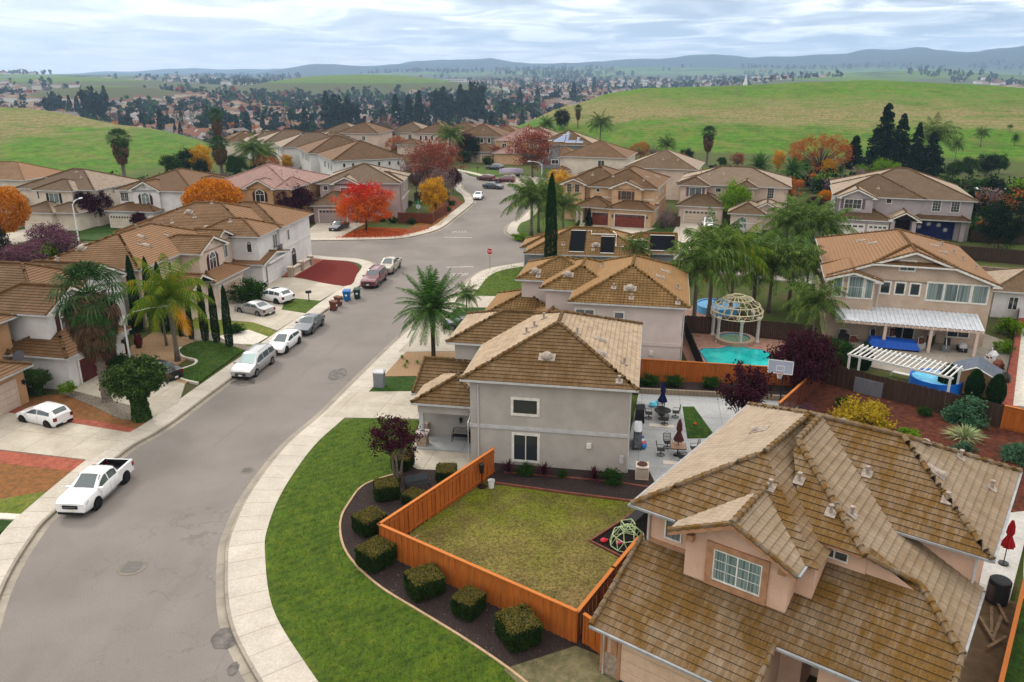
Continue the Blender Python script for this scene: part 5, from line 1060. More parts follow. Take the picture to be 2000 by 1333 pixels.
BARKM = mat('tree_bark', '5f5247', '423830', 8., .9, .2, bump=.8, bsc=18); GBARK = mat('grey_bark', '8a8177', '665d54', 8., .9, .2, bump=.6, bsc=18)
L_ = {
 'orange': leafmat('orange_leaves', ['8a5210', 'c07c14', 'd0921e', 'b87014', 'd8a436']), 'maple': leafmat('red_orange_leaves', ['9c1f24', 'b52a28', 'c4402a', 'c8661c', 'cf7d20'], sc=.8, zr=(4.6, 9.)),
 'plum': leafmat('plum_leaves', ['2c1420', '45202e', '5a2c3a', '3b1a2a']), 'bare': leafmat('russet_leaves', ['6e3b30', '8f5240', 'a06652', '7d4a3e']), 'grey': leafmat('greyish_twigs', ['6e5f5f', '8a7676', '7a6866', '947c78']),
 'yellow': leafmat('yellow_leaves', ['a67a12', 'c99a1c', 'd3ac28', 'b58a20']), 'green': leafmat('green_leaves', ['1f3315', '2e4a1c', '3f5f25', '4a6a2a']), 'lime': leafmat('lime_leaves', ['4d6a1c', '6c8c22', '86a52c', '5f7f20']),
 'dark': leafmat('dark_leaves', ['14241a', '1c3320', '274127', '1b2e22'], .15), 'cyp': leafmat('cypress_leaves', ['17301a', '21401f', '2e5028', '1c361e'], .1), 'conifer': leafmat('conifer_needles', ['122420', '1a3328', '24412f', '16291f'], .1),
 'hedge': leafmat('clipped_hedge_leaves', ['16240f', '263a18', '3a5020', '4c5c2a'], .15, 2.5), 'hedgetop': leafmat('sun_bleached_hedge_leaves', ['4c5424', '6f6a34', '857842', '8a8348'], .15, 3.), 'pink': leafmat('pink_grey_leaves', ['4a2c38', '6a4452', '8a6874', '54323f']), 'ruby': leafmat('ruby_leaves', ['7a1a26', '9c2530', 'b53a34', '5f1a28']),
 'rust': leafmat('rust_leaves', ['8f5a30', 'b27038', 'a8683a', '9a6a2c']), 'palm': leafmat('palm_fronds', ['2b3f18', '465f2a', '687f3e', '929f5e'], .25), 'palmy': leafmat('yellowing_fronds', ['3a5a1a', '577822', '75882a', '9a8a24'], .2, .5), 'date': leafmat('date_fronds', ['2c471c', '42622a', '5c7f40', '7f9a5c'], .25),
 'fan': leafmat('fan_leaves', ['26401f', '36522a', '48643a', '5f7650'], .15), 'dead': leafmat('dead_fronds', ['3f3226', '5f4c3a', '7d6650', '332a22'], .1), 'mustard': leafmat('mustard_leaves', ['8a7a1c', 'a8942a', 'b5a03a', '93801f']),
 'spike': leafmat('burgundy_blades', ['3d2028', '54303a', '5f3a40'], .1), 'strap': leafmat('grey_green_blades', ['7c8a5e', '9aa67c', 'b3b890'], .1), 'blue': leafmat('blue_green_leaves', ['3f5f48', '527558', '65866a'], .2), 'ivy': leafmat('ivy_leaves', ['2c4220', '3d552a', '56703a', '6a7a48'], .2, 3.)}
PROTO = {}; rg = random.Random(11)
PARK = (0, -60, -40)
def proto(kind, name, cat):
    t = thing(name, 'x', cat, PARK); PROTO[kind] = t; return t
def crown_tree(kind, name, cat, mt, h, rx, rz, th, n=5200, size=.13, nbl=70, bark=None, forks=1, r0=.16, shell=.45, nb=14, loose=1., r=.3, flat=0.):
    t = proto(kind, name, cat); bl = blobs(rg, nbl, rx, rx, rz, h - rz, shell, r=r)
    trunk_mesh(rg, th, r0, bl, nb, bark or BARKM, .12 if forks == 1 else .3, forks).build('trunk', t, smooth=180)
    vs, fs = leaves(rg, n, from_blobs(bl, loose), size, flat); m = MB(); m.mesh(vs, fs, mt); m.build('crown', t); t['h'] = h; return t
def ellcrown(rg_, rx, rz, z, n, size, mt, pw=1.):
    def f(q):
        d = Vector((q.gauss(0, 1), q.gauss(0, 1), q.gauss(0, 1))).normalized(); k = q.uniform(.45, 1.) ** .5 * (1 + .16 * noise.noise(d * 3)); return (d.x * rx * k, d.y * rx * k, z + d.z * rz * k)
    vs, fs = leaves(rg_, n, f, size); m = MB(); m.mesh(vs, fs, mt); return m
crown_tree('orange', 'orange_tree', 'tree', L_['orange'], 7., 3.6, 2.9, 2.4, 10, .14, 60, r=.26, shell=.3, loose=.9)
t = PROTO['orange']; t.children[1].data = (lambda o: (o.data, bpy.data.objects.remove(o))[0])(ellcrown(rg, 3.5, 2.75, 4.25, 13000, .13, L_['orange']).build('crown'))
crown_tree('maple', 'maple_tree', 'tree', L_['maple'], 8., 5.0, 3.3, 2.6, 9500, .15, 90, r0=.2, r=.26, loose=1.1, nb=30)
crown_tree('plum', 'plum_tree', 'tree', L_['plum'], 6.5, 3.2, 2.4, 1.9, 12000, .15, 120, r=.34, nb=24, shell=.3)
crown_tree('bare', 'thinning_tree', 'tree', L_['bare'], 10., 4.6, 4.2, 3., 5500, .15, 120, r=.22, nb=70, r0=.22, bark=GBARK, loose=1.2)
crown_tree('grey', 'leafless_tree', 'tree', L_['grey'], 7., 3.0, 2.9, 2., 2600, .1, 110, r=.22, nb=90, r0=.14, bark=GBARK, loose=1.3)
crown_tree('yellow', 'yellow_tree', 'tree', L_['yellow'], 7., 2.4, 3.1, 1.5, 6500, .13, 80, r=.3, nb=20)
crown_tree('green', 'broadleaf_tree', 'tree', L_['green'], 7., 3.1, 2.9, 2., 7500, .14, 70, r=.34)
crown_tree('lime', 'broadleaf_tree', 'tree', L_['lime'], 7., 3., 2.9, 2., 6500, .14, 60, r=.34)
crown_tree('dark', 'evergreen_tree', 'tree', L_['dark'], 9., 4.2, 4.1, 1.8, 9500, .17, 90, r=.3)
crown_tree('rust', 'round_autumn_tree', 'tree', L_['rust'], 8., 5., 3.8, 2., 8500, .12, 150, r=.2, nb=80, shell=.7)
crown_tree('shrub', 'shrub', 'shrub', L_['green'], 2., 1.25, 1.05, .5, 3600, .09, 40, r=.4, r0=.06)
crown_tree('limeshrub', 'shrub', 'shrub', L_['lime'], 2., 1.3, 1.05, .5, 3600, .09, 40, r=.4, r0=.06)
crown_tree('mustard', 'shrub', 'shrub', L_['mustard'], 2., 1.6, 1.1, .5, 5200, .08, 60, r=.34, r0=.05, nb=20, loose=1.3)
crown_tree('blueshrub', 'shrub', 'shrub', L_['blue'], 2., 1.4, 1.1, .5, 3600, .09, 40, r=.4, r0=.06)
crown_tree('ruby', 'shrub', 'shrub', L_['ruby'], 2., 1.4, 1.1, .5, 3600, .09, 40, r=.35, r0=.06)
crown_tree('pink', 'purple_leaved_tree', 'tree', L_['pink'], 4.5, 2.6, 2.1, 1.2, 6500, .1, 90, r=.26, nb=50, loose=1.2)
# upright smoky plum with bare forked stems
def vase(kind, name, n, size, h, rx, mt):
    t = proto(kind, name, 'tree'); m = MB(); tips = []
    for k in range(26):
        a = rg.uniform(0, 6.28); rr = rx * rg.uniform(.25, 1.); e_ = Vector((math.cos(a) * rr, math.sin(a) * rr, h * rg.uniform(.72, 1.) * (1 - .25 * (rr / rx) ** 2))); m1 = Vector((e_.x * .35, e_.y * .35, e_.z * .45))
        m.tube([(math.cos(a) * .08, math.sin(a) * .08, 0), m1, e_], [.06, .035, .01], BARKM, 4, False); tips += [(m1.lerp(e_, q), .28) for q in (.3, .5, .7, .85, 1.)]
    m.build('trunk', t, smooth=180); vs, fs = leaves(rg, n, from_blobs([(c, r_ * 1.2) for c, r_ in tips]), size); m = MB(); m.mesh(vs, fs, mt); m.build('crown', t); t['h'] = h
vase('vase', 'plum_tree', 4800, .09, 4.3, 2.3, L_['plum'])
# small forked plum tree of the front bed
t = proto('plumtree', 'plum_tree', 'tree'); bl = blobs(rg, 60, 1.55, 1.55, 1.15, 3.0, .35, r=.3)
trunk_mesh(rg, 1.9, .085, bl, 30, GBARK, .22, 3).build('trunk', t, smooth=180); vs, fs = leaves(rg, 4600, from_blobs(bl, 1.2), .07); m = MB(); m.mesh(vs, fs, L_['plum']); m.build('crown', t); t['h'] = 4.1
# cypress column
t = proto('cypress', 'cypress_tree', 'tree'); m = MB(); m.tube([(0, 0, 0), (0, 0, 7.)], [.12, .04], BARKM, 6); m.build('trunk', t)
def cyf(q):
    z = q.uniform(.02, 1.) ** .9; a = q.uniform(0, 6.28); r_ = .52 * (1 - z ** 3.2) ** .6 * (.75 + .25 * min(1, z * 6)) * q.uniform(.72, 1.05) * (1 + .18 * noise.noise((math.cos(a), math.sin(a), z * 9))); return (r_ * math.cos(a), r_ * math.sin(a), .1 + z * 7.9)
vs, fs = leaves(rg, 7000, cyf, .075, stretch=(0, 0, 1)); m = MB(); m.mesh(vs, fs, L_['cyp']); m.build('crown', t); t['h'] = 8.
t = proto('pencil', 'column_shrub', 'shrub')
def pcf(q):
    z = q.uniform(.0, 1.); a = q.uniform(0, 6.28); r_ = .62 * math.sin(math.pi * (z * .86 + .12)) ** .6 * q.uniform(.7, 1.05); return (r_ * math.cos(a), r_ * math.sin(a), .05 + z * 2.2)
vs, fs = leaves(rg, 3600, pcf, .08, stretch=(0, 0, 1)); m = MB(); m.mesh(vs, fs, L_['cyp']); m.build('foliage', t); t['h'] = 2.3
# layered conifer
def conifer(kind, h, rx, n, mt):
    t = proto(kind, 'conifer_tree', 'tree'); m = MB(); m.tube([(0, 0, 0), (0, 0, h * .95)], [.25, .04], BARKM, 6); m.build('trunk', t)
    br = []
    for k in range(230):
        z = rg.uniform(.06, .98); a = rg.uniform(0, 6.28); r_ = rx * (1 - z) ** .75 * rg.uniform(.75, 1.15) + .15
        for q in (.35, .6, .8, 1.): br.append((Vector((math.cos(a) * r_ * q, math.sin(a) * r_ * q, h * z - .25 * r_ * q + .1)), .32 * (.5 + r_ * .22)))
    vs, fs = leaves(rg, n, from_blobs(br, 1.2), .24, .4); m = MB(); m.mesh(vs, fs, mt); m.build('crown', t); t['h'] = h
conifer('conifer', 15., 4.4, 13000, L_['conifer']); conifer('fir', 7., 2.4, 5500, L_['dark'])
# clipped box hedges
def hedge(kind, sx, sy, sz, n, mt=None, rr=.35):
    t = proto(kind, 'clipped_hedge', 'hedge'); m = MB()
    def f(q):
        while True:
            p = Vector((q.uniform(-1, 1), q.uniform(-1, 1), q.uniform(-1, 1))); k = (abs(p.x) ** 6. + abs(p.y) ** 6. + abs(p.z) ** 6.) ** (1 / 6.)
            if k < .2: continue
            p = p / k * q.uniform(.9, 1.02) * (1 + .1 * noise.noise(p * 1.9)); return (p.x * sx / 2, p.y * sy / 2, sz / 2 + .05 + p.z * sz / 2)
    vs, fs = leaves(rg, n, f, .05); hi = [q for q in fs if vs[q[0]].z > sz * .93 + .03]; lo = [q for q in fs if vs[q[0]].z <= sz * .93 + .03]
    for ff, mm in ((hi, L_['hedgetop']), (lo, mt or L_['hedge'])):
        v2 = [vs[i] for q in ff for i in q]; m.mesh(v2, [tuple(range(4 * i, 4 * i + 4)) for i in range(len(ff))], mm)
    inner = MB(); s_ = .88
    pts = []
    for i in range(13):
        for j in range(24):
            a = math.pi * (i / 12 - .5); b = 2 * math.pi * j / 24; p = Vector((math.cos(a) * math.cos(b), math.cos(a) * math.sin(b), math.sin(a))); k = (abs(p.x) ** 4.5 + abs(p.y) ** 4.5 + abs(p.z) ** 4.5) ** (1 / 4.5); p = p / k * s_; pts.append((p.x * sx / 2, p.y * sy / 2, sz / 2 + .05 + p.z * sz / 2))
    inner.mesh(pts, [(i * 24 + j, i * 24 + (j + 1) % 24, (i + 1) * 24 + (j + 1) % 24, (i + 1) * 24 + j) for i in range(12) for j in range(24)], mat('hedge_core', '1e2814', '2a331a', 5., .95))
    m.build('foliage', t); inner.build('branches', t); t['h'] = sz
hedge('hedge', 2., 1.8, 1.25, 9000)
# palms
def frond(m, mt, base, a, el, L, droop, lw, ll, nl, twist=.0, rach=None, hang=.55):
    pts = []; d = Vector((math.cos(a) * math.cos(el), math.sin(a) * math.cos(el), math.sin(el))); p = Vector(base); n = 9; side = Vector((-math.sin(a), math.cos(a), 0))
    for i in range(n + 1): pts.append(p.copy()); p = p + d * (L / n); d = (d + Vector((0, 0, -droop / n * (.5 + i / n)))).normalized()
    m.tube(pts, [.035 * (1 - .8 * i / n) + .006 for i in range(n + 1)], rach or mt, 3, False)
    for i in range(nl):
        t_ = .12 + .88 * i / nl; k = t_ * n; j = min(int(k), n - 1); q = pts[j].lerp(pts[j + 1], k - j); tg = (pts[j + 1] - pts[j]).normalized(); l = ll * (math.sin(math.pi * min(1, .15 + t_ * .85)) ** .6) * rg.uniform(.8, 1.15)
        for sg in (-1, 1):
            dd = (side * sg + tg * .55 + Vector((0, 0, -hang + rg.uniform(-.15, .2)))).normalized(); md = q + dd * l * .55; e_ = q + dd * l + Vector((0, 0, -hang * l * .35)); w_ = tg * lw
            m.mesh([q - w_, q + w_, md + w_ * .9, md - w_ * .9, e_], [(0, 1, 2, 3), (3, 2, 4)], mt)
def queen(kind, mt, h=8., th=5., nf=30, L=3.4, extra=None, label='queen_palm'):
    t = proto(kind, label, 'palm tree'); m = MB(); m.tube([(0, 0, 0), (.03, 0, th * .3), (.0, .03, th * .7), (0, 0, th), (0, 0, th + .6)], [.24, .17, .15, .16, .09], GBARK, 8); m.build('trunk', t, smooth=180)
    m = MB()
    for i in range(nf):
        a = 2.399 * i; k = i / nf; frond(m, mt if not (extra and k > .93) else extra, (0, 0, th + .4), a, R(82 - 88 * k + rg.uniform(-8, 8)), L * rg.uniform(.88, 1.08), 2.0 + .5 * k, .034, .95, 30, hang=.8)
    m.build('crown', t); t['h'] = h
queen('queen', L_['palm'], 7.4, 4.6, 30, 3.9); queen('queen2', L_['palm'], 7.2, 4.0, 34, 4.3); queen('queeny', L_['palmy'], 7.6, 4.7, 26, 4., leafmat('orange_fronds', ['b5801a', 'd09a2a', 'c0841c'], .2))
def date(kind, h=9., th=4.6, nf=84, L=3.9):
    t = proto(kind, 'date_palm', 'palm tree'); m = MB(); m.tube([(0, 0, 0), (0, 0, .4), (0, 0, th * .6), (0, 0, th - .5), (0, 0, th + .2)], [.3, .2, .19, .3, .33], BARKM, 9); m.build('trunk', t, smooth=180)
    m = MB()
    for i in range(nf):
        a = 2.399 * i; k = i / nf; frond(m, L_['date'], (0, 0, th), a, R(84 - 118 * k + rg.uniform(-6, 6)), L * rg.uniform(.85, 1.06), .75 + .6 * k, .032, .62, 30, hang=.35)
    m.build('crown', t)
    t['h'] = h
date('date')
def fan(kind, h, th, skirt, nf=46, rs=1.15, sk=3.):
    t = proto(kind, 'fan_palm', 'palm tree'); m = MB(); m.tube([(0, 0, 0), (0, 0, .4), (0, 0, th * .5), (0, 0, th)], [.46, .34, .26, .24], GBARK, 9)
    for i in range(70): z = .3 + i * (th - sk * .6) / 70; a = i * 2.4; m.box(math.cos(a) * .3 - .05, math.sin(a) * .3 - .05, z, math.cos(a) * .3 + .05, math.sin(a) * .3 + .05, z + .14, GBARK)
    m.build('trunk', t)
    def fanleaf(m, c, d, r_, mt, droop):
        up = Vector((0, 0, 1)); s_ = d.cross(up).normalized() if abs(d.z) < .98 else Vector((1, 0, 0)); n = s_.cross(d).normalized(); k = 15
        for i in range(k):
            b = R(-115 + 230 * i / (k - 1)) ; dr = (d * math.cos(b) + s_ * math.sin(b)).normalized(); w_ = (s_ * math.cos(b) - d * math.sin(b)) * .06; md = c + dr * r_ * .6; e_ = c + dr * r_ * rg.uniform(.9, 1.1) + Vector((0, 0, -droop * r_))
            m.mesh([c, md - w_, e_, md + w_], [(0, 1, 2, 3)], mt)
    m = MB()
    for i in range(nf):
        k = i / nf; a = 2.399 * i; el = R(85 - 110 * k); d = Vector((math.cos(a) * math.cos(el), math.sin(a) * math.cos(el), math.sin(el))); st = 1.2 + .5 * (1 - abs(k - .5)); c = Vector((0, 0, th)) + d * st * rs; m.tube([(0, 0, th), c], [.03, .02], L_['fan'], 3, False); fanleaf(m, c, d, 1.05 * rs, L_['fan'], .25 + .35 * k)
    m.build('crown', t); m = MB()
    for i in range(int(skirt)):
        k = rg.random(); a = rg.uniform(0, 6.28); z = th - .1 - k * sk; r_ = (1.35 * (1 - k) ** .5 * (.4 + .6 * min(1, k * 4)) + .35) * rg.uniform(.7, 1.05) * rs; d = Vector((math.cos(a) * .3, math.sin(a) * .3, -1)).normalized(); c = Vector((math.cos(a) * r_, math.sin(a) * r_, z)); fanleaf(m, c, d, .75 * rs, L_['dead'] if rg.random() > .42 * (1 - k) else L_['fan'], .25)
    m.build('dead_frond_skirt', t); t['h'] = h
fan('fan', 10.8, 8.7, 300, 34, 1.12, 4.2); fan('fan2', 10.5, 8.8, 120, 34, .95, 4.4)
# ivy-clad stump tree
t = proto('ivy', 'ivy_covered_tree', 'tree'); bl = blobs(rg, 110, 1.9, 1.9, 1.25, 3.3, .55, r=.32)
def iv(q):
    if q.random() < .27: z = q.uniform(0, 2.4); a = q.uniform(0, 6.28); r_ = (.62 - .1 * z + (.25 if z > 1.8 else 0)) * q.uniform(.8, 1.1); return (r_ * math.cos(a), r_ * math.sin(a), z)
    return from_blobs(bl)(q)
trunk_mesh(rg, 2.6, .4, bl, 12, BARKM).build('trunk', t); vs, fs = leaves(rg, 15000, iv, .105); m = MB(); m.mesh(vs, fs, L_['ivy']); m.build('crown', t); t['h'] = 4.6
# rosettes of blades
def rosette(kind, name, mt, h, n, wd, spread=1.):
    t = proto(kind, name, 'plant'); m = MB()
    for i in range(n):
        a = rg.uniform(0, 6.28); el = R(rg.uniform(15, 88)); L = h * rg.uniform(.8, 1.1); d = Vector((math.cos(a) * math.cos(el) * spread, math.sin(a) * math.cos(el) * spread, math.sin(el))); s_ = Vector((-math.sin(a), math.cos(a), 0)) * wd; md = d * L * .6; e_ = d * L + Vector((0, 0, -.18 * L)); m.mesh([(0, 0, 0), md - s_, e_, md + s_], [(0, 1, 2, 3)], mt)
    m.build('blades', t); t['h'] = h
rosette('spike', 'spiky_plant', L_['spike'], 1.1, 90, .03); rosette('grassclump', 'grass_clump', L_['strap'], 1.1, 220, .018, 1.3); rosette('tuft', 'grass_tuft', L_['lime'], .4, 60, .02, 1.)
rosette('agave', 'palm_shrub', L_['palm'], 2.2, 90, .06, 1.)
USED = set()
def plant(kind, px, py, label, top=None, h=None, w=None, group=None, rz=None, z=None, cat=None, xy=None):
    if xy: x, y = xy; gz = terrain(x, y)
    else: x, y, gz = ground_at(px, py)
    if z is not None: gz = z
    P = PROTO[kind]; H = tall(x, y, gz, top) if top is not None else (h or P['h']); sz = H / P['h']; sw = sz if w is None else sz * w; rz = random.Random(int(x * 77 + y * 13)).uniform(0, 6.28) if rz is None else rz
    if kind not in USED: USED.add(kind); o = P; P.location = (x, y, gz); P.rotation_euler = (0, 0, rz); P.scale = (sw, sw, sz); P['label'] = label; KIDS[P.name] = [(c, list(c.children)) for c in P.children]
    else: o = dup(P, (x, y, gz), rz, (sw, sw, sz), label)
    if 'group' in o and not group: del o['group']
    if group: o['group'] = group
    if cat: o['category'] = cat
    return o
GB = leafmat('grass_blades', ['445f18', '5c7c22', '748e30', '9c9c4c'], .35, .9); DB = leafmat('dry_blades', ['68682a', '858634', 'a39460', 'bda97c'], .35, .9)
big = smooth_path([(-7.0, 54.7), (-12.2, 54.4), (-13.5, 50), (-13.8, 44), (-13.1, 38), (-11.7, 33.9), (-9.0, 29.4), (-3.6, 23), (0, 21)], 6) + [(2, 26)] + bedp[::-1] + [(-7.2, 50)]
scatter('grass', 'short mown blades of the kerbside lawn', big, 20000, GB, .128, .055, .4, 3); scatter('grass', 'thin dry blades of the fenced lawn', [(-7, 37.4), (2.9, 30.3), (8.5, 35), (14, 41), (8.6, 43.6), (-1, 45.6)], 9000, DB, .118, .055, .35, 4)
scatter('grass', 'blades of the lawn round the yellowing palm', lw, 2500, GB, .156, .07, .4, 5); scatter('grass', 'blades of the junction lawn', [(-6.6, 90), (2, 89.3), (3.6, 97), (2.2, 104), (0, 105), (-2.4, 102.2), (-4.2, 98)], 3000, GB, .138, .09, .4, 6)
scatter('fallen_leaves', 'red and brown leaves fallen under the maple', [(-28, 122.6), (-17.6, 123.6), (-13, 131), (-25, 132.5)], 2600, L_['maple'], .155, .2, .2, 7, dens=lambda x, y: .25 + .75 * math.exp(-((x + 23) ** 2 + (y - 129) ** 2) / 22)); scatter('fallen_leaves', 'yellow leaves fallen at the corner fence', [(-17, 132), (-12, 134), (-11.5, 143), (-15.5, 143)], 700, L_['yellow'], .155, .18, .2, 8)
scatter('fallen_leaves', 'dark plum leaves strewn over the patio', [(8, 45.5), (12.4, 42.2), (20, 52), (20, 57), (12, 58.6)], 420, L_['bare'], .145, .07, .2, 9); scatter('fallen_leaves', 'bark chips and pale stones on the mulch bed', bedp + [(3, 28), (2.4, 29.8), (-7, 36.8), (-3, 45)], 2600, leafmat('mulch_chips', ['2a201c', '4a3c36', '6f6059', 'a89c92'], 0.), .146, .06, .3, 10)
# --- foreground bed
HG = 'clipped box hedges in the mulch bed'
for x, y, w_, h_, lb in ((-7.7, 43.3, 1.0, 1.3, 'squarish clipped hedge at the foot of the small plum tree'), (-8.1, 39.6, 1.08, 1.3, 'clipped hedge by the left corner of the orange fence, farther of the two'), (-7.2, 36.3, 1.15, 1.4, 'large clipped hedge just outside the corner of the orange fence'),
                         (-4.4, 33.9, 1.15, 1.35, 'wide clipped hedge midway along the front of the orange fence'), (-2.1, 32.3, .92, 1.25, 'smallest squared hedge in front of the orange fence, second from its right end'), (.3, 30.4, 1.25, 1.45, 'largest clipped hedge with a yellow-green patch on top, near the right end of the fence'),
                         (-5.9, 42.6, .85, .9, 'low clipped hedge between the garden bench and the orange fence'), (-4.2, 45.5, .95, 1.1, 'rounded hedge between the porch and the orange fence'), (-7.2, 47.2, .95, 1.1, 'clipped hedge beside the stone pillar of the porch')):
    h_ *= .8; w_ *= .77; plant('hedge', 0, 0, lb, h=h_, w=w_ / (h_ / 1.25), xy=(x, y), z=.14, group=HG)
plant('plumtree', 0, 0, 'small forked plum tree with purple leaves in the mulch bed before the grey house', h=4.3, xy=(-7.3, 45.3), z=.14)
plant('vase', 0, 0, 'big upright purple-leaved plum shrub at the edge of the patio', h=4.9, w=.95, xy=(16.9, 53.2), z=.14)
for x, lb in ((-.1, 'burgundy spiky plant left of the ground-floor window'), (2.2, 'burgundy spiky plant right of the ground-floor window'), (5.4, 'burgundy spiky plant nearest the back corner of the grey house')): plant('spike', 0, 0, lb, xy=(x - .15, 46.3 - .17 * x), z=.2, group='burgundy spiky plants along the grey wall')
plant('shrub', 0, 0, 'low leafy green plant between two burgundy spikes under the window', h=.75, w=1.25, xy=(.95, 46.2), z=.15); plant('shrub', 0, 0, 'low leafy plant right of the third burgundy spike', h=.8, w=1.5, xy=(6.3, 45.2), z=.15); plant('shrub', 0, 0, 'small leafy plant at the end of the border right of the window', h=.45, w=1.3, xy=(3.2, 45.9), z=.15)
for x, lb in ((11.3, 'flowering low shrub at the left of the raised border by the new fence'), (13.4, 'second shrub in the raised border, behind the blue parasol'), (16.4, 'dark low shrub in the raised border behind the plum shrub'), (19.2, 'dark low shrub in the raised border near the basketball post')): plant('shrub', 0, 0, lb, h=.9, w=1.5, xy=(x, 61.3 - (x - 11) * .12), z=.35, group='shrubs of the raised border')
for px, py, lb in ((795, 712, 'largest weed tuft in the gravel strip'), (791, 720, 'weed tuft nearest the utility box'), (785, 703, 'weed tuft nearest the pavement in the gravel strip'), (815, 713, 'weed tuft between the utility box and the palm')): plant('tuft', px, py, lb, z=.15, group='weed tufts in the gravel strip')
plant('date', 847, 703, 'feathery date palm in the gravel strip beside the street', top=505, w=.98)
plant('queen2', 912, 622, 'small palm half hidden behind the street date palm', top=555, w=.8)
# --- left side of the street
plant('fan', 210, 787, 'shaggy fan palm with a thick skirt of dead fronds before the maroon garage', top=520, w=1.04)
plant('queeny', 348, 708, 'yellowing queen palm on the kidney-shaped lawn', top=522, w=1.0)
plant('queeny', 326, 678, 'smaller orange-tinged palm with a thin trunk behind the yellowing palm', top=560, w=.9)
plant('ivy', 278, 822, 'ivy-smothered pollard tree beside the street lamp', top=702)
CG = 'row of tall thin cypresses'
for px, py, top, lb in ((236, 640, 524, 'shortest cypress, just right of the shaggy palm'), (272, 650, 500, 'tall cypress directly behind the near street lamp'), (302, 645, 503, 'tall cypress just left of the yellowing palm'), (325, 655, 513, 'cypress behind the yellowing palm, left of its trunk'), (355, 660, 590, 'cypress seen low behind the palm trunk, on its right'),
                       (375, 665, 580, 'cypress between the palm and the arched entry'), (402, 668, 553, 'cypress in front of the arched entry'), (424, 672, 556, 'cypress left of the two nearest the silver sedan'), (449, 680, 558, 'cypress at the street end of the row, nearest the silver sedan')): plant('cypress', px, py, lb, top=top, w=1.0, group=CG)
plant('cypress', 1075, 548, 'tall dark cypress standing in front of the house with black panels', top=340, w=.9)
plant('shrub', 490, 590, 'leafy shrub between the beige garage and the white house', top=545, w=1.1)
plant('shrub', 462, 652, 'low spreading shrub in the weedy front lawn', h=1.0, w=1.4); plant('limeshrub', 60, 700, 'leafy shrub behind the red urn', h=.1) if 0 else None
for x_, y_, lb in ((-40.9, 60.1, 'bushy creeper clump against the white wall, leftmost'), (-39.6, 59.9, 'bushy creeper clump on the white wall, middle'), (-38.2, 59.6, 'bushy creeper clump nearest the corner of the maroon garage')): plant('ivy', 0, 0, lb, h=2.3, w=1.1, xy=(x_, y_), group='creeper clumps along the white garage wall', cat='creeper')
plant('limeshrub', 0, 0, 'small potted shrub at the corner of the white garage', h=.95, xy=(-35.7, 59.3), z=.45)
plant('shrub', 240, 722, 'clipped round bush beside the garage post, behind the ivy tree', h=1.4, w=1.2); plant('shrub', 252, 650, 'dark bush behind the urns', h=1.3, w=1.4)
plant('orange', 18, 478, 'large round orange tree at the left edge', top=364, w=.84); plant('orange', 0, 0, 'small round orange tree behind the big brown roofs', xy=(-47.6, 127), top=350, w=1.05)
plant('plum', 185, 442, 'dark purple plum tree right of the far street lamp', top=372); plant('plum', 578, 438, 'purple plum tree left of the mauve house', top=363, w=1.0); plant('plum', 885, 378, 'purple tree at the bend of the upper street', top=330, w=.7)
for px, py, top, w_, lb in ((60, 540, 470, 1.0, 'pinkish purple tree with thin leaves, leftmost of its clump'), (100, 505, 436, 1.1, 'tallest purple-leaved tree of the clump under the orange tree'), (125, 515, 455, 1.1, 'purple-leaved tree of the clump nearest the lamp post'), (30, 560, 480, 1., 'purple-grey tree in front, above the terracotta roof')): plant('pink', px, py, lb, top=top, w=w_, group='purple-leaved trees on the left')
plant('limeshrub', 95, 520, 'bright yellow-green bush among purple trees', top=474, w=.9); plant('dark', 5, 530, 'dark evergreen at the left edge below the orange tree', top=440, w=.5)
plant('plum', 0, 0, 'small purple bush below the white arched-window house', h=3., xy=(-61, 130))
plant('maple', 715, 452, 'brilliant red and orange maple before the mauve house', top=354, w=1.0); plant('maple', 578, 500, 'small orange-red maple at the corner of the white house', top=442, w=.75)
plant('ruby', 505, 412, 'ruby-red shrub under the maroon-shuttered window', top=392, w=1.6); plant('maple', 484, 412, 'small orange-red shrub left of the ruby one', top=393, w=.8, cat='shrub')
plant('yellow', 850, 420, 'golden yellow tree at the corner fence', top=343); plant('grey', 860, 398, 'leafless greyish tree behind the golden one', top=325, w=1.3)
plant('bare', 835, 385, 'large thinning russet tree over the parked cars', top=268, w=.95); plant('bare', 868, 365, 'second thinning russet tree beside it, nearer the palm', top=268, w=.9); plant('grey', 815, 385, 'grey twiggy tree at the left of the russet pair', top=300, w=1.1)
plant('bare', 1040, 348, 'russet tree with half its leaves beside the boat', top=243, w=1.05); plant('bare', 975, 318, 'thin russet tree left of the tall russet one', top=282, w=1.4)
plant('shrub', 952, 322, 'round clipped bush in front of the far garage', top=306, w=1.0); plant('shrub', 905, 318, 'green bush beneath the purple tree', top=290); plant('plum', 913, 315, 'dark purple tree beside the far greige house', top=262, w=.8); plant('dark', 925, 318, 'dark green tree touching the purple one', top=266, w=.6)
plant('queen', 880, 318, 'palm rising between russet trees and the far houses', top=243)
for px, py, lb in ((786, 432, 'low bush left of the green bin by the corner fence'), (805, 438, 'low clipped bush beside the street sign'), (748, 433, 'low dark bush behind the fallen leaves'), (768, 436, 'dark bush right behind the fallen leaves'), (800, 403, 'bush inside the corner fence'), (883, 403, 'small bush in the planting strip, farthest'), (875, 415, 'small bush in the planting strip, nearest the golden tree')): plant('shrub', px, py, lb, h=1.1, w=1.1, group='low bushes at the corner')
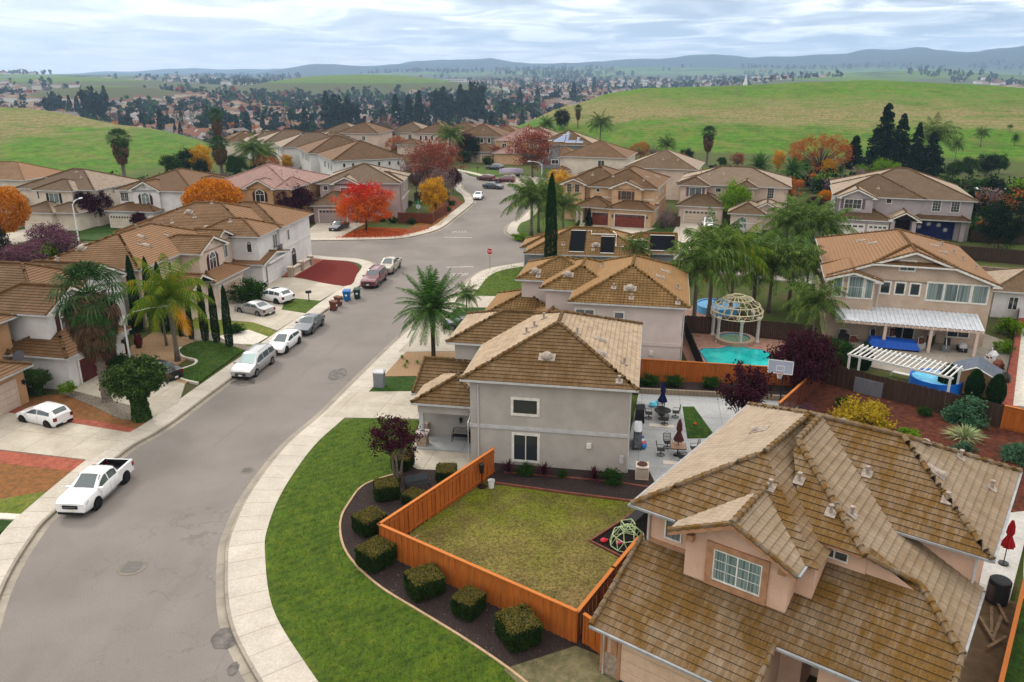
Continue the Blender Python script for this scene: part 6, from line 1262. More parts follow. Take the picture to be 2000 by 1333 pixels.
# palms and trees around the junction
plant('queen2', 1038, 462, 'thick-fronded palm on the corner, left of its pair', top=350, w=1.15); plant('queen', 1052, 456, 'palm on the corner just left of the dark cypress', top=352, w=1.1); plant('queen2', 1100, 452, 'palm behind the dark cypress', top=372, w=1.05); plant('yellow', 1090, 400, 'yellow-leaved tree above the corner palms', top=328, w=1.1)
plant('agave', 1128, 452, 'spiky palm shrub at the porch of the peach house', h=2.2); plant('limeshrub', 1018, 470, 'grassy bush at the kerb of the junction', h=1.2, w=1.8)
plant('fir', 1150, 446, 'small dark conical tree inside the peach porch', top=407, w=.6); plant('grey', 1300, 452, 'small leafless tree between the two garages', top=402, w=.9)
plant('lime', 1432, 440, 'bright green tree before the pale beige house', top=354, w=.85)
plant('queen2', 1240, 545, 'light green palm poking up behind the pale pink house roof', top=462, w=.9); plant('limeshrub', 1262, 535, 'bright bush at the end of the low house', h=2.2, w=1.5); plant('shrub', 1185, 520, 'green bush before the low house', h=1.6, w=1.3); plant('tuft', 1035, 530, 'grassy plant at the left end of the low house', h=1.5, w=1.2, cat='shrub')
# palms round the pool
PG = 'queen palms around the pool'
for k, px, py, top, w_, lb in (('queen', 1354, 645, 470, 1., 'palm nearest the pale pink house, at the left of the pool group'), ('queen', 1383, 625, 445, 1., 'second pool palm from the left, slender trunk'), ('queeny', 1425, 618, 452, 1., 'yellow-tipped pool palm left of the dome'), ('queen2', 1470, 600, 455, 1.1, 'pool palm directly behind the wire dome'), ('queen2', 1500, 610, 478, 1.05, 'pool palm right behind the dome'),
                            ('queen', 1540, 605, 470, 1.1, 'pool palm between the dome and the tan house'), ('queen2', 1583, 672, 548, 1., 'leaning palm in front of the patio roof'), ('queeny', 1572, 590, 490, .95, 'lighter green palm touching the tan house')): plant(k, px, py, lb, top=top, w=w_, group=PG)
PG = 'palms along the cross street'
for k, px, py, top, w_, lb in (('queen2', 1560, 505, 388, 1.2, 'tallest palm of the mass before the lavender-grey house'), ('queen', 1530, 515, 405, 1.1, 'palm at the left of the mass before the lavender-grey house'), ('queen2', 1600, 520, 402, 1.15, 'palm at the right of the mass before the lavender-grey house'), ('queeny', 1375, 500, 442, .9, 'short palm at the foot of the white car drive')): plant(k, px, py, lb, top=top, w=w_, group=PG)
plant('queen', 1410, 530, 'palm beyond the pool lawn', top=440, w=1.); plant('agave', 1400, 605, 'low palm shrub beside the round pool tub', h=1.8)
# far right trees
plant('conifer', 1718, 338, 'tallest dark conifer behind the lavender-grey house', top=202, w=1.0); plant('conifer', 1750, 335, 'second dark conifer, just right of the tallest', top=222, w=.9); plant('conifer', 1782, 340, 'slim conifer right of the pair', top=240, w=.75); plant('conifer', 1812, 345, 'broad dark conifer over the right end of the roof', top=258, w=1.25); plant('fir', 1665, 330, 'separate young conifer left of the tall ones', top=266, w=.95)
plant('rust', 1597, 345, 'large round rust-orange tree behind the roofs', top=260, w=1.15); plant('yellow', 1615, 350, 'yellow bushy tree at the foot of the rust-orange one', top=308, w=1.); plant('yellow', 1518, 335, 'narrow orange-yellow tree left of the rust-orange one', top=292, w=.8)
plant('fan2', 1380, 324, 'solitary fan palm behind the beige house', top=248, w=1.05); plant('fan2', 1128, 268, 'fan palm at the foot of the right hill', top=206, w=.9); plant('queen', 1172, 284, 'queen palm on the right hill foot', top=224, w=1.1); plant('dark', 1096, 268, 'dark rounded evergreen left of the hill fan palm', top=213, w=.85); plant('queen2', 1068, 272, 'palm left of the dark evergreen', top=228)
plant('fan2', 245, 358, 'lone fan palm on the slope above the left houses', top=254, w=1.15)
plant('queen', 1815, 330, 'palm among the conifers', top=238, w=1.2); plant('queen', 1912, 300, 'palm standing alone on the right slope', top=250); plant('queen2', 1865, 312, 'small palm with a bare trunk on the right slope', top=268, w=.7); plant('date', 1978, 300, 'palm near the right edge', top=258); plant('queen2', 1965, 290, 'palm behind it at the right edge', top=243)
for px, py, top, w_, lb in ((1480, 358, 292, 1.2, 'date palm behind the beige house, left'), (1545, 372, 300, 1.15, 'date palm right of the beige roof, nearest'), (1570, 350, 305, 1., 'date palm below the rust-orange tree'), (1640, 350, 318, .9, 'date palm left of the lavender-grey roof')): plant('date', px, py, lb, top=top, w=w_, group='date palms behind the houses')
k = 0
for px, py, top, kd, lb in ((1250, 310, 276, 'rust', 'reddish bush at the hill foot, left'), (1275, 312, 282, 'grey', 'grey thicket beside the reddish bush'), (1300, 318, 268, 'queen', 'small palm above the dark brown roof'), (1340, 322, 290, 'dark', 'dark bush left of the solitary fan palm'), (1330, 326, 300, 'rust', 'rusty bush just behind the dark roof end'), (1410, 328, 306, 'green', 'green bush right of the solitary fan palm'), (1440, 330, 296, 'bare', 'russet thicket behind the beige roof'),
                            (1680, 352, 322, 'lime', 'pale green bush before the conifers'), (1720, 355, 310, 'lime', 'broad pale green tree before the conifers'), (1745, 350, 318, 'lime', 'pale green tree right beside it'), (1860, 352, 312, 'green', 'green thicket tree right of the conifers'), (1890, 350, 305, 'green', 'second green thicket tree'), (1925, 345, 300, 'dark', 'dark thicket tree below the lone palm'), (1950, 340, 300, 'green', 'thicket tree left of the cut-off house'), (1880, 385, 345, 'grey', 'leafless thicket at the orchard'), (1840, 372, 340, 'green', 'green tree at the corner of the lavender-grey roof'), (1865, 410, 366, 'lime', 'yellowish bush right of the lavender-grey house'), (1890, 420, 372, 'fir', 'narrow dark tree beside the red creeper'),
                            (1948, 490, 390, 'dark', 'big dark green tree at the right behind the tan house'), (1985, 395, 362, 'green', 'bright creeper-like bush at the right edge'), (1900, 470, 440, 'shrub', 'bush behind the tan house roof'), (1870, 462, 430, 'limeshrub', 'yellow-green bush beside the snowflake bay'), (1610, 400, 372, 'orange', 'orange shrub between the two upper right houses'), (1590, 420, 385, 'plum', 'dark red bush between the two upper right houses'),
                            (370, 345, 290, 'dark', 'dark bushy tree above the white left house'), (340, 350, 300, 'green', 'green tree left of the dark bushy one'), (395, 350, 312, 'dark', 'dark thicket right of the bushy tree'), (400, 345, 280, 'yellow', 'yellow-green tree left of the palm clump'), (465, 352, 300, 'green', 'green thicket under the palm clump'), (560, 338, 300, 'yellow', 'golden shrub before the stepping white row'), (600, 338, 318, 'shrub', 'green shrub below the golden one'), (520, 345, 300, 'rust', 'rust bush before the stepping row'), (690, 285, 245, 'green', 'green tree behind the row, right of the fan palm'), (720, 290, 250, 'green', 'round green tree behind the white end house'), (755, 290, 225, 'grey', 'purple-grey bare tree behind the street lamps'), (775, 300, 265, 'rust', 'orange tree behind the white end house'), (530, 312, 300, 'rust', 'low orange bush by the wooden screen')): plant(kd, px, py, lb, top=top, w=1.0 if kd != 'dark' else .9)
plant('fan2', 435, 352, 'stout fan palm over the pink-roofed house', top=268, w=1.3); plant('fan2', 430, 300, 'darker fan palm behind the stout one', top=214, w=.9); plant('queen', 498, 345, 'palm right of the stout fan palm', top=272, w=1.2); plant('queen2', 520, 338, 'second palm right of the stout fan palm', top=278); plant('fan2', 640, 262, 'small fan palm beyond the row', top=215, w=1.)
# overgrown thicket along the foot of the right hill and below the left one
m = MB()
for path, n_, hh in (([(84, 152), (96, 140), (104, 128)], 30, 4.6), ([(66, 168), (90, 160), (112, 146)], 60, 5.5), ([(40, 176), (58, 168)], 26, 4.5), ([(34, 200), (52, 196), (75, 178), (95, 172)], 60, 3.2), ([(62, 176), (80, 172), (105, 168), (130, 150)], 80, 3.8), ([(-120, 152), (-95, 160), (-70, 178), (-58, 190)], 60, 4.), ([(72, 140), (84, 126), (92, 118)], 26, 3.)):
    for i in range(n_):
        f = rg.random() * (len(path) - 1); j = int(f); x = path[j][0] + (path[j + 1][0] - path[j][0]) * (f - j) + rg.gauss(0, 2.2); y = path[j][1] + (path[j + 1][1] - path[j][1]) * (f - j) + rg.gauss(0, 2.6); s_ = rg.uniform(.5, 1.15); bl = blobs(rg, 9, 2.2 * s_, 2.2 * s_, hh * .5 * s_, terrain(x, y) + hh * .5 * s_, .3, r=.5); vs, fs = leaves(rg, 230, lambda q: Vector((x, y, 0)) + from_blobs(bl)(q), .3); m.mesh(vs, fs, rg.choice((L_['green'], L_['dark'], L_['green'], L_['dark'], L_['lime'], L_['green'], L_['grey'], L_['dark'], L_['green'], L_['rust'])))
o = m.build('thicket'); o['kind'] = 'stuff'; o['label'] = 'overgrown scrub along the foot of the hills'
# back yard planting
BY = 'back yard shrubs on bark'
plant('mustard', 0, 0, 'mustard-yellow feathery bush on the bark bed', h=2.1, w=1.25, xy=(25.6, 53.3)); plant('shrub', 0, 0, 'small bright green bush on the bark behind the yellow one', h=.9, w=1.1, xy=(25.9, 57.3)); plant('limeshrub', 0, 0, 'round lime-green cushion on the bark', h=.75, w=1.5, xy=(28.4, 51.9)); plant('blueshrub', 0, 0, 'large blue-green shrub against the old fence', h=2., w=1.1, xy=(33.8, 54.3)); plant('grassclump', 0, 0, 'pale arching grass clump on the bark', h=1.2, w=1.2, xy=(32.3, 51.6), z=.1)
plant('blueshrub', 0, 0, 'round grey-green cushion below the grass clump', h=.8, w=1.3, xy=(31.2, 49.5)); plant('blueshrub', 0, 0, 'grey-green shrub at the right edge by the new fence', h=1.2, w=1.4, xy=(34.2, 48.4)); plant('limeshrub', 0, 0, 'lime shrub at the right edge above the near roof', h=1.9, w=1.2, xy=(35.2, 46.4)); plant('shrub', 0, 0, 'small dark bush left of the blue-green shrub', h=.8, w=1.1, xy=(31.4, 55.6)); plant('pink', 0, 0, 'dusty purple low bush at the foot of the red-brown fence', h=1.1, w=1.1, xy=(22.3, 55.6)); plant('shrub', 0, 0, 'green bush at the foot of the red-brown fence', h=1., xy=(21.2, 54.6))
plant('plum', 0, 0, 'dark plum tree at the fence junction behind the basketball post', h=5.3, w=.95, xy=(23.3, 59.9))
for px, py, lb in ((1685, 722, 'column shrub left of the white pergola'), (1846, 768, 'column shrub touching the garden shed, left'), (1899, 780, 'column shrub in front of the garden shed'), (1941, 790, 'column shrub right of the garden shed')): plant('pencil', px, py, lb, h=2.5, group='column shrubs along the old fence')
for px, py, lb in ((1620, 702, 'rounded bush behind the old fence, left'), (1648, 712, 'bush behind the old fence beside the first column shrub')): plant('shrub', px, py, lb, h=2., w=1.1)
plant('limeshrub', 1972, 655, 'flowering bush along the narrow side garden', h=1.8); plant('limeshrub', 1958, 690, 'green bush along the narrow side garden, nearer', h=1.3)
for k, P in PROTO.items():
    if k not in USED:
        for c in list(P.children): bpy.data.objects.remove(c)
        bpy.data.objects.remove(P)
for o in list(bpy.data.objects):
    if 'h' in o: del o['h']
# ------------------------------------------------------------------ vehicles (front at +x, wheels on z = 0)
CG_ = glassmat('car_glass', (.055, .075, .078), .04); TYRE = mat('tyre_rubber', '1a1a1b', '232324', 5., .85, .2); RIM = mat('alloy_rim', 'a3a5a8', None, 1, .35, .5, .8); DRIM = mat('dark_rim', '2b2c2e', None, 1, .4, .5, .5)
PLAST = mat('black_plastic', '1c1c1e', None, 1, .6, .3); HL = mat('headlight_lens', '8d949a', '4f555a', 14., .12, .8); TL = mat('tail_light_lens', '8d1820', '6d1016', 9., .2, .6); PLATE = mat('number_plate', 'd9d6c8', None, 1, .5); CHR = mat('chrome', 'b8babd', None, 1, .2, .5, .9); SILV_G = glassmat('sunshade_glass', (.32, .42, .42), .12)
def itp(tab, x):
    for a, b in zip(tab, tab[1:]):
        if x <= b[0]: t = 0 if b[0] == a[0] else max(0, (x - a[0]) / (b[0] - a[0])); return a[1] + (b[1] - a[1]) * t
    return tab[-1][1]
KINDS = {   # L, W, H, wheelbase, belt profile, roof profile [(x from centre as fraction of L)], glass spans
 'sedan': dict(L=4.6, W=1.78, wb=2.72, belt=[(-.5, .92), (-.3, 1.0), (.12, .94), (.2, .9), (.42, .78), (.5, .66)], roof=[(-.5, .95), (-.33, 1.06), (-.2, 1.38), (-.05, 1.46), (.06, 1.42), (.215, .96), (.42, .80), (.5, .66)], ws=(.07, .205), rw=(-.325, -.205), side=(-.27, .165), pil=(-.06,)),
 'hatch': dict(L=4.1, W=1.72, wb=2.55, belt=[(-.5, .98), (-.3, 1.02), (.15, .95), (.25, .92), (.43, .8), (.5, .66)], roof=[(-.5, 1.0), (-.46, 1.12), (-.40, 1.42), (-.2, 1.51), (.02, 1.5), (.25, .99), (.43, .83), (.5, .66)], ws=(.035, .24), rw=(-.462, -.402), side=(-.38, .19), pil=(-.08,)),
 'wagon': dict(L=4.5, W=1.75, wb=2.72, belt=[(-.5, .98), (-.3, 1.0), (.15, .93), (.25, .9), (.43, .78), (.5, .64)], roof=[(-.5, 1.0), (-.47, 1.12), (-.36, 1.38), (-.12, 1.5), (.03, 1.47), (.26, .96), (.43, .8), (.5, .64)], ws=(.045, .25), rw=(-.465, -.365), side=(-.36, .2), pil=(-.08,)),
 'van': dict(L=5.1, W=1.98, wb=3.03, belt=[(-.5, 1.05), (-.3, 1.08), (.15, 1.0), (.28, .98), (.43, .86), (.5, .72)], roof=[(-.5, 1.08), (-.485, 1.2), (-.45, 1.66), (-.3, 1.76), (.08, 1.72), (.285, 1.04), (.44, .9), (.5, .72)], ws=(.095, .275), rw=(-.483, -.452), side=(-.44, .21), pil=(-.24, -.03)),
 'suv': dict(L=4.85, W=1.92, wb=2.8, belt=[(-.5, 1.08), (-.3, 1.12), (.15, 1.04), (.22, 1.02), (.43, .96), (.5, .78)], roof=[(-.5, 1.1), (-.465, 1.22), (-.39, 1.58), (-.2, 1.68), (.03, 1.65), (.225, 1.08), (.44, .99), (.5, .78)], ws=(.045, .215), rw=(-.462, -.394), side=(-.38, .17), pil=(-.22, -.04)),
 'bigsuv': dict(L=5.5, W=2.0, wb=3.3, belt=[(-.5, 1.18), (-.3, 1.2), (.12, 1.14), (.18, 1.12), (.44, 1.08), (.5, .95)], roof=[(-.5, 1.2), (-.485, 1.3), (-.465, 1.8), (-.3, 1.88), (.06, 1.85), (.19, 1.2), (.45, 1.12), (.5, .95)], ws=(.07, .182), rw=(-.484, -.467), side=(-.455, .135), pil=(-.24, -.06)),
 'pickup': dict(L=5.4, W=1.92, wb=3.24, belt=[(-.19, 1.14), (.0, 1.14), (.2, 1.1), (.24, 1.12), (.46, 1.08), (.5, .97)], roof=[(-.19, 1.3), (-.175, 1.62), (-.1, 1.78), (.06, 1.78), (.235, 1.19), (.46, 1.13), (.5, .97)], ws=(.075, .225), rw=None, side=(-.165, .185), pil=(.0,), bed=-.19),
}
def car(kind, name, label, xy, rz, pm, rim=None, rails=False, group=None, front_glass=None, cat='car', scale=1., sunroof=False):
    k = KINDS[kind]; L, W, wb = k['L'], k['W'], k['wb']; t = thing(name, label, cat, (xy[0], xy[1], xy[2] if len(xy) > 2 else .005), rz, group, scale)
    R_ = .34 if kind in ('sedan', 'hatch', 'wagon', 'van') else .39; gc = .2 if R_ < .36 else .3
    x0 = k.get('bed', -.5); N_ = 34; m = MB(); ns = 9; ring = []
    def half(f):        # plan taper towards both ends
        e_ = max(0, (abs(f) - .36) / .14); return W / 2 * (1 - (.07 if W > 1.9 else .13) * e_ ** 2)
    def sec(f):
        w_ = half(f); zb = itp(k['belt'], f); zt = max(itp(k['roof'], f), zb + .012); gh = zt - zb; wt = w_ * (.94 - .2 * min(1, gh / .5)); zl = gc + .08 * max(0, (abs(f) - .42) / .08)
        return [(0, zl), (w_ * .86, zl), (w_ * .985, zl + .14), (w_, (zl + zb) / 2 + .06), (w_ * .975, zb - .06), (w_ * .93, zb), (wt, zb + gh * .9), (wt * .82, zt), (0, zt + .025)]
    fs_ = [x0 + (.5 - x0) * i / (N_ - 1) for i in range(N_)]
    vs = []
    for f in fs_:
        s_ = sec(f); pts = [(f * L, y, z) for y, z in s_] + [(f * L, -y, z) for y, z in s_[-2:0:-1]]; vs += pts
    q = 2 * ns - 2; fc = [tuple(i * q + j2 for j2 in ()) for i in ()]
    for i in range(N_ - 1):
        for j in range(q): fc.append((i * q + j, i * q + (j + 1) % q, (i + 1) * q + (j + 1) % q, (i + 1) * q + j))
    fc += [tuple(range(q))[::-1], tuple((N_ - 1) * q + j for j in range(q))]
    m.mesh(vs, fc, pm)
    if 'bed' in k:
        xa, xb = -L / 2, x0 * L; w_ = W / 2
        m.box(xa, -w_ * .96, .5, xb, w_ * .96, .72, pm); m.box(xa, w_ * .84, .45, xb + .02, w_ * .985, 1.2, pm); m.box(xa, -w_ * .985, .45, xb + .02, -w_ * .84, 1.2, pm); m.box(xa, -w_ * .97, .6, xa + .09, w_ * .97, 1.18, pm)
    body = m.build('body', t, smooth=50)
    if 'bed' in k:
        m = MB(); m.box(-L / 2 + .1, -W / 2 * .83, .73, x0 * L - .01, W / 2 * .83, .76, PLAST)
        for s_ in (-1, 1): m.box(-L / 2 + .1, min(s_ * W * .405, s_ * W * .42), .74, x0 * L - .02, max(s_ * W * .405, s_ * W * .42), 1.21, PLAST)
        m.box(-L / 2 + .095, -W * .41, .74, -L / 2 + .11, W * .41, 1.17, PLAST); m.build('bed_liner', t)
    def gp(f, u, s_):   # point on side glass: u 0 belt .. 1 roof rail
        c = sec(f); a, b = c[5], c[6]; y = a[0] + (b[0] - a[0]) * u; z = a[1] + (b[1] - a[1]) * u; return (f * L, s_ * (y + .012), z + .004)
    def topc(f, y, off=.014):
        c = sec(f); return (f * L, y * c[6][0] * .93, c[7][1] + .012 + off) if abs(y) > .75 else (f * L, y * c[6][0], c[8][1] - .01 * abs(y) + off)
    def panel_(a, b, name, g):
        m = MB(); n = 5; P = []
        for i in range(n + 1):
            f = a + (b - a) * i / n; c = sec(f); wd = c[6][0] * .97
            P.append([(f * L, y * wd, c[8][1] - (c[8][1] - c[7][1]) * abs(y) ** 2 + .016 - (.05 if abs(y) > .9 else 0)) for y in (-1, -.6, 0, .6, 1)])
        for i in range(n):
            for j in range(4): m.mesh([P[i][j], P[i][j + 1], P[i + 1][j + 1], P[i + 1][j]], [(0, 1, 2, 3)], g)
        return m.build(name, t, smooth=60)
    panel_(*k['ws'], 'windscreen', front_glass or CG_)
    if k['rw']: panel_(*k['rw'], 'rear_window', CG_)
    elif 'bed' in k: m = MB(); m.box(x0 * L - .02, -W * .36, 1.25, x0 * L - .005, W * .36, 1.6, CG_); m.build('rear_window', t)
    a, b = k['side']; cuts = [a] + list(k['pil']) + [b]
    for s_ in (-1, 1):
        for i in range(len(cuts) - 1):
            f0, f1 = cuts[i] + (.008 if i else 0), cuts[i + 1] - .008; m = MB(); n = 4; lo = []; hi = []
            for j in range(n + 1):
                f = f0 + (f1 - f0) * j / n; zb = itp(k['belt'], f); zt = itp(k['roof'], f); u = max(.04, min(.9, 1 - .12 / max(.05, zt - zb))) if zt - zb > .14 else .04
                lo.append(gp(f, .06, s_)); hi.append(gp(f, u, s_))
            for j in range(n): m.mesh([lo[j], lo[j + 1], hi[j + 1], hi[j]], [(0, 1, 2, 3)], CG_)
            m.build('side_window', t)
    if sunroof: panel_(-.16, -.02, 'sunroof', CG_)
    for sx in (1, -1):
        for s_ in (-1, 1):
            cx_ = sx * wb / 2 + (.0 if 'bed' not in k else -.1); w_ = half(cx_ / L)
            m = MB(); m.tube([(cx_, s_ * (w_ - .2), R_), (cx_, s_ * (w_ + .004), R_)], R_ + .065, PLAST, 18); m.build('wheel_arch', t, smooth=40)
            m = MB(); m.tube([(cx_, s_ * (w_ - .18), R_), (cx_, s_ * (w_ - .0), R_), (cx_, s_ * (w_ + .022), R_)], [R_, R_, R_ * .92], TYRE, 20); wh = m.build('wheel', t, smooth=40)
            m = MB(); rm = rim or RIM; m.tube([(cx_, s_ * (w_ - .05), R_), (cx_, s_ * (w_ + .026), R_)], R_ * .64, PLAST, 16)
            for i in range(7):
                a_ = 2 * math.pi * i / 7; dx, dz = math.cos(a_), math.sin(a_); px_, pz_ = -dz * .03, dx * .03
                m.mesh([(cx_ + px_, s_ * (w_ + .031), R_ + pz_), (cx_ - px_, s_ * (w_ + .031), R_ - pz_), (cx_ + dx * R_ * .63 - px_, s_ * (w_ + .031), R_ + dz * R_ * .63 - pz_), (cx_ + dx * R_ * .63 + px_, s_ * (w_ + .031), R_ + dz * R_ * .63 + pz_)], [(0, 1, 2, 3)], rm)
            n_ = 16
            for i in range(n_):
                a0, a1 = 2 * math.pi * i / n_, 2 * math.pi * (i + 1) / n_; m.mesh([(cx_ + math.cos(a0) * R_ * .6, s_ * (w_ + .03), R_ + math.sin(a0) * R_ * .6), (cx_ + math.cos(a1) * R_ * .6, s_ * (w_ + .03), R_ + math.sin(a1) * R_ * .6), (cx_ + math.cos(a1) * R_ * .7, s_ * (w_ + .03), R_ + math.sin(a1) * R_ * .7), (cx_ + math.cos(a0) * R_ * .7, s_ * (w_ + .03), R_ + math.sin(a0) * R_ * .7)], [(0, 1, 2, 3)], rm)
            m.build('rim', wh)
    zf = itp(k['belt'], .46); zr = itp(k['belt'], -.48) if 'bed' not in k else 1.1; wf = half(.48)
    for s_ in (-1, 1):
        m = MB(); m.mesh([(L * .505, s_ * wf * .55, zf - .26), (L * .47, s_ * wf * 1.04, zf - .2), (L * .43, s_ * wf * 1.06, zf - .06), (L * .475, s_ * wf * .62, zf - .06), (L * .46, s_ * wf * .55, zf - .26), (L * .42, s_ * wf * .9, zf - .2), (L * .4, s_ * wf * .9, zf - .05), (L * .43, s_ * wf * .62, zf - .05)], [(0, 1, 2, 3), (3, 2, 6, 7), (0, 4, 5, 1), (1, 5, 6, 2), (0, 3, 7, 4)], HL); m.build('headlight', t)
        m = MB(); wr = half(-.48) if 'bed' not in k else W / 2; y0, y1 = s_ * wr * .72, s_ * wr * 1.02; m.box(-L * .5 - .015, min(y0, y1), zr - .32, -L * .47, max(y0, y1), zr - .04, TL); m.build('tail_light', t)
        fm = k['ws'][1] - .03; zb = itp(k['belt'], fm); m = MB(); w_ = half(fm); y0, y1 = s_ * w_ * .95, s_ * (w_ + .2); m.box(fm * L - .06, min(y0, y1), zb - .02, fm * L + .1, max(y0, y1), zb + .14, pm); m.build('mirror', t)
    m = MB(); m.box(L * .478, -wf * .5, zf - .42, L * .507, wf * .5, zf - .2, PLAST); m.box(L * .48, -wf * .4, zf - .32, L * .512, wf * .4, zf - .29, CHR); m.build('grille', t)
    m = MB(); m.box(L * .47, -wf * .85, gc, L * .512, wf * .85, gc + .13, PLAST); m.build('bumper', t); m = MB(); m.box(-L * .512 if 'bed' not in k else -L * .52, -wf * .9, gc + .06, -L * .48, wf * .9, gc + .22, PLAST if 'bed' not in k else CHR); m.build('bumper', t)
    for x_, nm in ((L * .514, 0), (-L * .516, 1)): m = MB(); m.box(x_ - .008, -.16, (.36 if R_ < .36 else .5), x_ + .008, .16, (.5 if R_ < .36 else .64), PLATE); m.build('number_plate', t)
    if 'bed' in k or kind == 'bigsuv':
        for s_ in (-1, 1): m = MB(); y0, y1 = s_ * W * .5, s_ * W * .545; m.box(-.1 * L, min(y0, y1), .38, .2 * L, max(y0, y1), .44, CHR if 'bed' in k else PLAST); m.build('running_board', t)
    if rails:
        for s_ in (-1, 1): m = MB(); m.tube([(f * L, s_ * sec(f)[7][0] * .96, sec(f)[7][1] + .06) for f in (-.4, -.3, -.15, 0, .04)], .022, CHR if kind == 'van' else PLAST, 5); m.build('roof_rail', t)
    # door seams
    m = MB()
    for s_ in (-1, 1):
        for f in list(k['pil']) + [k['side'][1] - .0, k['side'][0] + .08]:
            c = sec(f); m.mesh([(f * L - .008, s_ * (c[2][0] + .006), c[2][1]), (f * L + .008, s_ * (c[2][0] + .006), c[2][1]), (f * L + .008, s_ * (c[3][0] + .005), c[3][1]), (f * L - .008, s_ * (c[3][0] + .005), c[3][1]), (f * L + .008, s_ * (c[4][0] + .006), c[4][1]), (f * L - .008, s_ * (c[4][0] + .006), c[4][1])], [(0, 1, 2, 3), (3, 2, 4, 5)], PLAST)
    m.build('door_seam', t)
    return t
PWH = paint('white_paint', (.72, .72, .72)); PSI = paint('silver_paint', (.42, .42, .42), .6, .3); PBK = paint('black_paint', (.012, .012, .014)); PGY = paint('slate_paint', (.09, .1, .12), .5); PMR = paint('maroon_paint', (.15, .035, .05), .3); PRD = paint('dark_red_paint', (.11, .012, .02), .2); PGO = paint('champagne_paint', (.42, .38, .31), .4); PGN = paint('dark_green_paint', (.06, .08, .08), .4)
A_ = R(-90 + 8)
car('pickup', 'parked_pickup', 'white crew-cab pickup with an open black bed parked at the kerb', (-25.7, 43.7), R(-94), PWH, DRIM, cat='pickup')
car('hatch', 'parked_car', 'small white hatchback with dark rims on the driveway of the sand-coloured garage', (-35.0, 54.6), R(158), PWH, DRIM)
car('sedan', 'parked_car', 'black sedan showing red tail lights in the driveway behind the ivy-covered tree', (-30.5, 63.9), R(153), PBK)
car('van', 'parked_minivan', 'silver minivan with roof rails, first in the line at the left kerb', (-22.7, 65.7), R(-99), PSI, rails=True, front_glass=SILV_G, cat='minivan')
car('wagon', 'parked_car', 'white hatchback parked between the silver minivan and the dark grey sedan', (-21.6, 71.5), R(-100), PWH, DRIM)
car('sedan', 'parked_car', 'dark slate-grey sedan parked at the left kerb behind a white hatchback', (-20.6, 77.2), R(-98), PGY)
car('sedan', 'parked_car', 'silver-beige sedan on the driveway beside the weedy lawn', (-27.9, 82.8), R(150), PSI)
car('suv', 'parked_suv', 'white sport utility car with a dark sunroof parked on the driveway behind the silver sedan', (-27.2, 87.5), R(150), PWH, DRIM, sunroof=True, cat='suv')
car('bigsuv', 'parked_suv', 'large maroon sport utility car at the kerb beside the red mulch', (-17.0, 95.6), R(-97), PMR, cat='suv', rails=True)
car('pickup', 'parked_pickup', 'champagne pickup parked behind the maroon car near the junction', (-16.1, 102.3), R(-97), PGO, cat='pickup')
car('sedan', 'parked_car', 'black coupe on the driveway beside the red maple', (-28.6, 130.9), R(-105), PBK)
car('sedan', 'parked_car', 'black car half hidden behind the street date palm on a driveway', (-4.6, 77.2), R(172), PBK)
car('sedan', 'moving_car', 'white sedan driving down the upper street', (-6.9, 164.6), R(-96), PWH)
car('sedan', 'moving_car', 'dark grey saloon crossing the bend of the upper street', (-4.2, 179.2), R(-24), PGY)
car('suv', 'parked_suv', 'dark red sport utility car at the right kerb of the bend, nearer of two', (-1.7, 189.3), R(168), PRD, cat='suv'); car('wagon', 'parked_car', 'dark red estate car just ahead of the red sport utility car', (-6.3, 193.4), R(146), PRD)
car('suv', 'parked_suv', 'dark grey sport utility car on the far driveway behind the boat', (-4.6, 214.5), R(150), PGY, cat='suv')
car('hatch', 'parked_car', 'white hatchback on the drive of the wide single garage, upper right', (33.0, 133.2), R(-100), PWH); car('sedan', 'parked_car', 'pale car mostly behind palms to the right of the white hatchback', (36.8, 128.4), R(-100), PSI)
car('suv', 'parked_suv', 'black car behind palms on the drive of the lavender-grey house', (46.6, 119.0), R(-110), PBK, cat='suv')
car('suv', 'parked_suv', 'white car behind bare branches beyond the corner fence', (-26.6, 200.5), R(-50), PWH, cat='suv'); car('wagon', 'parked_car', 'dark green car beneath the russet trees, left of the bend', (-22.2, 190.6), R(-20), PGN); car('suv', 'parked_suv', 'dark car beneath bare branches right beside the green one', (-18.5, 195.6), R(-30), PBK, cat='suv')
# covered boat on its trailer
t = thing('boat', 'boat under a pale lilac cover on a trailer by the driveway', 'boat', (-.3, 199.5, .1), R(195))
m = MB(); vs = []; n = 9
for i in range(n + 1):
    f = i / n; x_ = -3. + 6. * f; w_ = 1.15 * (1 - max(0, f - .45) ** 2 * 3.2); w_ = max(w_, .04); vs += [(x_, -w_ * .5, .6 + .3 * f * f), (x_, -w_, 1.15 + .12 * f), (x_, -w_ * .5, 1.7 + .2 * math.sin(f * 3.1)), (x_, 0, 1.85 + .35 * math.sin(f * 2.8)), (x_, w_ * .5, 1.7 + .2 * math.sin(f * 3.1)), (x_, w_, 1.15 + .12 * f), (x_, w_ * .5, .6 + .3 * f * f)]
BC = mat('boat_cover', 'b4adbd', 'a49eb0', 2., .7); HUL = mat('boat_hull', 'c9c9cc', None, 1, .3)
for i in range(n):
    for j in range(7): m.mesh([vs[i * 7 + j], vs[i * 7 + (j + 1) % 7], vs[i * 7 + 7 + (j + 1) % 7], vs[i * 7 + 7 + j]], [(0, 1, 2, 3)], BC if 0 < j < 5 else HUL)
m.face(vs[:7], HUL); m.build('hull', t, smooth=50); m = MB(); m.box(-2.4, -.06, .35, 4.2, .06, .45, BLK); m.box(-1.8, -1., .35, -1.6, 1., .45, BLK); m.box(-1.9, -.9, .4, -1.7, -.8, .9, BLK); m.build('trailer', t)
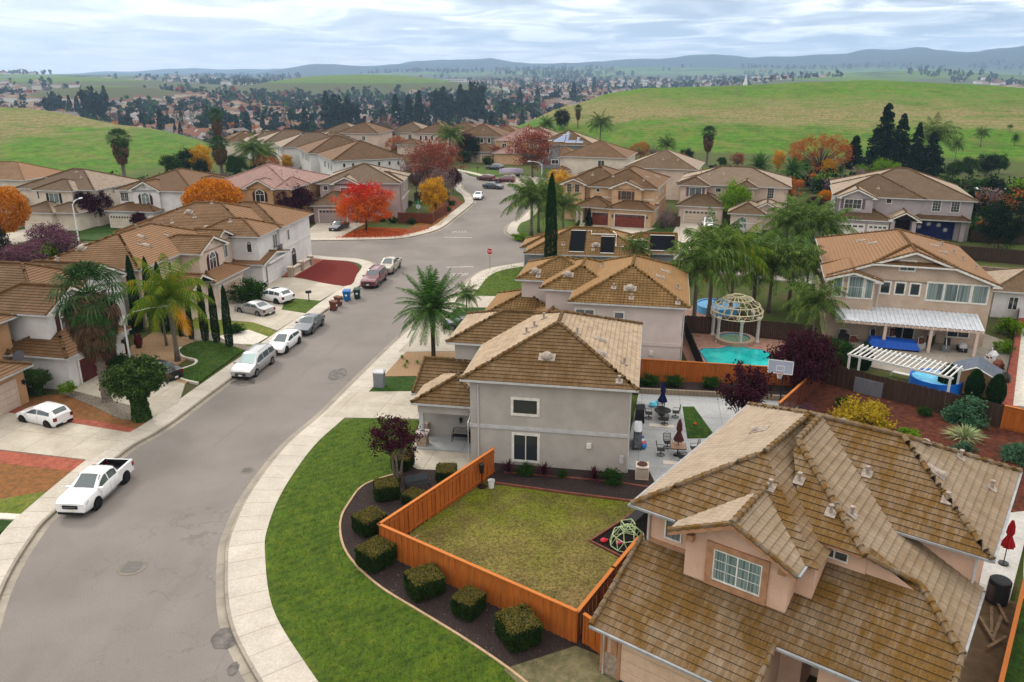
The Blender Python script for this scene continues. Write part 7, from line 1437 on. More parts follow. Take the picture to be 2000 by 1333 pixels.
for s_ in (-1, 1): m = MB(); m.tube([(-1.7, s_ * .95, .33), (-1.7, s_ * 1.15, .33)], .33, TYRE, 14); m.build('wheel', t)
# ------------------------------------------------------------------ street furniture
LAMPM = mat('galvanised_steel', 'dde0e2', 'cfd2d4', 3., .5, .4)
def lamp(label, px, py, pyt, aim, arm=2.6, xy=None):
    x, y, gz = ground_at(px, py) if not xy else (xy[0], xy[1], terrain(*xy)); H = tall(x, y, gz, pyt); t = thing('street_lamp', label, 'street lamp', (x, y, gz), aim, 'tall steel street lamps')
    m = MB(); m.tube([(0, 0, 0), (0, 0, H - .5)], [.11, .065], LAMPM, 8); m.build('pole', t, smooth=60)
    m = MB(); m.tube([(0, 0, H - .75), (arm * .3, 0, H - .2), (arm * .75, 0, H + .02), (arm, 0, H + .03)], [.05, .045, .04, .035], LAMPM, 6); m.build('arm', t, smooth=60)
    m = MB(); vs = []
    for i in range(7):
        f = i / 6; w_ = .17 * math.sin(math.pi * (.12 + .8 * f)) + .03; vs += [(arm - .05 + .75 * f, -w_, H + .02), (arm - .05 + .75 * f, -w_ * .6, H + .13), (arm - .05 + .75 * f, w_ * .6, H + .13), (arm - .05 + .75 * f, w_, H + .02), (arm - .05 + .75 * f, 0, H - .07)]
    for i in range(6):
        for j in range(5): m.mesh([vs[i * 5 + j], vs[i * 5 + (j + 1) % 5], vs[i * 5 + 5 + (j + 1) % 5], vs[i * 5 + 5 + j]], [(0, 1, 2, 3)], LAMPM)
    m.face(vs[:5], LAMPM); m.face(vs[-5:], LAMPM); m.build('lamp_head', t, smooth=60); m = MB(); m.cyl(0, 0, 0, .12, .19, LAMPM, .17, n=12); m.build('base', t)
lamp('steel street lamp rising in front of the ivy-covered tree', 265, 712, 607, R(20), 3.0, xy=(-33.9, 66.4)); lamp('steel street lamp among purple trees at the far left', 156, 482, 392, R(80), 1.6); lamp('steel street lamp above the palms by the upper street', 1058, 360, 316, R(175), 2.6); lamp('steel street lamp farthest up, left of the russet trees', 735, 283, 251, R(180), 2.); lamp('steel street lamp just right of the stepping white row', 771, 290, 265, R(35), 2.2)
# stop sign at the near corner, street name signs at the far one
POST = mat('sign_post', '9a9c9c', None, 1, .5, .5, .4); RED = mat('sign_red', 'b3202a', None, 1, .45); SW = mat('sign_white', 'dcdcdc', None, 1, .45); SG = mat('sign_green', '1f8a6a', None, 1, .45)
x, y = at(957, 530); t = thing('stop_sign', 'red octagonal stop sign on a thin post at the corner of the near lawn', 'stop sign', (x, y, .1), R(-8))
m = MB(); m.tube([(0, 0, 0), (0, 0, 2.85)], .035, POST, 6); m.build('post', t)
oct_ = lambda r: [(r * math.cos(R(22.5 + 45 * i)), 2.55 + r * math.sin(R(22.5 + 45 * i))) for i in range(8)]
m = MB(); o = oct_(.46); m.mesh([(a, -.05, b) for a, b in o] + [(a, -.035, b) for a, b in o], [tuple(range(8)), tuple(range(15, 7, -1))] + [(i, i + 8, (i + 1) % 8 + 8, (i + 1) % 8) for i in range(8)], SW); pl = m.build('plate', t)
m = MB(); o = oct_(.42); m.mesh([(a, -.054, b) for a, b in o], [tuple(range(8))], RED); m.build('red_face', pl)
text('lettering', 'STOP', .36, (0, -.058, 2.55), (R(90), 0, 0), SW, pl)
x, y = at(818, 433); t = thing('street_sign', 'far corner post with green street-name blades and a stop sign seen from behind', 'street sign', (x, y, .14), R(0))
m = MB(); m.tube([(0, 0, 0), (0, 0, 3.4)], .04, POST, 6); m.build('post', t); m = MB(); o = oct_(.42); m.mesh([(a, .05, b - .1) for a, b in o] + [(a, .065, b - .1) for a, b in o], [tuple(range(8)), tuple(range(15, 7, -1))], mat('bare_aluminium', 'b9c4c4', None, 1, .5, .5, .3)); m.build('plate', t)
m = MB(); m.box(-.55, -.02, 3.08, .55, .02, 3.32, SG); m.build('name_blade', t); m = MB(); m.box(-.02, -.55, 3.36, .02, .55, 3.6, SG); m.build('name_blade', t)
# mail boxes
def mailbox(label, px, py): x, y = at(px, py); t = thing('mailbox', label, 'mailbox', (x, y, .15), R(20)); m = MB(); m.box(-.05, -.05, 0, .05, .05, 1.0, BLK); m.build('post', t); m = MB(); m.box(-.32, -.13, 1.0, .32, .13, 1.18, BLK); m.tube([(-.32, 0, 1.18), (.32, 0, 1.18)], .13, BLK, 10); m.build('box', t)
mailbox('black mailbox on a post in the small lawn between two driveways', 604, 592); mailbox('black mailbox by the far driveway, left of the boat', 933, 338); mailbox('black mailbox in front of the black hatch driveway, right of the garage post', 250, 722) if 0 else None
# wheeled bins
def bin_(label, px, py, m_, rz, s_=1., grp=None):
    x, y = at(px, py); t = thing('wheeled_bin', label, 'rubbish bin', (x, y, .01), rz, grp, s_); m = MB(); vs = [(-.26, -.26, .08), (.26, -.26, .08), (.26, .28, .08), (-.26, .28, .08), (-.34, -.36, 1.0), (.34, -.36, 1.), (.34, .38, 1.), (-.34, .38, 1.)]
    m.mesh(vs, [(3, 2, 1, 0), (4, 5, 6, 7), (0, 1, 5, 4), (1, 2, 6, 5), (2, 3, 7, 6), (3, 0, 4, 7)], m_); m.box(-.36, -.38, .94, .36, -.34, 1.0, m_); m.build('body', t)
    m = MB(); m.mesh([(-.37, -.4, 1.0), (.37, -.4, 1.), (.37, .42, 1.0), (-.37, .42, 1.0), (-.33, -.34, 1.07), (.33, -.34, 1.07), (.33, .4, 1.12), (-.33, .4, 1.12)], [(4, 5, 6, 7), (0, 1, 5, 4), (1, 2, 6, 5), (2, 3, 7, 6), (3, 0, 4, 7)], m_); m.tube([(-.3, .46, 1.02), (.3, .46, 1.02)], .025, m_, 5); m.build('lid', t)
    for q in (-1, 1): m = MB(); m.tube([(q * .24, .3, .12), (q * .3, .3, .12)], .12, TYRE, 10); m.build('wheel', t)
    m = MB(); m.box(-.1, -.355, .55, .1, -.32, .72, SW); m.build('sticker', t)
BRB = mat('brown_plastic', '70452f', None, 1, .6); BLB = mat('blue_plastic', '1c6fa8', None, 1, .5); GNB = mat('green_plastic', '1f4038', None, 1, .6)
bin_('brown wheeled bin nearest the driveway, in front of its twin', 653, 607, BRB, R(70)); bin_('brown wheeled bin between its twin and the blue bin', 662, 598, BRB, R(65)); bin_('blue wheeled bin in the middle of the kerbside row', 678, 588, BLB, R(0), 1.15); bin_('dark green wheeled bin, farthest of the kerbside row', 698, 584, GNB, R(5), 1.1); bin_('teal-blue wheeled bin on the cross street before the white-car drive', 1296, 487, BLB, R(10))
# grey utility pedestal
x, y = at(742, 758); t = thing('utility_pedestal', 'grey utility cabinet with a lighter cap beside the pavement', 'utility box', (x, y, .13), R(-8)); m = MB(); m.box(-.42, -.35, 0, .42, .35, 1.25, mat('speckled_grey', '8d9095', '777b80', 14., .7)); m.build('cabinet', t); m = MB(); m.box(-.47, -.4, 1.25, .47, .4, 1.36, GREYT); m.mesh([(-.47, -.4, 1.36), (.47, -.4, 1.36), (.3, .1, 1.5), (-.3, .1, 1.5), (-.47, .4, 1.36), (.47, .4, 1.36)], [(0, 1, 2, 3), (3, 2, 5, 4), (0, 3, 4), (1, 5, 2)], GREYT); m.build('cap', t)
# ------------------------------------------------------------------ fences
def woodmat(n, a, b):
    t = NT(n); c = t.mix(t.rng(t.noise(2.2, 4, st=(6, 6, .5)), .35, .65), a, b); c = t.mix(t.rng(t.noise(.6, 3), .4, .65, 0, .3), c, tuple(x * .6 for x in C4(a)[:3])); c = t.mix(t.math('MULTIPLY', t.n('NewGeometry').outputs['Random Per Island'], .5), c, tuple(x * .5 for x in C4(a)[:3])); t.col(c); t.bump(t.noise(20., 3, st=(5, 5, .3)), .3, .01); return t.fin(.75, .2)
CED = woodmat('new_cedar', 'c47a35', 'a8622a'); CEDC = woodmat('cedar_cap', 'cf8a4a', 'b8733a'); OLDW = woodmat('weathered_fence', '5d4a3d', '44352c'); RBW = woodmat('red_brown_fence', '86503a', '6b3d2b'); GRW = woodmat('grey_plywood', '85858a', '75757b')
def fence(name, label, pts, h, m_, cap=None, bw=.2, post=2.4, z=.0, cat='fence', tilt=0.):
    t = thing(name, label, cat, (pts[0][0], pts[0][1], z)); bm_ = MB(); pm = MB(); cm = MB(); T = Matrix.Translation((-pts[0][0], -pts[0][1], 0)); r_ = random.Random(3)
    for b in (bm_, pm, cm): b.M = T
    for (x0, y0), (x1, y1) in zip(pts, pts[1:]):
        L = math.dist((x0, y0), (x1, y1)); a = math.atan2(y1 - y0, x1 - x0); M_ = T @ Matrix.Translation((x0, y0, 0)) @ Matrix.Rotation(a, 4, 'Z'); bm_.M = pm.M = cm.M = M_; n = max(1, int(L / bw))
        for i in range(n):
            dz = r_.uniform(-tilt, tilt); d = .022 if i % 2 else -.012; bm_.box(L * i / n + .003, d - .012, .04, L * (i + 1) / n - .003, d + .012, h + dz, m_)
        k = 0
        while k * post <= L + .1: pm.box(k * post - .05, -.07, 0, k * post + .05, -.013 - .02, h + .02, m_); k += 1
        for zz_ in (.3, h - .3): pm.box(0, -.06, zz_, L, -.03, zz_ + .09, m_)
        if cap: cm.box(-.07, -.09, h, L + .07, .09, h + .045, cap)
    bm_.build('boards', t); pm.build('posts', t)
    if cap: cm.build('cap_rail', t)
    return t
fence('board_fence', 'bright orange cedar fence wrapping two sides of the dry lawn', [(2.9, 30.1), (-7.15, 37.35), (-1.15, 46.4)], 1.9, CED, CEDC)
fence('board_fence', 'red-brown board fence along the right end of the dry lawn, toward the near house', [(2.95, 30.2), (5.0, 33.6), (6.6, 36.2)], 1.75, RBW, CEDC)
fence('board_gate', 'short cedar gate between the fence corner and the near garage', [(3.3, 30.1), (4.35, 28.9)], 1.7, CED, CEDC, cat='gate')
fence('board_fence', 'straight orange cedar fence behind the patio, below the swimming pool', [(23.1, 61.0), (10.3, 63.3)], 1.9, CED, CEDC)
fence('board_fence', 'red-brown fence running away from the patio corner to the old fence', [(19.6, 53.8), (26.0, 62.2)], 1.9, RBW, CEDC, tilt=.03); fence('board_fence', 'short cedar end of the patio fence left of the junction', [(26.0, 62.2), (23.1, 61.0)], 1.85, CED, CEDC)
fence('board_fence', 'old dark weathered fence between the bark bed and the pergola yard', [(35.8, 53.4), (26.0, 62.3)], 1.9, OLDW, None, tilt=.05)
m = MB(); m.box(-1.1, -.03, 0, 1.1, .03, 1.3, GRW); o = m.build('plywood_sheet'); o.location = (28.7, 59.55, .15); o.rotation_euler = (0, 0, R(-42)); tag(o, 'grey plywood sheet patched onto the old fence', 'board')
fence('board_fence', 'newer orange-brown fence panel at the right edge below the narrow side garden', [(35.9, 53.3), (39.5, 50.4)], 1.9, CED, CEDC)
fence('board_fence', 'dark fence behind the pool terrace beside the pale pink house', [(15.4, 76.2), (22.4, 74.8), (28.8, 72.6)], 1.9, OLDW, None, tilt=.04)
fence('board_fence', 'low dark fence beside the pool path', [(16.3, 63.5), (17.2, 75)], 1.5, BLK and mat('dark_rail', '2a2624', None, 1, .7), None, bw=.12)
fence('board_fence', 'cedar fence at the right edge with lawn beyond, beside the near house', U_((.12, 24), (.12, 43)), 1.8, CED, CEDC); fence('board_fence', 'corner board fence with leaves beneath the golden tree', [(-19.6, 136.6), (-13.6, 135.4), (-13.2, 139.6), (-11.9, 146)], 1.9, RBW, None)
fence('board_fence', 'dark fence beyond the corner garden under the parked cars', [(-19.3, 158), (-12.5, 160)], 2.2, OLDW, None); fence('board_fence', 'dark wooden side gate between the peach and beige garages', [(24.6, 131.6), (28.2, 132.8)], 1.9, OLDW, None); fence('board_fence', 'dark fence beside the snowflake bay', [(70.2, 120.5), (82, 117)], 1.9, OLDW, None)
fence('board_fence', 'dark fence behind the tan house at the right', [(57, 111), (75, 103)], 2., OLDW, None); fence('board_fence', 'dark boundary fence at the foot of the thicket, upper right', [(70, 152), (96, 146)], 2.2, OLDW, None); fence('board_fence', 'dark wooden gate at the right of the tan house', [(53.5, 83.5), (56.5, 84.2)], 1.9, OLDW, None, cat='gate')
fence('board_fence', 'dark slatted gate between the pink-roofed and mauve houses', [(-37.2, 136.2), (-34, 136.4)], 1.9, OLDW, None, cat='gate'); fence('board_fence', 'grey-brown fence behind the purple tree at the left', [(-72.4, 137.4), (-66.4, 136.2)], 1.9, OLDW, None); fence('board_fence', 'rusty red wooden screen behind the pink-roofed house', [(-60.5, 168), (-49, 172)], 3., RBW, None)
yard('brick_path', [at(1955, 792), at(1985, 640), at(1996, 600), at(2012, 600), at(1990, 800)], .14, PAVER); yard('white_paving', [at(1978, 796), at(1996, 640), at(2060, 640), at(2060, 800)], .15, MC['white_stone'])
fence('board_fence', 'grey leaning fence between the side garden and the brick path, right edge', [at(1953, 786), at(1975, 690), at(1992, 590)], 1.2, OLDW, None, tilt=.04)
# ------------------------------------------------------------------ things in the fenced yard and patio
def dome(label, x, y):
    t = thing('climbing_dome', label, 'climbing frame', (x, y, .15), R(15), None, .76); PG_ = mat('pale_green_tube', 'b9c9a2', 'a5b68c', 3., .5); top = []; mid = []; low = []
    for i in range(5): a = 2 * math.pi * i / 5; top.append((.62 * math.cos(a), .62 * math.sin(a), 1.28))
    for i in range(10): a = 2 * math.pi * (i + .5) / 10; mid.append((1.12 * math.cos(a), 1.12 * math.sin(a), .78 + (.1 if i % 2 else -.04)))
    for i in range(10): a = 2 * math.pi * i / 10; low.append((1.3 * math.cos(a), 1.3 * math.sin(a), .05))
    e_ = []
    for i in range(5): e_ += [(top[i], top[(i + 1) % 5]), (top[i], mid[2 * i]), (top[i], mid[(2 * i - 1) % 10]), (top[i], (0, 0, 1.45))]
    for i in range(10): e_ += [(mid[i], mid[(i + 1) % 10]), (mid[i], low[i]), (mid[i], low[(i + 1) % 10]), (low[i], low[(i + 1) % 10])]
    m = MB()
    for a, b in e_: m.tube([a, b], .032, PG_, 6)
    m.build('dome_frame', t); m = MB(); q = [(-.4, -.3, 1.35), (.4, -.3, 1.35), (.4, .4, 1.35), (-.4, .4, 1.35)]
    for i in range(4):
        a, b = q[i], q[(i + 1) % 4]; m.tube([a, b], .032, PG_, 6); m.tube([(a[0], a[1], 1.75), (b[0], b[1], 1.75)], .032, PG_, 6); m.tube([a, (a[0], a[1], 1.75)], .032, PG_, 6)
    m.build('top_rail', t)
dome('pale green tubular climbing dome on a dark triangle of mulch', 6.4, 38.2)
yard('mulch_bed', [(4.4, 38.4), (7.2, 35.6), (9.5, 38.2), (9.6, 42.2), (7.6, 41.8)], .15, mat('very_dark_mulch', '2e2724', '1f1b19', 8., .95, .1, bump=.8, bsc=25))
strip('bed_edging', [(7.6, 41.8), (4.35, 38.4), (7.2, 35.6)], -.06, .06, 0, .25, MC['red_edging'], kind='structure')
t = thing('toy', 'small red toy beside the climbing dome', 'toy', (5.1, 38.4, .15), 0, None, .8); m = MB(); m.lathe(0, 0, [(.2, .0), (.24, .12), (.12, .24), (0, .28)], mat('toy_red', 'c0283a', None, 1, .4), 10); m.build('body', t); m = MB(); m.lathe(.22, .05, [(.1, 0), (.12, .14), (.0, .22)], MC['toy_red'], 8); m.build('knob', t)
t = thing('toy', 'small pink toy lying under the climbing dome', 'toy', (5.9, 38.2, .15)); m = MB(); m.lathe(0, 0, [(.12, 0), (.15, .1), (.0, .2)], mat('toy_pink', 'c85a78', None, 1, .4), 10); m.build('body', t); m = MB(); m.box(.08, -.05, 0, .3, .05, .1, MC['toy_pink']); m.build('handle', t)
t = thing('ramp_bench', 'long dark sloping bench board behind the climbing dome', 'bench', (7.5, 40.6, .15), R(48)); m = MB(); m.mesh([(-1.3, -.3, .45), (1.3, -.3, .75), (1.3, .3, .75), (-1.3, .3, .45), (-1.3, -.3, .5), (1.3, -.3, .8), (1.3, .3, .8), (-1.3, .3, .5)], [(3, 2, 1, 0), (4, 5, 6, 7), (0, 1, 5, 4), (2, 3, 7, 6), (1, 2, 6, 5), (0, 4, 7, 3)], PLAST); m.build('board', t)
for x_ in (-1.1, 1.1): m = MB(); m.box(x_ - .04, -.28, 0, x_ + .04, -.2, .5 + .1 * x_, PLAST); m.box(x_ - .04, .2, 0, x_ + .04, .28, .5 + .1 * x_, PLAST); m.build('legs', t)
t = thing('bucket', 'white plastic bucket at the corner of the dry lawn', 'bucket', (-1.3, 44.5, .13)); m = MB(); m.lathe(0, 0, [(.16, 0), (.21, .5), (.23, .52), (.2, .52), (.17, .1), (0, .1)], SW, 14); m.build('pail', t); m = MB(); m.tube([(-.22, 0, .5), (-.1, .12, .36), (.1, .12, .36), (.22, 0, .5)], .012, BLK, 4); m.build('handle', t)
t = thing('tree_stake', 'thin black pedestal fan standing by the fence inside the dry lawn', 'pedestal', (-1.9, 44.6, .13)); m = MB(); m.cyl(0, 0, 0, .06, .3, BLK); m.build('base', t); m = MB(); m.cyl(0, 0, .06, 1.2, .03, BLK); m.cyl(0, 0, 1.0, 1.6, .14, BLK, .18, n=10); m.build('stem', t)
t = thing('timber_plank', 'weathered plank lying along the inside of the orange fence', 'plank', (-5.9, 38.1, .13), R(57)); m = MB(); m.box(-1.1, -.07, 0, 1.1, .07, .05, GRAV and mat('pale_timber', 'a3907a', '8b7863', 4., .9)); m.build('plank', t)
def bench(name, label, x, y, rz, w_=1.25, slat=False):
    t = thing(name, label, 'bench', (x, y, .22 if not slat else .15), rz); m = MB(); m.box(-w_ / 2, -.25, .42, w_ / 2, .22, .46, BLK); m.build('seat', t); m = MB(); m.tube([(-w_ / 2, .24, .45), (-w_ / 2, .3, .82), (-w_ / 4, .32, .93), (0, .32, .84), (w_ / 4, .32, .93), (w_ / 2, .3, .82), (w_ / 2, .24, .45)], .025, BLK, 5)
    if slat:
        for i in range(5): m.box(-w_ / 2, .26, .5 + i * .08, w_ / 2, .29, .55 + i * .08, mat('slate_slats', '4a545c', None, 1, .6))
    else:
        for i in range(9): x_ = -w_ / 2 + w_ * (i + .5) / 9; m.tube([(x_ - .09, .27, .5), (x_ + .09, .3, .82)], .012, BLK, 4); m.tube([(x_ + .09, .27, .5), (x_ - .09, .3, .82)], .012, BLK, 4)
    m.build('backrest', t)
    for s_ in (-1, 1):
        m = MB(); m.tube([(s_ * w_ / 2, -.24, 0), (s_ * w_ / 2, -.22, .66), (s_ * w_ / 2, .26, .68)], .025, BLK, 5); m.build('armrest', t)
        for y_ in (-.2, .22): m = MB(); m.tube([(s_ * w_ / 2, y_, 0), (s_ * w_ / 2, y_, .44)], .025, BLK, 5); m.build('leg', t)
bp = rot((-12.1, 49.6), R(-9.7)); bench('iron_bench', 'ornate black iron bench on the porch', bp[0], bp[1], R(-9.7)); bench('garden_bench', 'dark slatted garden bench among the hedges', -5.9, 44.2, R(20), 1.5, True)
# porch lantern plaque and pots
x, y = rot((-11.1, 48.9), R(-9.7)); t = thing('planter_urn', 'tall black planter at the right end of the porch', 'planter', (x, y, .22)); m = MB(); m.lathe(0, 0, [(.17, 0), (.2, .9), (.23, .95), (.18, .95), (.16, .8), (0, .8)], BLK, 12); m.build('pot', t); vs, fs = leaves(rg, 200, lambda q: (q.gauss(0, .15), q.gauss(0, .15), 1.0 + abs(q.gauss(0, .2))), .06); m = MB(); m.mesh(vs, fs, L_['plum']); m.build('foliage', t)
for px, py, lb in ((248, 693, 'glossy maroon urn nearer the lamp post'), (272, 682, 'taller glossy maroon urn, right of the lamp post')): x, y = at(px, py); t = thing('glazed_urn', lb, 'urn', (x, y, .15)); m = MB(); m.lathe(0, 0, [(.2, 0), (.38, .35), (.42, .8), (.3, 1.15), (.33, 1.25), (.26, 1.25), (.2, 1.), (0, 1.)], mat('maroon_glaze', '5b141c', None, 1, .12, .7), 18); m.build('pot', t, smooth=60); m = MB(); m.cyl(0, 0, -.02, .04, .28, MC['maroon_glaze']); m.build('foot', t)
# garden up-lights (lit in the photograph)
for x_, y_, lb in ((-8.3, 44.6, 'small lit garden spotlight left of the plum trunk'), (-6.6, 44.4, 'small lit garden spotlight right of the plum trunk')):
    t = thing('garden_light', lb, 'garden light', (x_, y_, .15)); m = MB(); m.cyl(0, 0, 0, .2, .04, BLK); m.build('stake', t); e_ = bpy.data.materials.new('lit_bulb'); e_.use_nodes = True; e_.node_tree.nodes['Principled BSDF'].inputs['Emission Color'].default_value = (1, .7, .35, 1); e_.node_tree.nodes['Principled BSDF'].inputs['Emission Strength'].default_value = 3.; m = MB(); m.lathe(0, 0, [(.05, .2), (.07, .27), (.0, .3)], e_, 10); m.build('bulb', t)
# patio furniture
def chair(label, x, y, rz, g):
    t = thing('swivel_chair', label, 'chair', (x, y, .15), rz, g); m = MB(); m.box(-.24, -.24, .4, .24, .24, .45, PLAST); m.build('seat', t); m = MB(); m.tube([(-.24, .24, .42), (-.26, .34, .95), (0, .38, 1.05), (.26, .34, .95), (.24, .24, .42)], .02, BLK, 5)
    for i in range(5): z_ = .5 + i * .1; m.box(-.24, .25 + .02 * i, z_, .24, .27 + .02 * i, z_ + .04, BLK)
    m.build('backrest', t)
    for s_ in (-1, 1): m = MB(); m.tube([(s_ * .25, -.2, .42), (s_ * .27, -.2, .66), (s_ * .27, .28, .66)], .018, BLK, 4); m.build('armrest', t)
    m = MB(); m.cyl(0, 0, .1, .4, .03, BLK); pts = [(.26 * math.cos(2 * math.pi * i / 14), .26 * math.sin(2 * math.pi * i / 14), .04) for i in range(15)]; m.tube(pts, .02, BLK, 4, False); m.tube([(-.26, 0, .05), (0, 0, .1), (.26, 0, .05)], .02, BLK, 4); m.tube([(0, -.26, .05), (0, 0, .1), (0, .26, .05)], .02, BLK, 4); m.build('base', t)
def table(name, label, x, y, mt, round_, rz=0):
    t = thing(name, label, 'table', (x, y, .15), rz); m = MB()
    if round_: m.lathe(0, 0, [(0, .68), (.62, .68), (.64, .71), (.62, .73), (.0, .73)], mt, 20)
    else: m.box(-.5, -.5, .68, .5, .5, .73, mt); m.box(-.54, -.54, .66, .54, .54, .69, BLK)
    m.build('tabletop', t); m = MB(); m.cyl(0, 0, .02, .68, .05, BLK); m.cyl(0, 0, 0, .04, .3, BLK); m.build('pedestal', t)
def parasol(label, x, y, mt):
    t = thing('closed_parasol', label, 'parasol', (x, y, .15)); m = MB(); m.cyl(0, 0, 0, 2.6, .025, BLK); m.cyl(0, 0, 0, .1, .25, BLK); m.build('pole', t); m = MB(); vs = []; n = 16
    for r_, z_ in ((.05, 2.65), (.14, 2.3), (.17, 1.9), (.1, 1.75), (.26, 1.3), (.3, 1.05)):
        for i in range(n): k = r_ * (1.25 if i % 2 else .7); vs.append((k * math.cos(2 * math.pi * i / n), k * math.sin(2 * math.pi * i / n), z_ + (.06 * (i % 2) if z_ < 1.2 else 0)))
    m.mesh(vs, [(r_ * n + i, r_ * n + (i + 1) % n, (r_ + 1) * n + (i + 1) % n, (r_ + 1) * n + i) for r_ in range(5) for i in range(n)], mt); m.build('canopy', t)
TX, TY = at(1293, 822); table('round_table', 'round dark patio table under the blue parasol', TX, TY, PLAST, True); parasol('closed navy-blue parasol behind the round table', TX + .1, TY + .75, mat('navy_canvas', '23306b', '1a2453', 5., .8))
g_ = 'swivel chairs around the round table'
for dx, dy, rz, lb in ((-1.0, .1, 90, 'swivel chair left of the round table'), (1.05, .3, -90, 'swivel chair right of the round table'), (0, -1.0, 180, 'swivel chair in front of the round table'), (.1, 1.2, 0, 'swivel chair behind the round table')): chair(lb, TX + dx, TY + dy, R(rz - 10), g_)
TX, TY = at(1323, 893); table('square_table', 'square tan-topped patio table under the maroon parasol', TX, TY, mat('tan_stone_top', 'a88d78', '937a66', 3., .7), False, R(-8)); parasol('closed maroon parasol through the square table', TX, TY, mat('maroon_canvas', '6a3a3c', '56302f', 5., .8))
g_ = 'swivel chairs around the square table'
for dx, dy, rz, lb in ((-1.15, 0, 90, 'swivel chair left of the square table'), (1.15, .2, -80, 'swivel chair right of the square table'), (.1, -1.1, 175, 'swivel chair in front of the square table'), (-.5, 1.1, 10, 'swivel chair behind the square table')): chair(lb, TX + dx, TY + dy, R(rz - 8), g_)
for px, py, lb in ((1292, 832, 'pale stone slab under the round table chair'), (1322, 905, 'pale stone slab under the square table chair')): x, y = at(px, py, .15); m = MB(); m.box(-.9, -.25, 0, .9, .25, .03, mat('pale_slab', 'c9c1b6', None, 1, .8)); o = m.build('stone_slab'); o.location = (x, y, .141); o.rotation_euler = (0, 0, R(-9)); tag(o, lb, 'slab')
x, y = at(1250, 805, .8); t = thing('covered_grill', 'barbecue under a black cover by the house wall', 'barbecue', (x, y, .15), R(-9)); m = MB(); m.mesh([(-.35, -.6, 0), (.35, -.6, 0), (.35, .6, 0), (-.35, .6, 0), (-.33, -.58, 1.0), (.3, -.55, 1.1), (.3, .55, 1.1), (-.33, .58, 1.)], [(4, 5, 6, 7), (0, 1, 5, 4), (1, 2, 6, 5), (2, 3, 7, 6), (3, 0, 4, 7)], mat('grey_black_cover', '34343a', '2a2a30', 3., .7)); m.build('cover', t); m = MB(); m.box(-.36, -.62, 0, .36, .62, .08, PLAST); m.build('base', t)
x, y = at(1245, 858, .6); t = thing('toy_shelf', 'metal rack of bright pool toys against the house wall', 'rack', (x, y, .15), R(-9)); m = MB()
for x_ in (-.25, .25):
    for y_ in (-.9, .9): m.box(x_ - .02, y_ - .02, 0, x_ + .02, y_ + .02, 1.5, BLK)
for z_ in (.2, .6, 1.0, 1.4): m.box(-.27, -.92, z_, .27, .92, z_ + .03, CHR)
m.build('frame', t)
for i, (c_, nm) in enumerate((('3a7fb8', 'blue'), ('d04a64', 'pink'), ('c8ccd0', 'white'), ('2a5fa0', 'navy'))): tt = thing('pool_toy', nm + ' inflatable toy stuffed beside the metal rack', 'toy', (x + .35, y - .6 + i * .4, .15)); m = MB(); m.lathe(0, 0, [(.1, 0), (.2, .12), (.17, .3), (.0, .4)], mat('toy_' + nm, c_, None, 1, .4), 10); m.build('body', tt); m = MB(); m.lathe(.15, .05, [(.06, .15), (.1, .3), (0, .42)], MC['toy_' + nm], 8); m.build('knob', tt)
tt = thing('pool_toy', 'pale turquoise inflatable lying left of the round table', 'toy', (*at(1275, 797), .15)); m = MB(); m.lathe(0, 0, [(.25, 0), (.35, .15), (.2, .35), (.0, .42)], mat('toy_turq', '6fc0d4', None, 1, .4), 10); m.lathe(.3, .1, [(.1, .1), (.15, .3), (0, .5)], MC['toy_turq'], 8); m.build('body', tt)
def acunit(name, label, px, py, m_, r_=.42, h=.9, sq=True):
    x, y = at(px, py); t = thing(name, label, 'air conditioner', (x, y, .15), R(-8)); m = MB()
    if sq: m.box(-r_, -r_, 0, r_, r_, h, m_); m.build('case', t); m = MB(); m.box(-r_ * .88, -r_ - .012, .1, r_ * .88, -r_, h - .1, PLAST)
    else: m.lathe(0, 0, [(r_, 0), (r_, h), (r_ * .9, h + .06), (0, h + .06)], m_, 20); m.build('case', t); m = MB()
    for i in range(14): z_ = .12 + i * (h - .24) / 14; m.box(-r_ * .88, -r_ - .03, z_, r_ * .88, -r_ - .01, z_ + .02, m_) if sq else m.tube([(r_ * 1.02 * math.cos(a * .45), r_ * 1.02 * math.sin(a * .45), z_) for a in range(15)], .01, CHR, 3, False)
    m.build('louvres', t); m = MB(); m.lathe(0, 0, [(0, h + .07), (r_ * .75, h + .07), (r_ * .8, h + .02)], mat('rusty_grille', '6a3f30', '40302a', 4., .7) if sq else PLAST, 16); m.build('fan_grille', t)
acunit('air_conditioner', 'cream air conditioner with a rusty fan at the corner of the grey house', 1253, 936, WCR); acunit('air_conditioner', 'tall black round air conditioner in the side yard of the near house', 1945, 1178, mat('ac_black', '2a2b2e', None, 1, .6), .5, 1.15, False)
# basketball hoop
x, y = at(1522, 797); t = thing('basketball_hoop', 'basketball hoop on a tall black pole at the edge of the patio', 'basketball hoop', (x, y, .14), R(-20)); m = MB(); m.tube([(0, 0, 0), (0, 0, 3.4)], .06, BLK, 8); m.tube([(0, 0, 3.3), (-.3, -.75, 3.6)], .04, BLK, 6); m.build('pole', t)
m = MB(); m.box(-.25 - .9, -.82, 3.0, -.25 + .9, -.79, 4.05, glassmat('clear_board', (.32, .36, .46), .1)); bb = m.build('backboard', t); m = MB(); m.box(-.25 - .3, -.84, 3.2, -.25 + .3, -.825, 3.24, SW); m.box(-.55, -.84, 3.6, .05, -.825, 3.64, SW); m.box(-.55, -.84, 3.2, -.51, -.825, 3.64, SW); m.box(.01, -.84, 3.2, .05, -.825, 3.64, SW)
for q in ((-1.17, 2.98, .67, 3.04), (-1.17, 4.01, .67, 4.07), (-1.17, 2.98, -1.11, 4.07), (.61, 2.98, .67, 4.07)): m.box(q[0], -.845, q[1], q[2], -.825, q[3], SW)
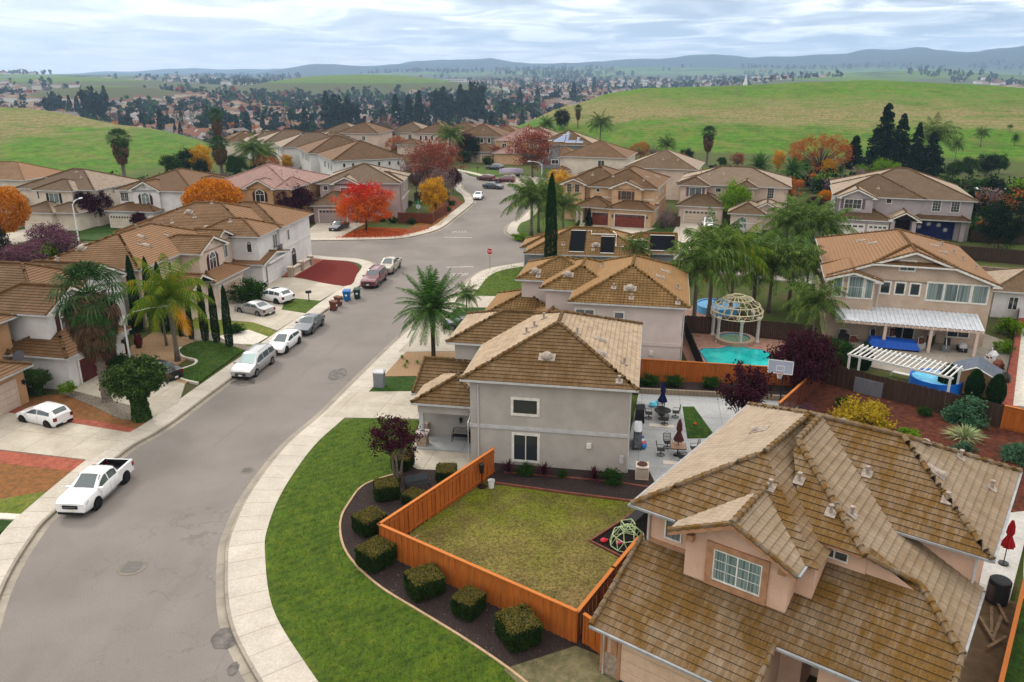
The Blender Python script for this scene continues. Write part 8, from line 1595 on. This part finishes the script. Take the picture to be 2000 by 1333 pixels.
m.build('board_lines', bb); m = MB(); rr = [(-.25 + .23 * math.cos(2 * math.pi * i / 16), -1.08 + .23 * math.sin(2 * math.pi * i / 16), 3.08) for i in range(17)]; m.tube(rr, .014, RED, 5, False); m.build('rim', t); m = MB()
for i in range(8): a = 2 * math.pi * i / 8; b = a + .5; m.tube([(-.25 + .23 * math.cos(a), -1.08 + .23 * math.sin(a), 3.07), (-.25 + .13 * math.cos(b), -1.08 + .13 * math.sin(b), 2.7)], .012, SW, 3, False); m.tube([(-.25 + .23 * math.cos(b), -1.08 + .23 * math.sin(b), 3.07), (-.25 + .13 * math.cos(a), -1.08 + .13 * math.sin(a), 2.7)], .012, SW, 3, False)
m.build('net', t)
tt = bpy.data.meshes.new('ball'); m = MB(); m.lathe(0, 0, [(0.0, 0), (.08, .02), (.12, .12), (.08, .22), (0, .24)], mat('ball_orange', 'c0561f', None, 1, .6), 12); o = m.build('ball', smooth=180); bpy.data.meshes.remove(tt); o.location = (*at(1357, 835), .16); tag(o, 'orange ball on the small strip of grass', 'ball')
# stone retaining wall of the raised border
t = strip('retaining_wall', [(9.9, 60.1), (16, 59.3), (22.6, 58.3)], -.12, .12, .1, .55, concmat('block_stone', 'a99c8c', '8f8272', 'uv', .45, .3)); tag(t, 'low stone block retaining wall edging the patio', 'wall')
# ------------------------------------------------------------------ pool garden
def pool():
    t = thing('swimming_pool', 'turquoise swimming pool with rounded shoulders behind the cedar fence', 'swimming pool', (21.3, 67.9, 0), 0, None, 1.); W_ = NT('pool_water'); pos = W_.n('NewGeometry').outputs['Position']; W_.col(W_.mix(W_.rng(W_.noise(.4, 3, pos), .4, .6), '1fa8a8', '3cc2be')); W_.bump(W_.noise(3., 3, pos), .35, .08); WM = W_.fin(.05, .5)
    out = smooth_path([(-3.8, -2.4), (-3.85, 2.4), (-3.3, 3.1), (-1.5, 3.15), (-1.0, 3.7), (.6, 3.7), (1.1, 3.15), (2.2, 2.7), (2.7, 1.6), (2.7, -2.0), (2.2, -2.5), (-3.3, -2.6), (-3.8, -2.4)], 1)[::-1]; o2 = [(a * 1.07, b * 1.07) for a, b in out]
    m = MB(); m.prism(out[:-1], .1, .13, WM); m.build('water', t); m = MB(); m.M = None; n = len(out) - 1
    for i in range(n): a, b, c_, d = out[i], out[i + 1], o2[i + 1], o2[i]; m.mesh([(a[0], a[1], .17), (b[0], b[1], .17), (c_[0], c_[1], .17), (d[0], d[1], .17), (a[0], a[1], .1), (b[0], b[1], .1)], [(0, 1, 2, 3), (0, 4, 5, 1)], mat('pool_coping', 'b49484', '9c7d6e', 4., .8))
    m.build('coping', t); m = MB()
    for i in range(n): a, b = out[i], out[i + 1]; m.mesh([(a[0] * .995, a[1] * .995, .16), (b[0] * .995, b[1] * .995, .16), (b[0] * .965, b[1] * .965, .134), (a[0] * .965, a[1] * .965, .134)], [(0, 1, 2, 3)], mat('blue_tile', '27557c', '3f7fa0', 30., .3))
    m.build('tile_band', t); return WM
WM = pool()
t = thing('spa_tub', 'round raised spa tub with a stone rim beneath the wire dome', 'spa', (21.6, 73.2, .1)); m = MB(); m.lathe(0, 0, [(1.9, 0), (1.9, .4), (1.45, .4), (1.42, .1)], mat('spa_stone', 'b39c8a', '96806f', 5., .8), 24); m.build('rim', t, smooth=40); m = MB(); m.lathe(0, 0, [(1.45, .405), (1.38, .28), (1.36, .28)], MC['blue_tile'], 24); m.build('tile_band', t); m = MB(); m.lathe(0, 0, [(1.4, .3), (0, .3)], mat('spa_water', '8ba58e', '7a9680', 3., .08, .8), 24); m.build('water', t)
t = thing('wire_gazebo', 'domed wire gazebo on white columns, a small V hanging in its rim', 'gazebo', (21.8, 74.0, .1)); COLM = mat('white_column', 'c7c4be', 'b0ada6', 5., .7); WIRE = mat('cream_wire', 'd6cdb4', 'c2b89c', 4., .6)
for i in range(6): a = 2 * math.pi * i / 6 + .5; m = MB(); m.lathe(2.2 * math.cos(a), 2.2 * math.sin(a), [(.26, 0), (.24, .15), (.17, .2), (.15, 2.2), (.24, 2.35), (.24, 2.5)], COLM, 12); m.build('column', t, smooth=40)
m = MB(); ringp = lambda r_, z_: [(r_ * math.cos(2 * math.pi * i / 28), r_ * math.sin(2 * math.pi * i / 28), z_) for i in range(29)]
for r_, z_ in ((2.45, 2.5), (2.45, 3.0), (2.1, 3.55), (1.4, 4.1), (.6, 4.4)): m.tube(ringp(r_, z_), .045, WIRE, 5, False)
for i in range(20): a = 2 * math.pi * i / 20; m.tube([(r_ * math.cos(a + tw), r_ * math.sin(a + tw), z_) for r_, z_, tw in ((2.45, 2.5, 0), (2.45, 3., .12), (2.1, 3.55, .2), (1.4, 4.1, .1), (.6, 4.4, 0))], .03, WIRE, 4, False); m.tube([(r_ * math.cos(a - tw), r_ * math.sin(a - tw), z_) for r_, z_, tw in ((2.45, 2.5, 0), (2.45, 3., .14), (2.1, 3.55, .26))], .02, WIRE, 4, False)
m.build('dome', t); text('letter', 'V', .75, (-.5, -2.47, 2.72), (R(90), 0, 0), WIRE, t, ext=.03)
t = thing('inflatable_pool', 'round pale blue pool beyond the wire dome', 'inflatable pool', (22.4, 83.5, .1)); m = MB(); m.lathe(0, 0, [(2.3, 0), (2.3, .8), (2.15, .8), (2.1, .7)], mat('light_blue_vinyl', '6fb0d6', '5a9cc4', 4., .4), 24); m.build('wall', t, smooth=40); m = MB(); m.lathe(0, 0, [(2.12, .65), (0, .65)], mat('blue_water', '4d9cc4', '64aed2', 2., .05, .8), 24); m.build('water', t)
# ------------------------------------------------------------------ tan house yard
t = thing('pergola', 'white open-slatted pergola leaning over a blue pool in the tan house yard', 'pergola', (32.2, 61.4, .1), R(-43)); PWM = mat('white_wood', 'd8d8d4', 'c9c9c5', 3., .6)
for i in range(21): m = MB(); y_ = 0; x_ = -3.9 + i * .39; m.box(x_ - .04, -1.6, 2.3, x_ + .04, 1.7, 2.42, PWM); m.build('slat', t)
for y_ in (-1.3, 1.3): m = MB(); m.box(-4.1, y_ - .06, 2.14, 4.1, y_ + .06, 2.298, PWM); m.build('beam', t)
for x_ in (-3.9, 3.9):
    for y_ in (-1.3, 1.3): m = MB(); m.box(x_ - .08, y_ - .08, 0, x_ + .08, y_ + .08, 2.14, PWM); m.build('post', t)
t = thing('frame_pool', 'bright blue frame pool beneath the pergola', 'frame pool', (35.0, 61.2, .1), R(-20)); m = MB(); m.lathe(0, 0, [(2.0, 0), (2.0, 1.0), (1.9, 1.0), (1.85, .85)], mat('bright_blue_vinyl', '1c6cc0', '2a80d0', 3., .4), 20); m.build('wall', t, smooth=40); m = MB(); m.lathe(0, 0, [(1.88, .86), (0, .86)], mat('cyan_water', '5fb4dc', '8fd0ea', 2., .05, .8), 20); m.build('water', t)
for px, py, lb in ((1762, 742, 'white wire arch bench beside the old fence, left'), (1820, 752, 'white wire arch by the shed corner')):
    x, y = at(px, py); t = thing('wire_arch', lb, 'garden arch', (x, y, .1), R(-40)); m = MB()
    for k in range(4): m.tube([(-1. * math.cos(math.pi * i / 10), k * .15, 1.1 * math.sin(math.pi * i / 10)) for i in range(11)], .025, PWM, 4, False)
    m.build('hoops', t); m = MB(); m.box(-.9, 0, .35, .9, .45, .39, PWM); m.build('seat', t)
x, y = at(1752, 690); t = thing('covered_table', 'table under a blue tarpaulin below the patio roof', 'tarpaulin', (x, y + 1, .1), R(-17)); m = MB(); m.mesh([(-2.3, -.7, .2), (2.3, -.7, .2), (2.3, .7, .2), (-2.3, .7, .2), (-2., -.5, .95), (1.9, -.5, .8), (1.9, .5, .9), (-2., .5, 1.0)], [(4, 5, 6, 7), (0, 1, 5, 4), (1, 2, 6, 5), (2, 3, 7, 6), (3, 0, 4, 7)], mat('blue_tarp', '1b57a8', '2466bc', 3., .5)); m.build('tarpaulin', t); m = MB(); m.box(-2.2, -.6, 0, 2.2, .6, .2, PLAST); m.build('frame', t)
CL = [('dark', '33302e'), ('white', 'c9c9c9'), ('rust', '7a4a38'), ('grey', '77787a')]
for i, (u_, v_, w_, h_, k, lb) in enumerate(((9.4, 80, .5, .9, 0, 'dark barrel under the left end of the patio roof'), (10.3, 79.6, .4, .5, 2, 'rust-red tub on the covered patio'), (11.9, 79.4, .3, 1.4, 0, 'dark motor scooter shape under the patio roof'), (13.6, 79.8, .35, 1.5, 1, 'white folding frame under the patio roof'), (16.1, 79.2, .45, 1., 1, 'white chest beside the middle patio post'), (17.2, 80.6, .45, 1.8, 0, 'dark storage shelf against the tan wall'), (18.3, 79.2, .5, 1.2, 3, 'grey folding table panel leaning by the right post'), (19.7, 79.6, .6, .7, 0, 'pile of dark bicycles by the right post'), (21.5, 77.6, .35, .35, 1, 'white round stool beyond the right post'))):
    x, y = rot((u_, v_), R(-17)); t = thing('stored_item', lb, 'storage', (x, y, .12), R(-17 + i * 13)); mm = mat('stored_' + CL[k][0], CL[k][1], None, 1, .6); m = MB(); m.box(-w_, -w_ * .6, 0, w_, w_ * .6, h_ * .55, mm); m.box(-w_ * .8, -w_ * .5, h_ * .55, w_ * .3, w_ * .5, h_, MC['stored_' + CL[(k + 1) % 4][0]] if 'stored_' + CL[(k + 1) % 4][0] in MC else mm); m.build('body', t); m = MB(); m.tube([(-w_, 0, h_ * .3), (-w_ * .8, .1, h_ * 1.1), (w_ * .8, .1, h_ * 1.15), (w_, 0, h_ * .4)], .03, MC['galvanised_steel'], 5); m.build('frame', t)
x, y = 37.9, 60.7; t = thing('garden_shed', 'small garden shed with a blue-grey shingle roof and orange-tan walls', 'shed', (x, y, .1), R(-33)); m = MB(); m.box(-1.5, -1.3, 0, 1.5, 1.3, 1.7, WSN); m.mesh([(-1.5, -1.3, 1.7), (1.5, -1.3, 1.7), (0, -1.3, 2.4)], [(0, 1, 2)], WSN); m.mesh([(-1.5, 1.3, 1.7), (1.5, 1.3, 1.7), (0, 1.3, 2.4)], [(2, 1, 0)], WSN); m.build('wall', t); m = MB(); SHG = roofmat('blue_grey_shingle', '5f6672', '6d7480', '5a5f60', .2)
for s_ in (-1, 1): m.face([(s_ * 1.8, -1.6, 1.62), (s_ * 1.8, 1.6, 1.62), (0, 1.6, 2.5), (0, -1.6, 2.5)], SHG, [(0, 0), (3.2, 0), (3.2, 2), (0, 2)])
rf = m.build('roof', t); m = MB(); m.tube([(-1.8, -1.62, 1.6), (0, -1.62, 2.48), (1.8, -1.62, 1.6)], .06, WHITE, 4); m.build('fascia', rf); m = MB(); m.box(-.5, -1.34, 0, .5, -1.3, 1.55, mat('orange_door', 'b0653a', '9c5630', 3., .7)); m.build('door', t)
# clutter along the right side garden
for i, (px, py, c_, lb) in enumerate(((1948, 722, 2, 'heap of garden tools at the right end of the concrete yard'), (1960, 748, 0, 'dark folded trampoline parts by the side garden'), (1938, 705, 1, 'white round lid on the side path'), (1902, 752, 3, 'grey bin near the garden shed'))): x, y = at(px, py); t = thing('stored_item', lb, 'storage', (x, y, .13), R(i * 31)); mm = mat('stored_' + CL[c_][0], CL[c_][1]); m = MB(); m.lathe(0, 0, [(.5, 0), (.45, .5), (.2, .8), (0, .85)], mm, 7); m.build('body', t); m = MB(); m.tube([(-.6, 0, .1), (0, .2, 1.1), (.6, 0, .2)], .03, mm, 5); m.build('frame', t)
# side yard of the near house: boards, red parasol
for i, (px, py, a, l_) in enumerate(((1935, 1215, 60, 2.2), (1948, 1228, 50, 2.4), (1955, 1205, 75, 1.6), (1925, 1240, 80, 1.8), (1944, 1268, 30, 1.5))):
    x, y = at(px, py); m = MB(); m.box(-l_ / 2, -.07, 0, l_ / 2, .07, .05, MC['pale_timber']); o = m.build('timber_plank'); o.location = (x, y, .13 + i * .06); o.rotation_euler = (0, 0, R(a)); tag(o, ('longest loose plank leaning in the side yard', 'second loose plank of the side-yard pile', 'short loose plank nearest the black air conditioner', 'loose plank at the left of the side-yard pile', 'loose plank lowest in the side yard')[i], 'plank', 'loose planks in the side yard')
x, y = at(1990, 1120); parasol('closed bright red parasol at the right edge', x - .5, y + .6, mat('red_canvas', 'b01c28', '92141f', 5., .7))
yard('paved_strip', [(25.4, 33.4), (27.6, 32.0), (31, 39), (29.6, 40)], .15, DRV)
# retaining structures on the far side of the cross street, right edge
t = strip('retaining_wall', WL((58.5, 100), (92, 86), 8), -.2, .2, 0, 1.3, mat('rough_stone_wall', '8f8375', '6f6458', 4., .95, .1, bump=1., bsc=5)); tag(t, 'rough stone retaining wall along the cross street at the right edge', 'wall')
x, y = at(1930, 392); t = thing('garden_shelter', 'garden shelter with a white roof sheet above a turquoise tub', 'shelter', (x, y, 0), R(-10)); m = MB(); m.box(-3, -1.5, 2.3, 3, 1.5, 2.45, SW); m.build('roof', t)
for x_ in (-2.8, 2.8):
    for y_ in (-1.3, 1.3): m = MB(); m.box(x_ - .06, y_ - .06, 0, x_ + .06, y_ + .06, 2.3, BLK); m.build('post', t)
x, y = at(1920, 402); t = thing('water_tub', 'turquoise tub under the garden shelter', 'tub', (x, y, 0)); m = MB(); m.lathe(0, 0, [(.9, 0), (1., .7), (.9, .7), (.85, .5)], mat('turq_tub', '2aa5b0', None, 1, .5), 16); m.build('tub', t); m = MB(); m.lathe(0, 0, [(.86, .52), (0, .52)], mat('tub_water', '3cc0c8', None, 1, .1), 16); m.build('water', t)
# ------------------------------------------------------------------ the valley town
rv = random.Random(21)
def seen(x, y, z):
    d = math.hypot(x, y)
    for i in range(1, 26):
        f = i / 26; px_, py_ = x * f, y * f
        if d * f > 120 and terrain(px_, py_) > 25 + (z - 25) * f: return False
    return abs(x) < y * .68
def house_mesh(name, w_, d_, h_, wm, rm, gable=False):
    m = MB(); m.box(-w_ / 2, -d_ / 2, -2, w_ / 2, d_ / 2, h_, wm); o_ = .5; hw = d_ / 2 + o_; zr = h_ + hw * .42; a, b = w_ / 2 + o_, d_ / 2 + o_; r = a - (0 if gable else hw)
    P = [(-a, -b, h_), (a, -b, h_), (a, b, h_), (-a, b, h_), (-r, 0, zr), (r, 0, zr)]
    m.mesh(P, [(0, 1, 5, 4), (2, 3, 4, 5)], rm); m.mesh(P, [(1, 2, 5), (3, 0, 4)], wm if gable else rm); m.mesh(P, [(3, 2, 1, 0)], wm)
    w2 = w_ * .38; x0 = w_ * .12; m.box(x0, -d_ / 2 - 4, -2, x0 + w2, -d_ / 2, h_ * .55, wm); P = [(x0 - .4, -d_ / 2 - 4.4, h_ * .55), (x0 + w2 + .4, -d_ / 2 - 4.4, h_ * .55), (x0 + w2 + .4, -d_ / 2, h_ * .55), (x0 - .4, -d_ / 2, h_ * .55), (x0 + w2 / 2, -d_ / 2 - 2.4, h_ * .55 + 1.5), (x0 + w2 / 2, -d_ / 2, h_ * .55 + 1.5)]
    m.mesh(P, [(0, 1, 4), (1, 2, 5, 4), (3, 0, 4, 5)], rm); m.box(x0 + .6, -d_ / 2 - 4.03, -1, x0 + w2 - .6, -d_ / 2 - 3.99, 2, WHITE)
    for k in range(4): x_ = -w_ * .38 + k * w_ * .25; m.box(x_ - .6, -d_ / 2 - .03, h_ * .62, x_ + .6, -d_ / 2, h_ * .85, GL)
    return m
def frm(n, a, b): return mat(n, a, b, .9, .9, .1)
FR = [frm('far_roof_tan', '8b725c', '79624e'), frm('far_roof_clay', '86614d', '745342'), frm('far_roof_grey', '857c78', '736b68'), frm('far_roof_sand', '9d8a78', '8a796a'), frm('far_roof_rose', '80665a', '6f584c')]
FW = [WCR, WW, WW, WPK]; hm = []
for i in range(10): o = house_mesh('house', 13 + (i % 3) * 2, 10 + (i % 2) * 2, 5.6 if i % 4 else 3.2, FW[i % 4], FR[i % 5], i % 3 == 1).build('house'); hm.append(o.data); bpy.data.objects.remove(o)
RN = ['brown-roofed', 'clay-red-roofed', 'grey-roofed', 'sandy-roofed', 'rose-brown-roofed']; WN = ['cream', 'white', 'white', 'pinkish']
def far_tree(kind, h, rx, n, mt, col_=0.):
    m = MB(); m.tube([(0, 0, -1), (0, 0, h * .5)], [.3, .15], BARKM, 4)
    if kind == 'cone': f = lambda q: (lambda z, a: ((rx * (1 - z) ** .8 + .2) * math.cos(a) * q.uniform(.6, 1.05), (rx * (1 - z) ** .8 + .2) * math.sin(a) * q.uniform(.6, 1.05), h * (.08 + .92 * z)))(q.random() ** 1.2, q.uniform(0, 6.28))
    elif kind == 'col': f = lambda q: (lambda z, a: (rx * math.sin(math.pi * (.1 + .88 * z)) ** .5 * math.cos(a), rx * math.sin(math.pi * (.1 + .88 * z)) ** .5 * math.sin(a), h * z))(q.random(), q.uniform(0, 6.28))
    else: bl = blobs(rv, 16, rx, rx, h * .42, h * .57, .4, r=.5); f = from_blobs(bl)
    vs, fs = leaves(rv, n, f, rx * .27); m.mesh(vs, fs, mt); o = m.build('t'); d = o.data; bpy.data.objects.remove(o); return d
FT = [('conifer_tree', 'dark pointed conifer', far_tree('cone', 15, 2.7, 420, L_['conifer'])), ('conifer_tree', 'broad dark conifer', far_tree('cone', 18, 3.8, 480, L_['conifer'])), ('broadleaf_tree', 'dark green rounded tree', far_tree('r', 11, 5., 420, L_['dark'])), ('broadleaf_tree', 'green rounded tree', far_tree('r', 9, 4.2, 380, L_['green'])), ('autumn_tree', 'russet autumn tree', far_tree('r', 8, 3.8, 320, L_['bare'])), ('autumn_tree', 'orange autumn tree', far_tree('r', 8, 3.8, 320, L_['orange'])), ('autumn_tree', 'purple-grey bare tree', far_tree('r', 8, 4, 260, L_['grey'])), ('cypress_tree', 'slim dark cypress', far_tree('col', 13, 1.3, 260, L_['cyp']))]
def band(x, y):
    return 'in the near valley' if y < 620 else 'in the middle valley' if y < 900 else 'in the far valley'
def side(x, y): f = x / y; return 'on the left' if f < -.32 else 'left of centre' if f < -.12 else 'near the centre' if f < .1 else 'right of centre' if f < .33 else 'on the right'
spots = []; tspots = []
y = 430.
while y < 1500:
    st = 19. if y < 900 else 24; x = -y * .66 + (int(y) % 7)
    while x < y * .66:
        jx, jy = x + rv.uniform(-3, 3), y + 9 * math.sin(x * .011 + y * .004) + rv.uniform(-3, 3); z = terrain(jx, jy)
        if z < -15 and seen(jx, jy, z + 6): spots.append((jx, jy, z))
        x += st
    y += 25 if int(y / 25) % 2 else 33
spots = [s for s in spots if rv.random() < .96]; spots.sort(key=lambda s: s[1]); near_h, far_h = spots[:270], spots[270:]
for i, (x, y, z) in enumerate(near_h):
    k = rv.randrange(10); o = bpy.data.objects.new('house', hm[k]); COL.objects.link(o); o.location = (x, y, z); o.rotation_euler = (0, 0, R(rv.choice((0, 180, 0, 90)) + 25 * math.sin(x * .01) + rv.uniform(-6, 6))); s_ = rv.uniform(.85, 1.1); o.scale = (s_, s_, s_)
    tag(o, f'small {WN[k % 4]} {RN[k % 5]} house {band(x, y)}, {side(x, y)}', 'house', f'{WN[k % 4]} {RN[k % 5]} houses {band(x, y)}, {side(x, y)}')
cand = []
for i in range(6500):
    y = 400 + 1200 * rv.random() ** 1.35; x = rv.uniform(-.66, .66) * y; z = terrain(x, y)
    dn = noise.noise((x * .006, y * .006, 4))
    if z < -21 and rv.random() < .5 + dn * .9 and seen(x, y, z + 9): cand.append((x, y, z))
cand.sort(key=lambda s: s[1]); near_t, far_t = cand[:285], cand[285:]
def tkind(x, y):
    dk = noise.noise((x * .008, y * .008, 9)); r_ = rv.random()
    return (rv.choice((0, 1, 2, 2, 0, 7)) if r_ < .3 + dk * .8 else rv.choice((3, 2, 4, 6, 6, 3, 7, 4, 6, 5)))
def putfar(x, y, z, k, s_=1., lab=None):
    n_, l_, d_ = FT[k]; o = bpy.data.objects.new(n_, d_); COL.objects.link(o); o.location = (x, y, z); o.rotation_euler = (0, 0, rv.uniform(0, 6)); s_ *= rv.uniform(.75, 1.2); o.scale = (s_, s_, s_ * rv.uniform(.9, 1.15)); tag(o, f'{l_} {lab or band(x, y) + ", " + side(x, y)}', 'tree', f'{l_}s {lab or band(x, y) + ", " + side(x, y)}')
for x, y, z in near_t: putfar(x, y, z, tkind(x, y))
# dark conifers and cypresses standing up behind the stepping row and the far cluster
for px, py, top, k in ((170, 238, 190, 1), (185, 240, 186, 1), (200, 242, 196, 1), (155, 232, 184, 1), (110, 226, 188, 2), (120, 226, 190, 2), (210, 225, 172, 0), (195, 225, 178, 1), (140, 230, 184, 0), (330, 250, 203, 7), (345, 252, 208, 7), (355, 262, 200, 7), (362, 258, 212, 7), (378, 255, 204, 7), (405, 262, 205, 7), (440, 262, 196, 0), (515, 262, 214, 1), (556, 262, 203, 7), (564, 262, 203, 7), (572, 262, 205, 7), (598, 262, 214, 1), (612, 262, 216, 1), (650, 262, 198, 1), (665, 262, 202, 0), (680, 262, 182, 1), (700, 262, 186, 0), (640, 255, 180, 0), (750, 262, 200, 1), (775, 262, 195, 0), (800, 262, 190, 1), (820, 258, 186, 1), (835, 255, 192, 1), (850, 250, 205, 1), (865, 245, 176, 0), (880, 240, 180, 0), (900, 240, 176, 1), (925, 245, 176, 0), (930, 250, 205, 1), (955, 255, 210, 7), (975, 255, 205, 7), (1015, 215, 170, 1), (1030, 215, 178, 1), (1050, 210, 172, 0), (1085, 205, 174, 1), (1120, 205, 168, 1), (1140, 190, 165, 1), (1160, 188, 150, 0), (1090, 225, 192, 2), (985, 235, 200, 2), (520, 300, 262, 3), (735, 268, 236, 3), (490, 176, 158, 2), (508, 176, 160, 0), (555, 178, 165, 0), (640, 166, 152, 2)):
    k = (k, 2, k, k)[px % 4] if k < 2 else k; top += px * 7 % 13 - 2; x0_, y0_ = at(px, py, -28); x0_, y0_ = (x0_, y0_) if y0_ < 2500 else (x0_ * 2500 / y0_, 2500); z = terrain(x0_, y0_); H_ = tall(x0_, y0_, z, top); putfar(x0_, y0_, z, k, H_ / {0: 15, 1: 18, 2: 11, 3: 9, 7: 13}[k], 'behind the nearer roofs, ' + side(x0_, y0_))
# farther out: one mass of houses and one of trees
def mass(name, pts, kinds, lab):
    m = MB()
    for x, y, z, k, s_ in pts:
        w_, d_, h_ = 7 * s_, 5.5 * s_, 5.5 * s_
        if kinds == 'h': m.box(x - w_, y - d_, z - 4, x + w_, y + d_, z + h_, FW[k % 4]); a, b = w_ + .5, d_ + .5; m.mesh([(x - a, y - b, z + h_), (x + a, y - b, z + h_), (x + a, y + b, z + h_), (x - a, y + b, z + h_), (x - w_ * .4, y, z + h_ * 1.5), (x + w_ * .4, y, z + h_ * 1.5)], [(0, 1, 5, 4), (1, 2, 5), (2, 3, 4, 5), (3, 0, 4)], FR[k % 5])
        else:
            mt = (L_['conifer'], L_['dark'], L_['dark'], L_['green'], L_['grey'] if y % 3 < 1.6 else L_['bare'], L_['conifer'], L_['dark'], L_['green'])[k % 8]; r_ = 4.5 * s_
            for j in range(16):
                c = Vector((x + rv.gauss(0, r_ * .4), y + rv.gauss(0, r_ * .4), z + r_ * (.5 + rv.random() * 1.7) if k % 3 else z + r_ * (.3 + 2.6 * rv.random() ** 1.4))); a = Vector((rv.gauss(0, 1), rv.gauss(0, 1), rv.gauss(0, .7))).normalized(); b = a.orthogonal().normalized() * r_ * .55; cc = a.cross(b); m.mesh([c - b, c - cc, c + b, c + cc], [(0, 1, 2, 3)], mt)
    if m.v: o = m.build(name); o['kind'] = 'stuff'; o['label'] = lab
hp = [(x, y, z, rv.randrange(20), 1.) for x, y, z in far_h]; tp = [(x, y, z, rv.randrange(8), rv.uniform(.8, 1.3)) for x, y, z in far_t]
for i in range(9000):
    y = 1200 + 4600 * rv.random() ** 1.2; x = rv.uniform(-.68, .68) * y; z = terrain(x, y); dn = noise.noise((x * .0016, y * .0016, 2)); r_ = rv.random()
    if z > -16 and noise.noise((x * .002, y * .002, 12)) < .15: continue
    if not seen(x, y, z + 6): continue
    if r_ < .42 and y < 3800 and dn > -.2: hp.append((x, y, z, rv.randrange(20), rv.uniform(1, 1.5)))
    elif r_ < .98: tp.append((x, y, z, rv.randrange(8), rv.uniform(.7, 1.25) * (1 + (y - 1200) / 5000)))
mass('distant_houses', hp[:2600], 'h', 'far houses of the valley too small to tell apart'); mass('distant_trees', tp[:5200], 't', 'far trees of the valley reading as one mass')
# tree line on the mountain crests and copses on the mid hills are part of the mass above; a white church with a spire
x, y = at(1456, 163, 0); x, y = x * 1450 / y, 1450.; z = terrain(x, y)
t = thing('church', 'white church spire over a rose-brown roof beyond the right hill', 'church', (x, y, z)); Hs = tall(x, y, z, 146); m = MB(); m.box(-45, -10, -4, 70, 10, Hs * .45, WPK); m.build('wall', t); m = MB(); m.mesh([(-47, -12, Hs * .45), (72, -12, Hs * .45), (72, 12, Hs * .45), (-47, 12, Hs * .45), (-40, 0, Hs * .62), (65, 0, Hs * .62)], [(0, 1, 5, 4), (1, 2, 5), (2, 3, 4, 5), (3, 0, 4)], FR[4]); m.build('roof', t); m = MB(); m.box(-3, -3, Hs * .4, 3, 3, Hs * .72, WHITE); m.tube([(0, 0, Hs * .72), (0, 0, Hs)], [3., .2], WHITE, 6); m.build('spire', t)
def slab(px, py, Y, w_, d_, h_, lab, wm=WW):
    k = Y / at(px, 160, 0)[1]; x = at(px, 160, 0)[0] * k; z = terrain(x, Y); t = thing('large_building', lab, 'building', (x, Y, z)); m = MB(); m.box(-w_ / 2, -d_ / 2, -5, w_ / 2, d_ / 2, h_, wm); m.build('wall', t); m = MB(); m.box(-w_ / 2 - 1, -d_ / 2 - 1, h_, w_ / 2 + 1, d_ / 2 + 1, h_ + 1, FR[2]); m.build('roof', t); m = MB()
    for i in range(int(w_ / 9)): m.box(-w_ / 2 + 3 + i * 9, -d_ / 2 - .1, h_ * .4, -w_ / 2 + 8 + i * 9, -d_ / 2, h_ * .7, GL)
    m.build('windows', t, kind='stuff')
slab(1060, 163, 1500, 34, 16, 12, 'white flat-roofed hall beyond the conifers in the valley centre'); slab(960, 150, 2700, 150, 60, 9, 'long pinkish flat building on the far plain', WPK); slab(890, 148, 2750, 70, 60, 10, 'long white flat building on the far plain left of the pinkish one')
# members of one look are told apart by their place from the left
ORD = 'first second third fourth fifth sixth seventh eighth ninth tenth eleventh twelfth thirteenth fourteenth fifteenth sixteenth seventeenth eighteenth nineteenth twentieth'.split(); ORD += ['twenty-' + q for q in ORD[:9]]
GR = {}
for o in COL.objects:
    if o.parent is None and 'group' in o and ('valley' in o['group'] or 'behind the nearer' in o['group']): GR.setdefault(o['group'], []).append(o)
for g_, os_ in GR.items():
    os_.sort(key=lambda o: o.location.x / o.location.y)
    for i, o in enumerate(os_):
        if i < 29 and len(os_) > 1: o['label'] = f'{ORD[i]} from left of the {g_}'
# ------------------------------------------------------------------ haze over the whole scene
m = bpy.data.materials.new('haze_air'); m.use_nodes = True; t_ = m.node_tree; t_.nodes.clear(); o_ = t_.nodes.new('ShaderNodeOutputMaterial'); v_ = t_.nodes.new('ShaderNodeVolumePrincipled'); t_.links.new(v_.outputs[0], o_.inputs['Volume'])
v_.inputs['Color'].default_value = (.48, .70, 1.0, 1); v_.inputs['Density'].default_value = 1.15e-4; v_.inputs['Anisotropy'].default_value = .15
mb = MB(); mb.box(-9500, -150, -36, 9500, 12700, 470, m); o = mb.build('haze'); o['kind'] = 'stuff'; o['label'] = 'thin bluish haze over the valley'
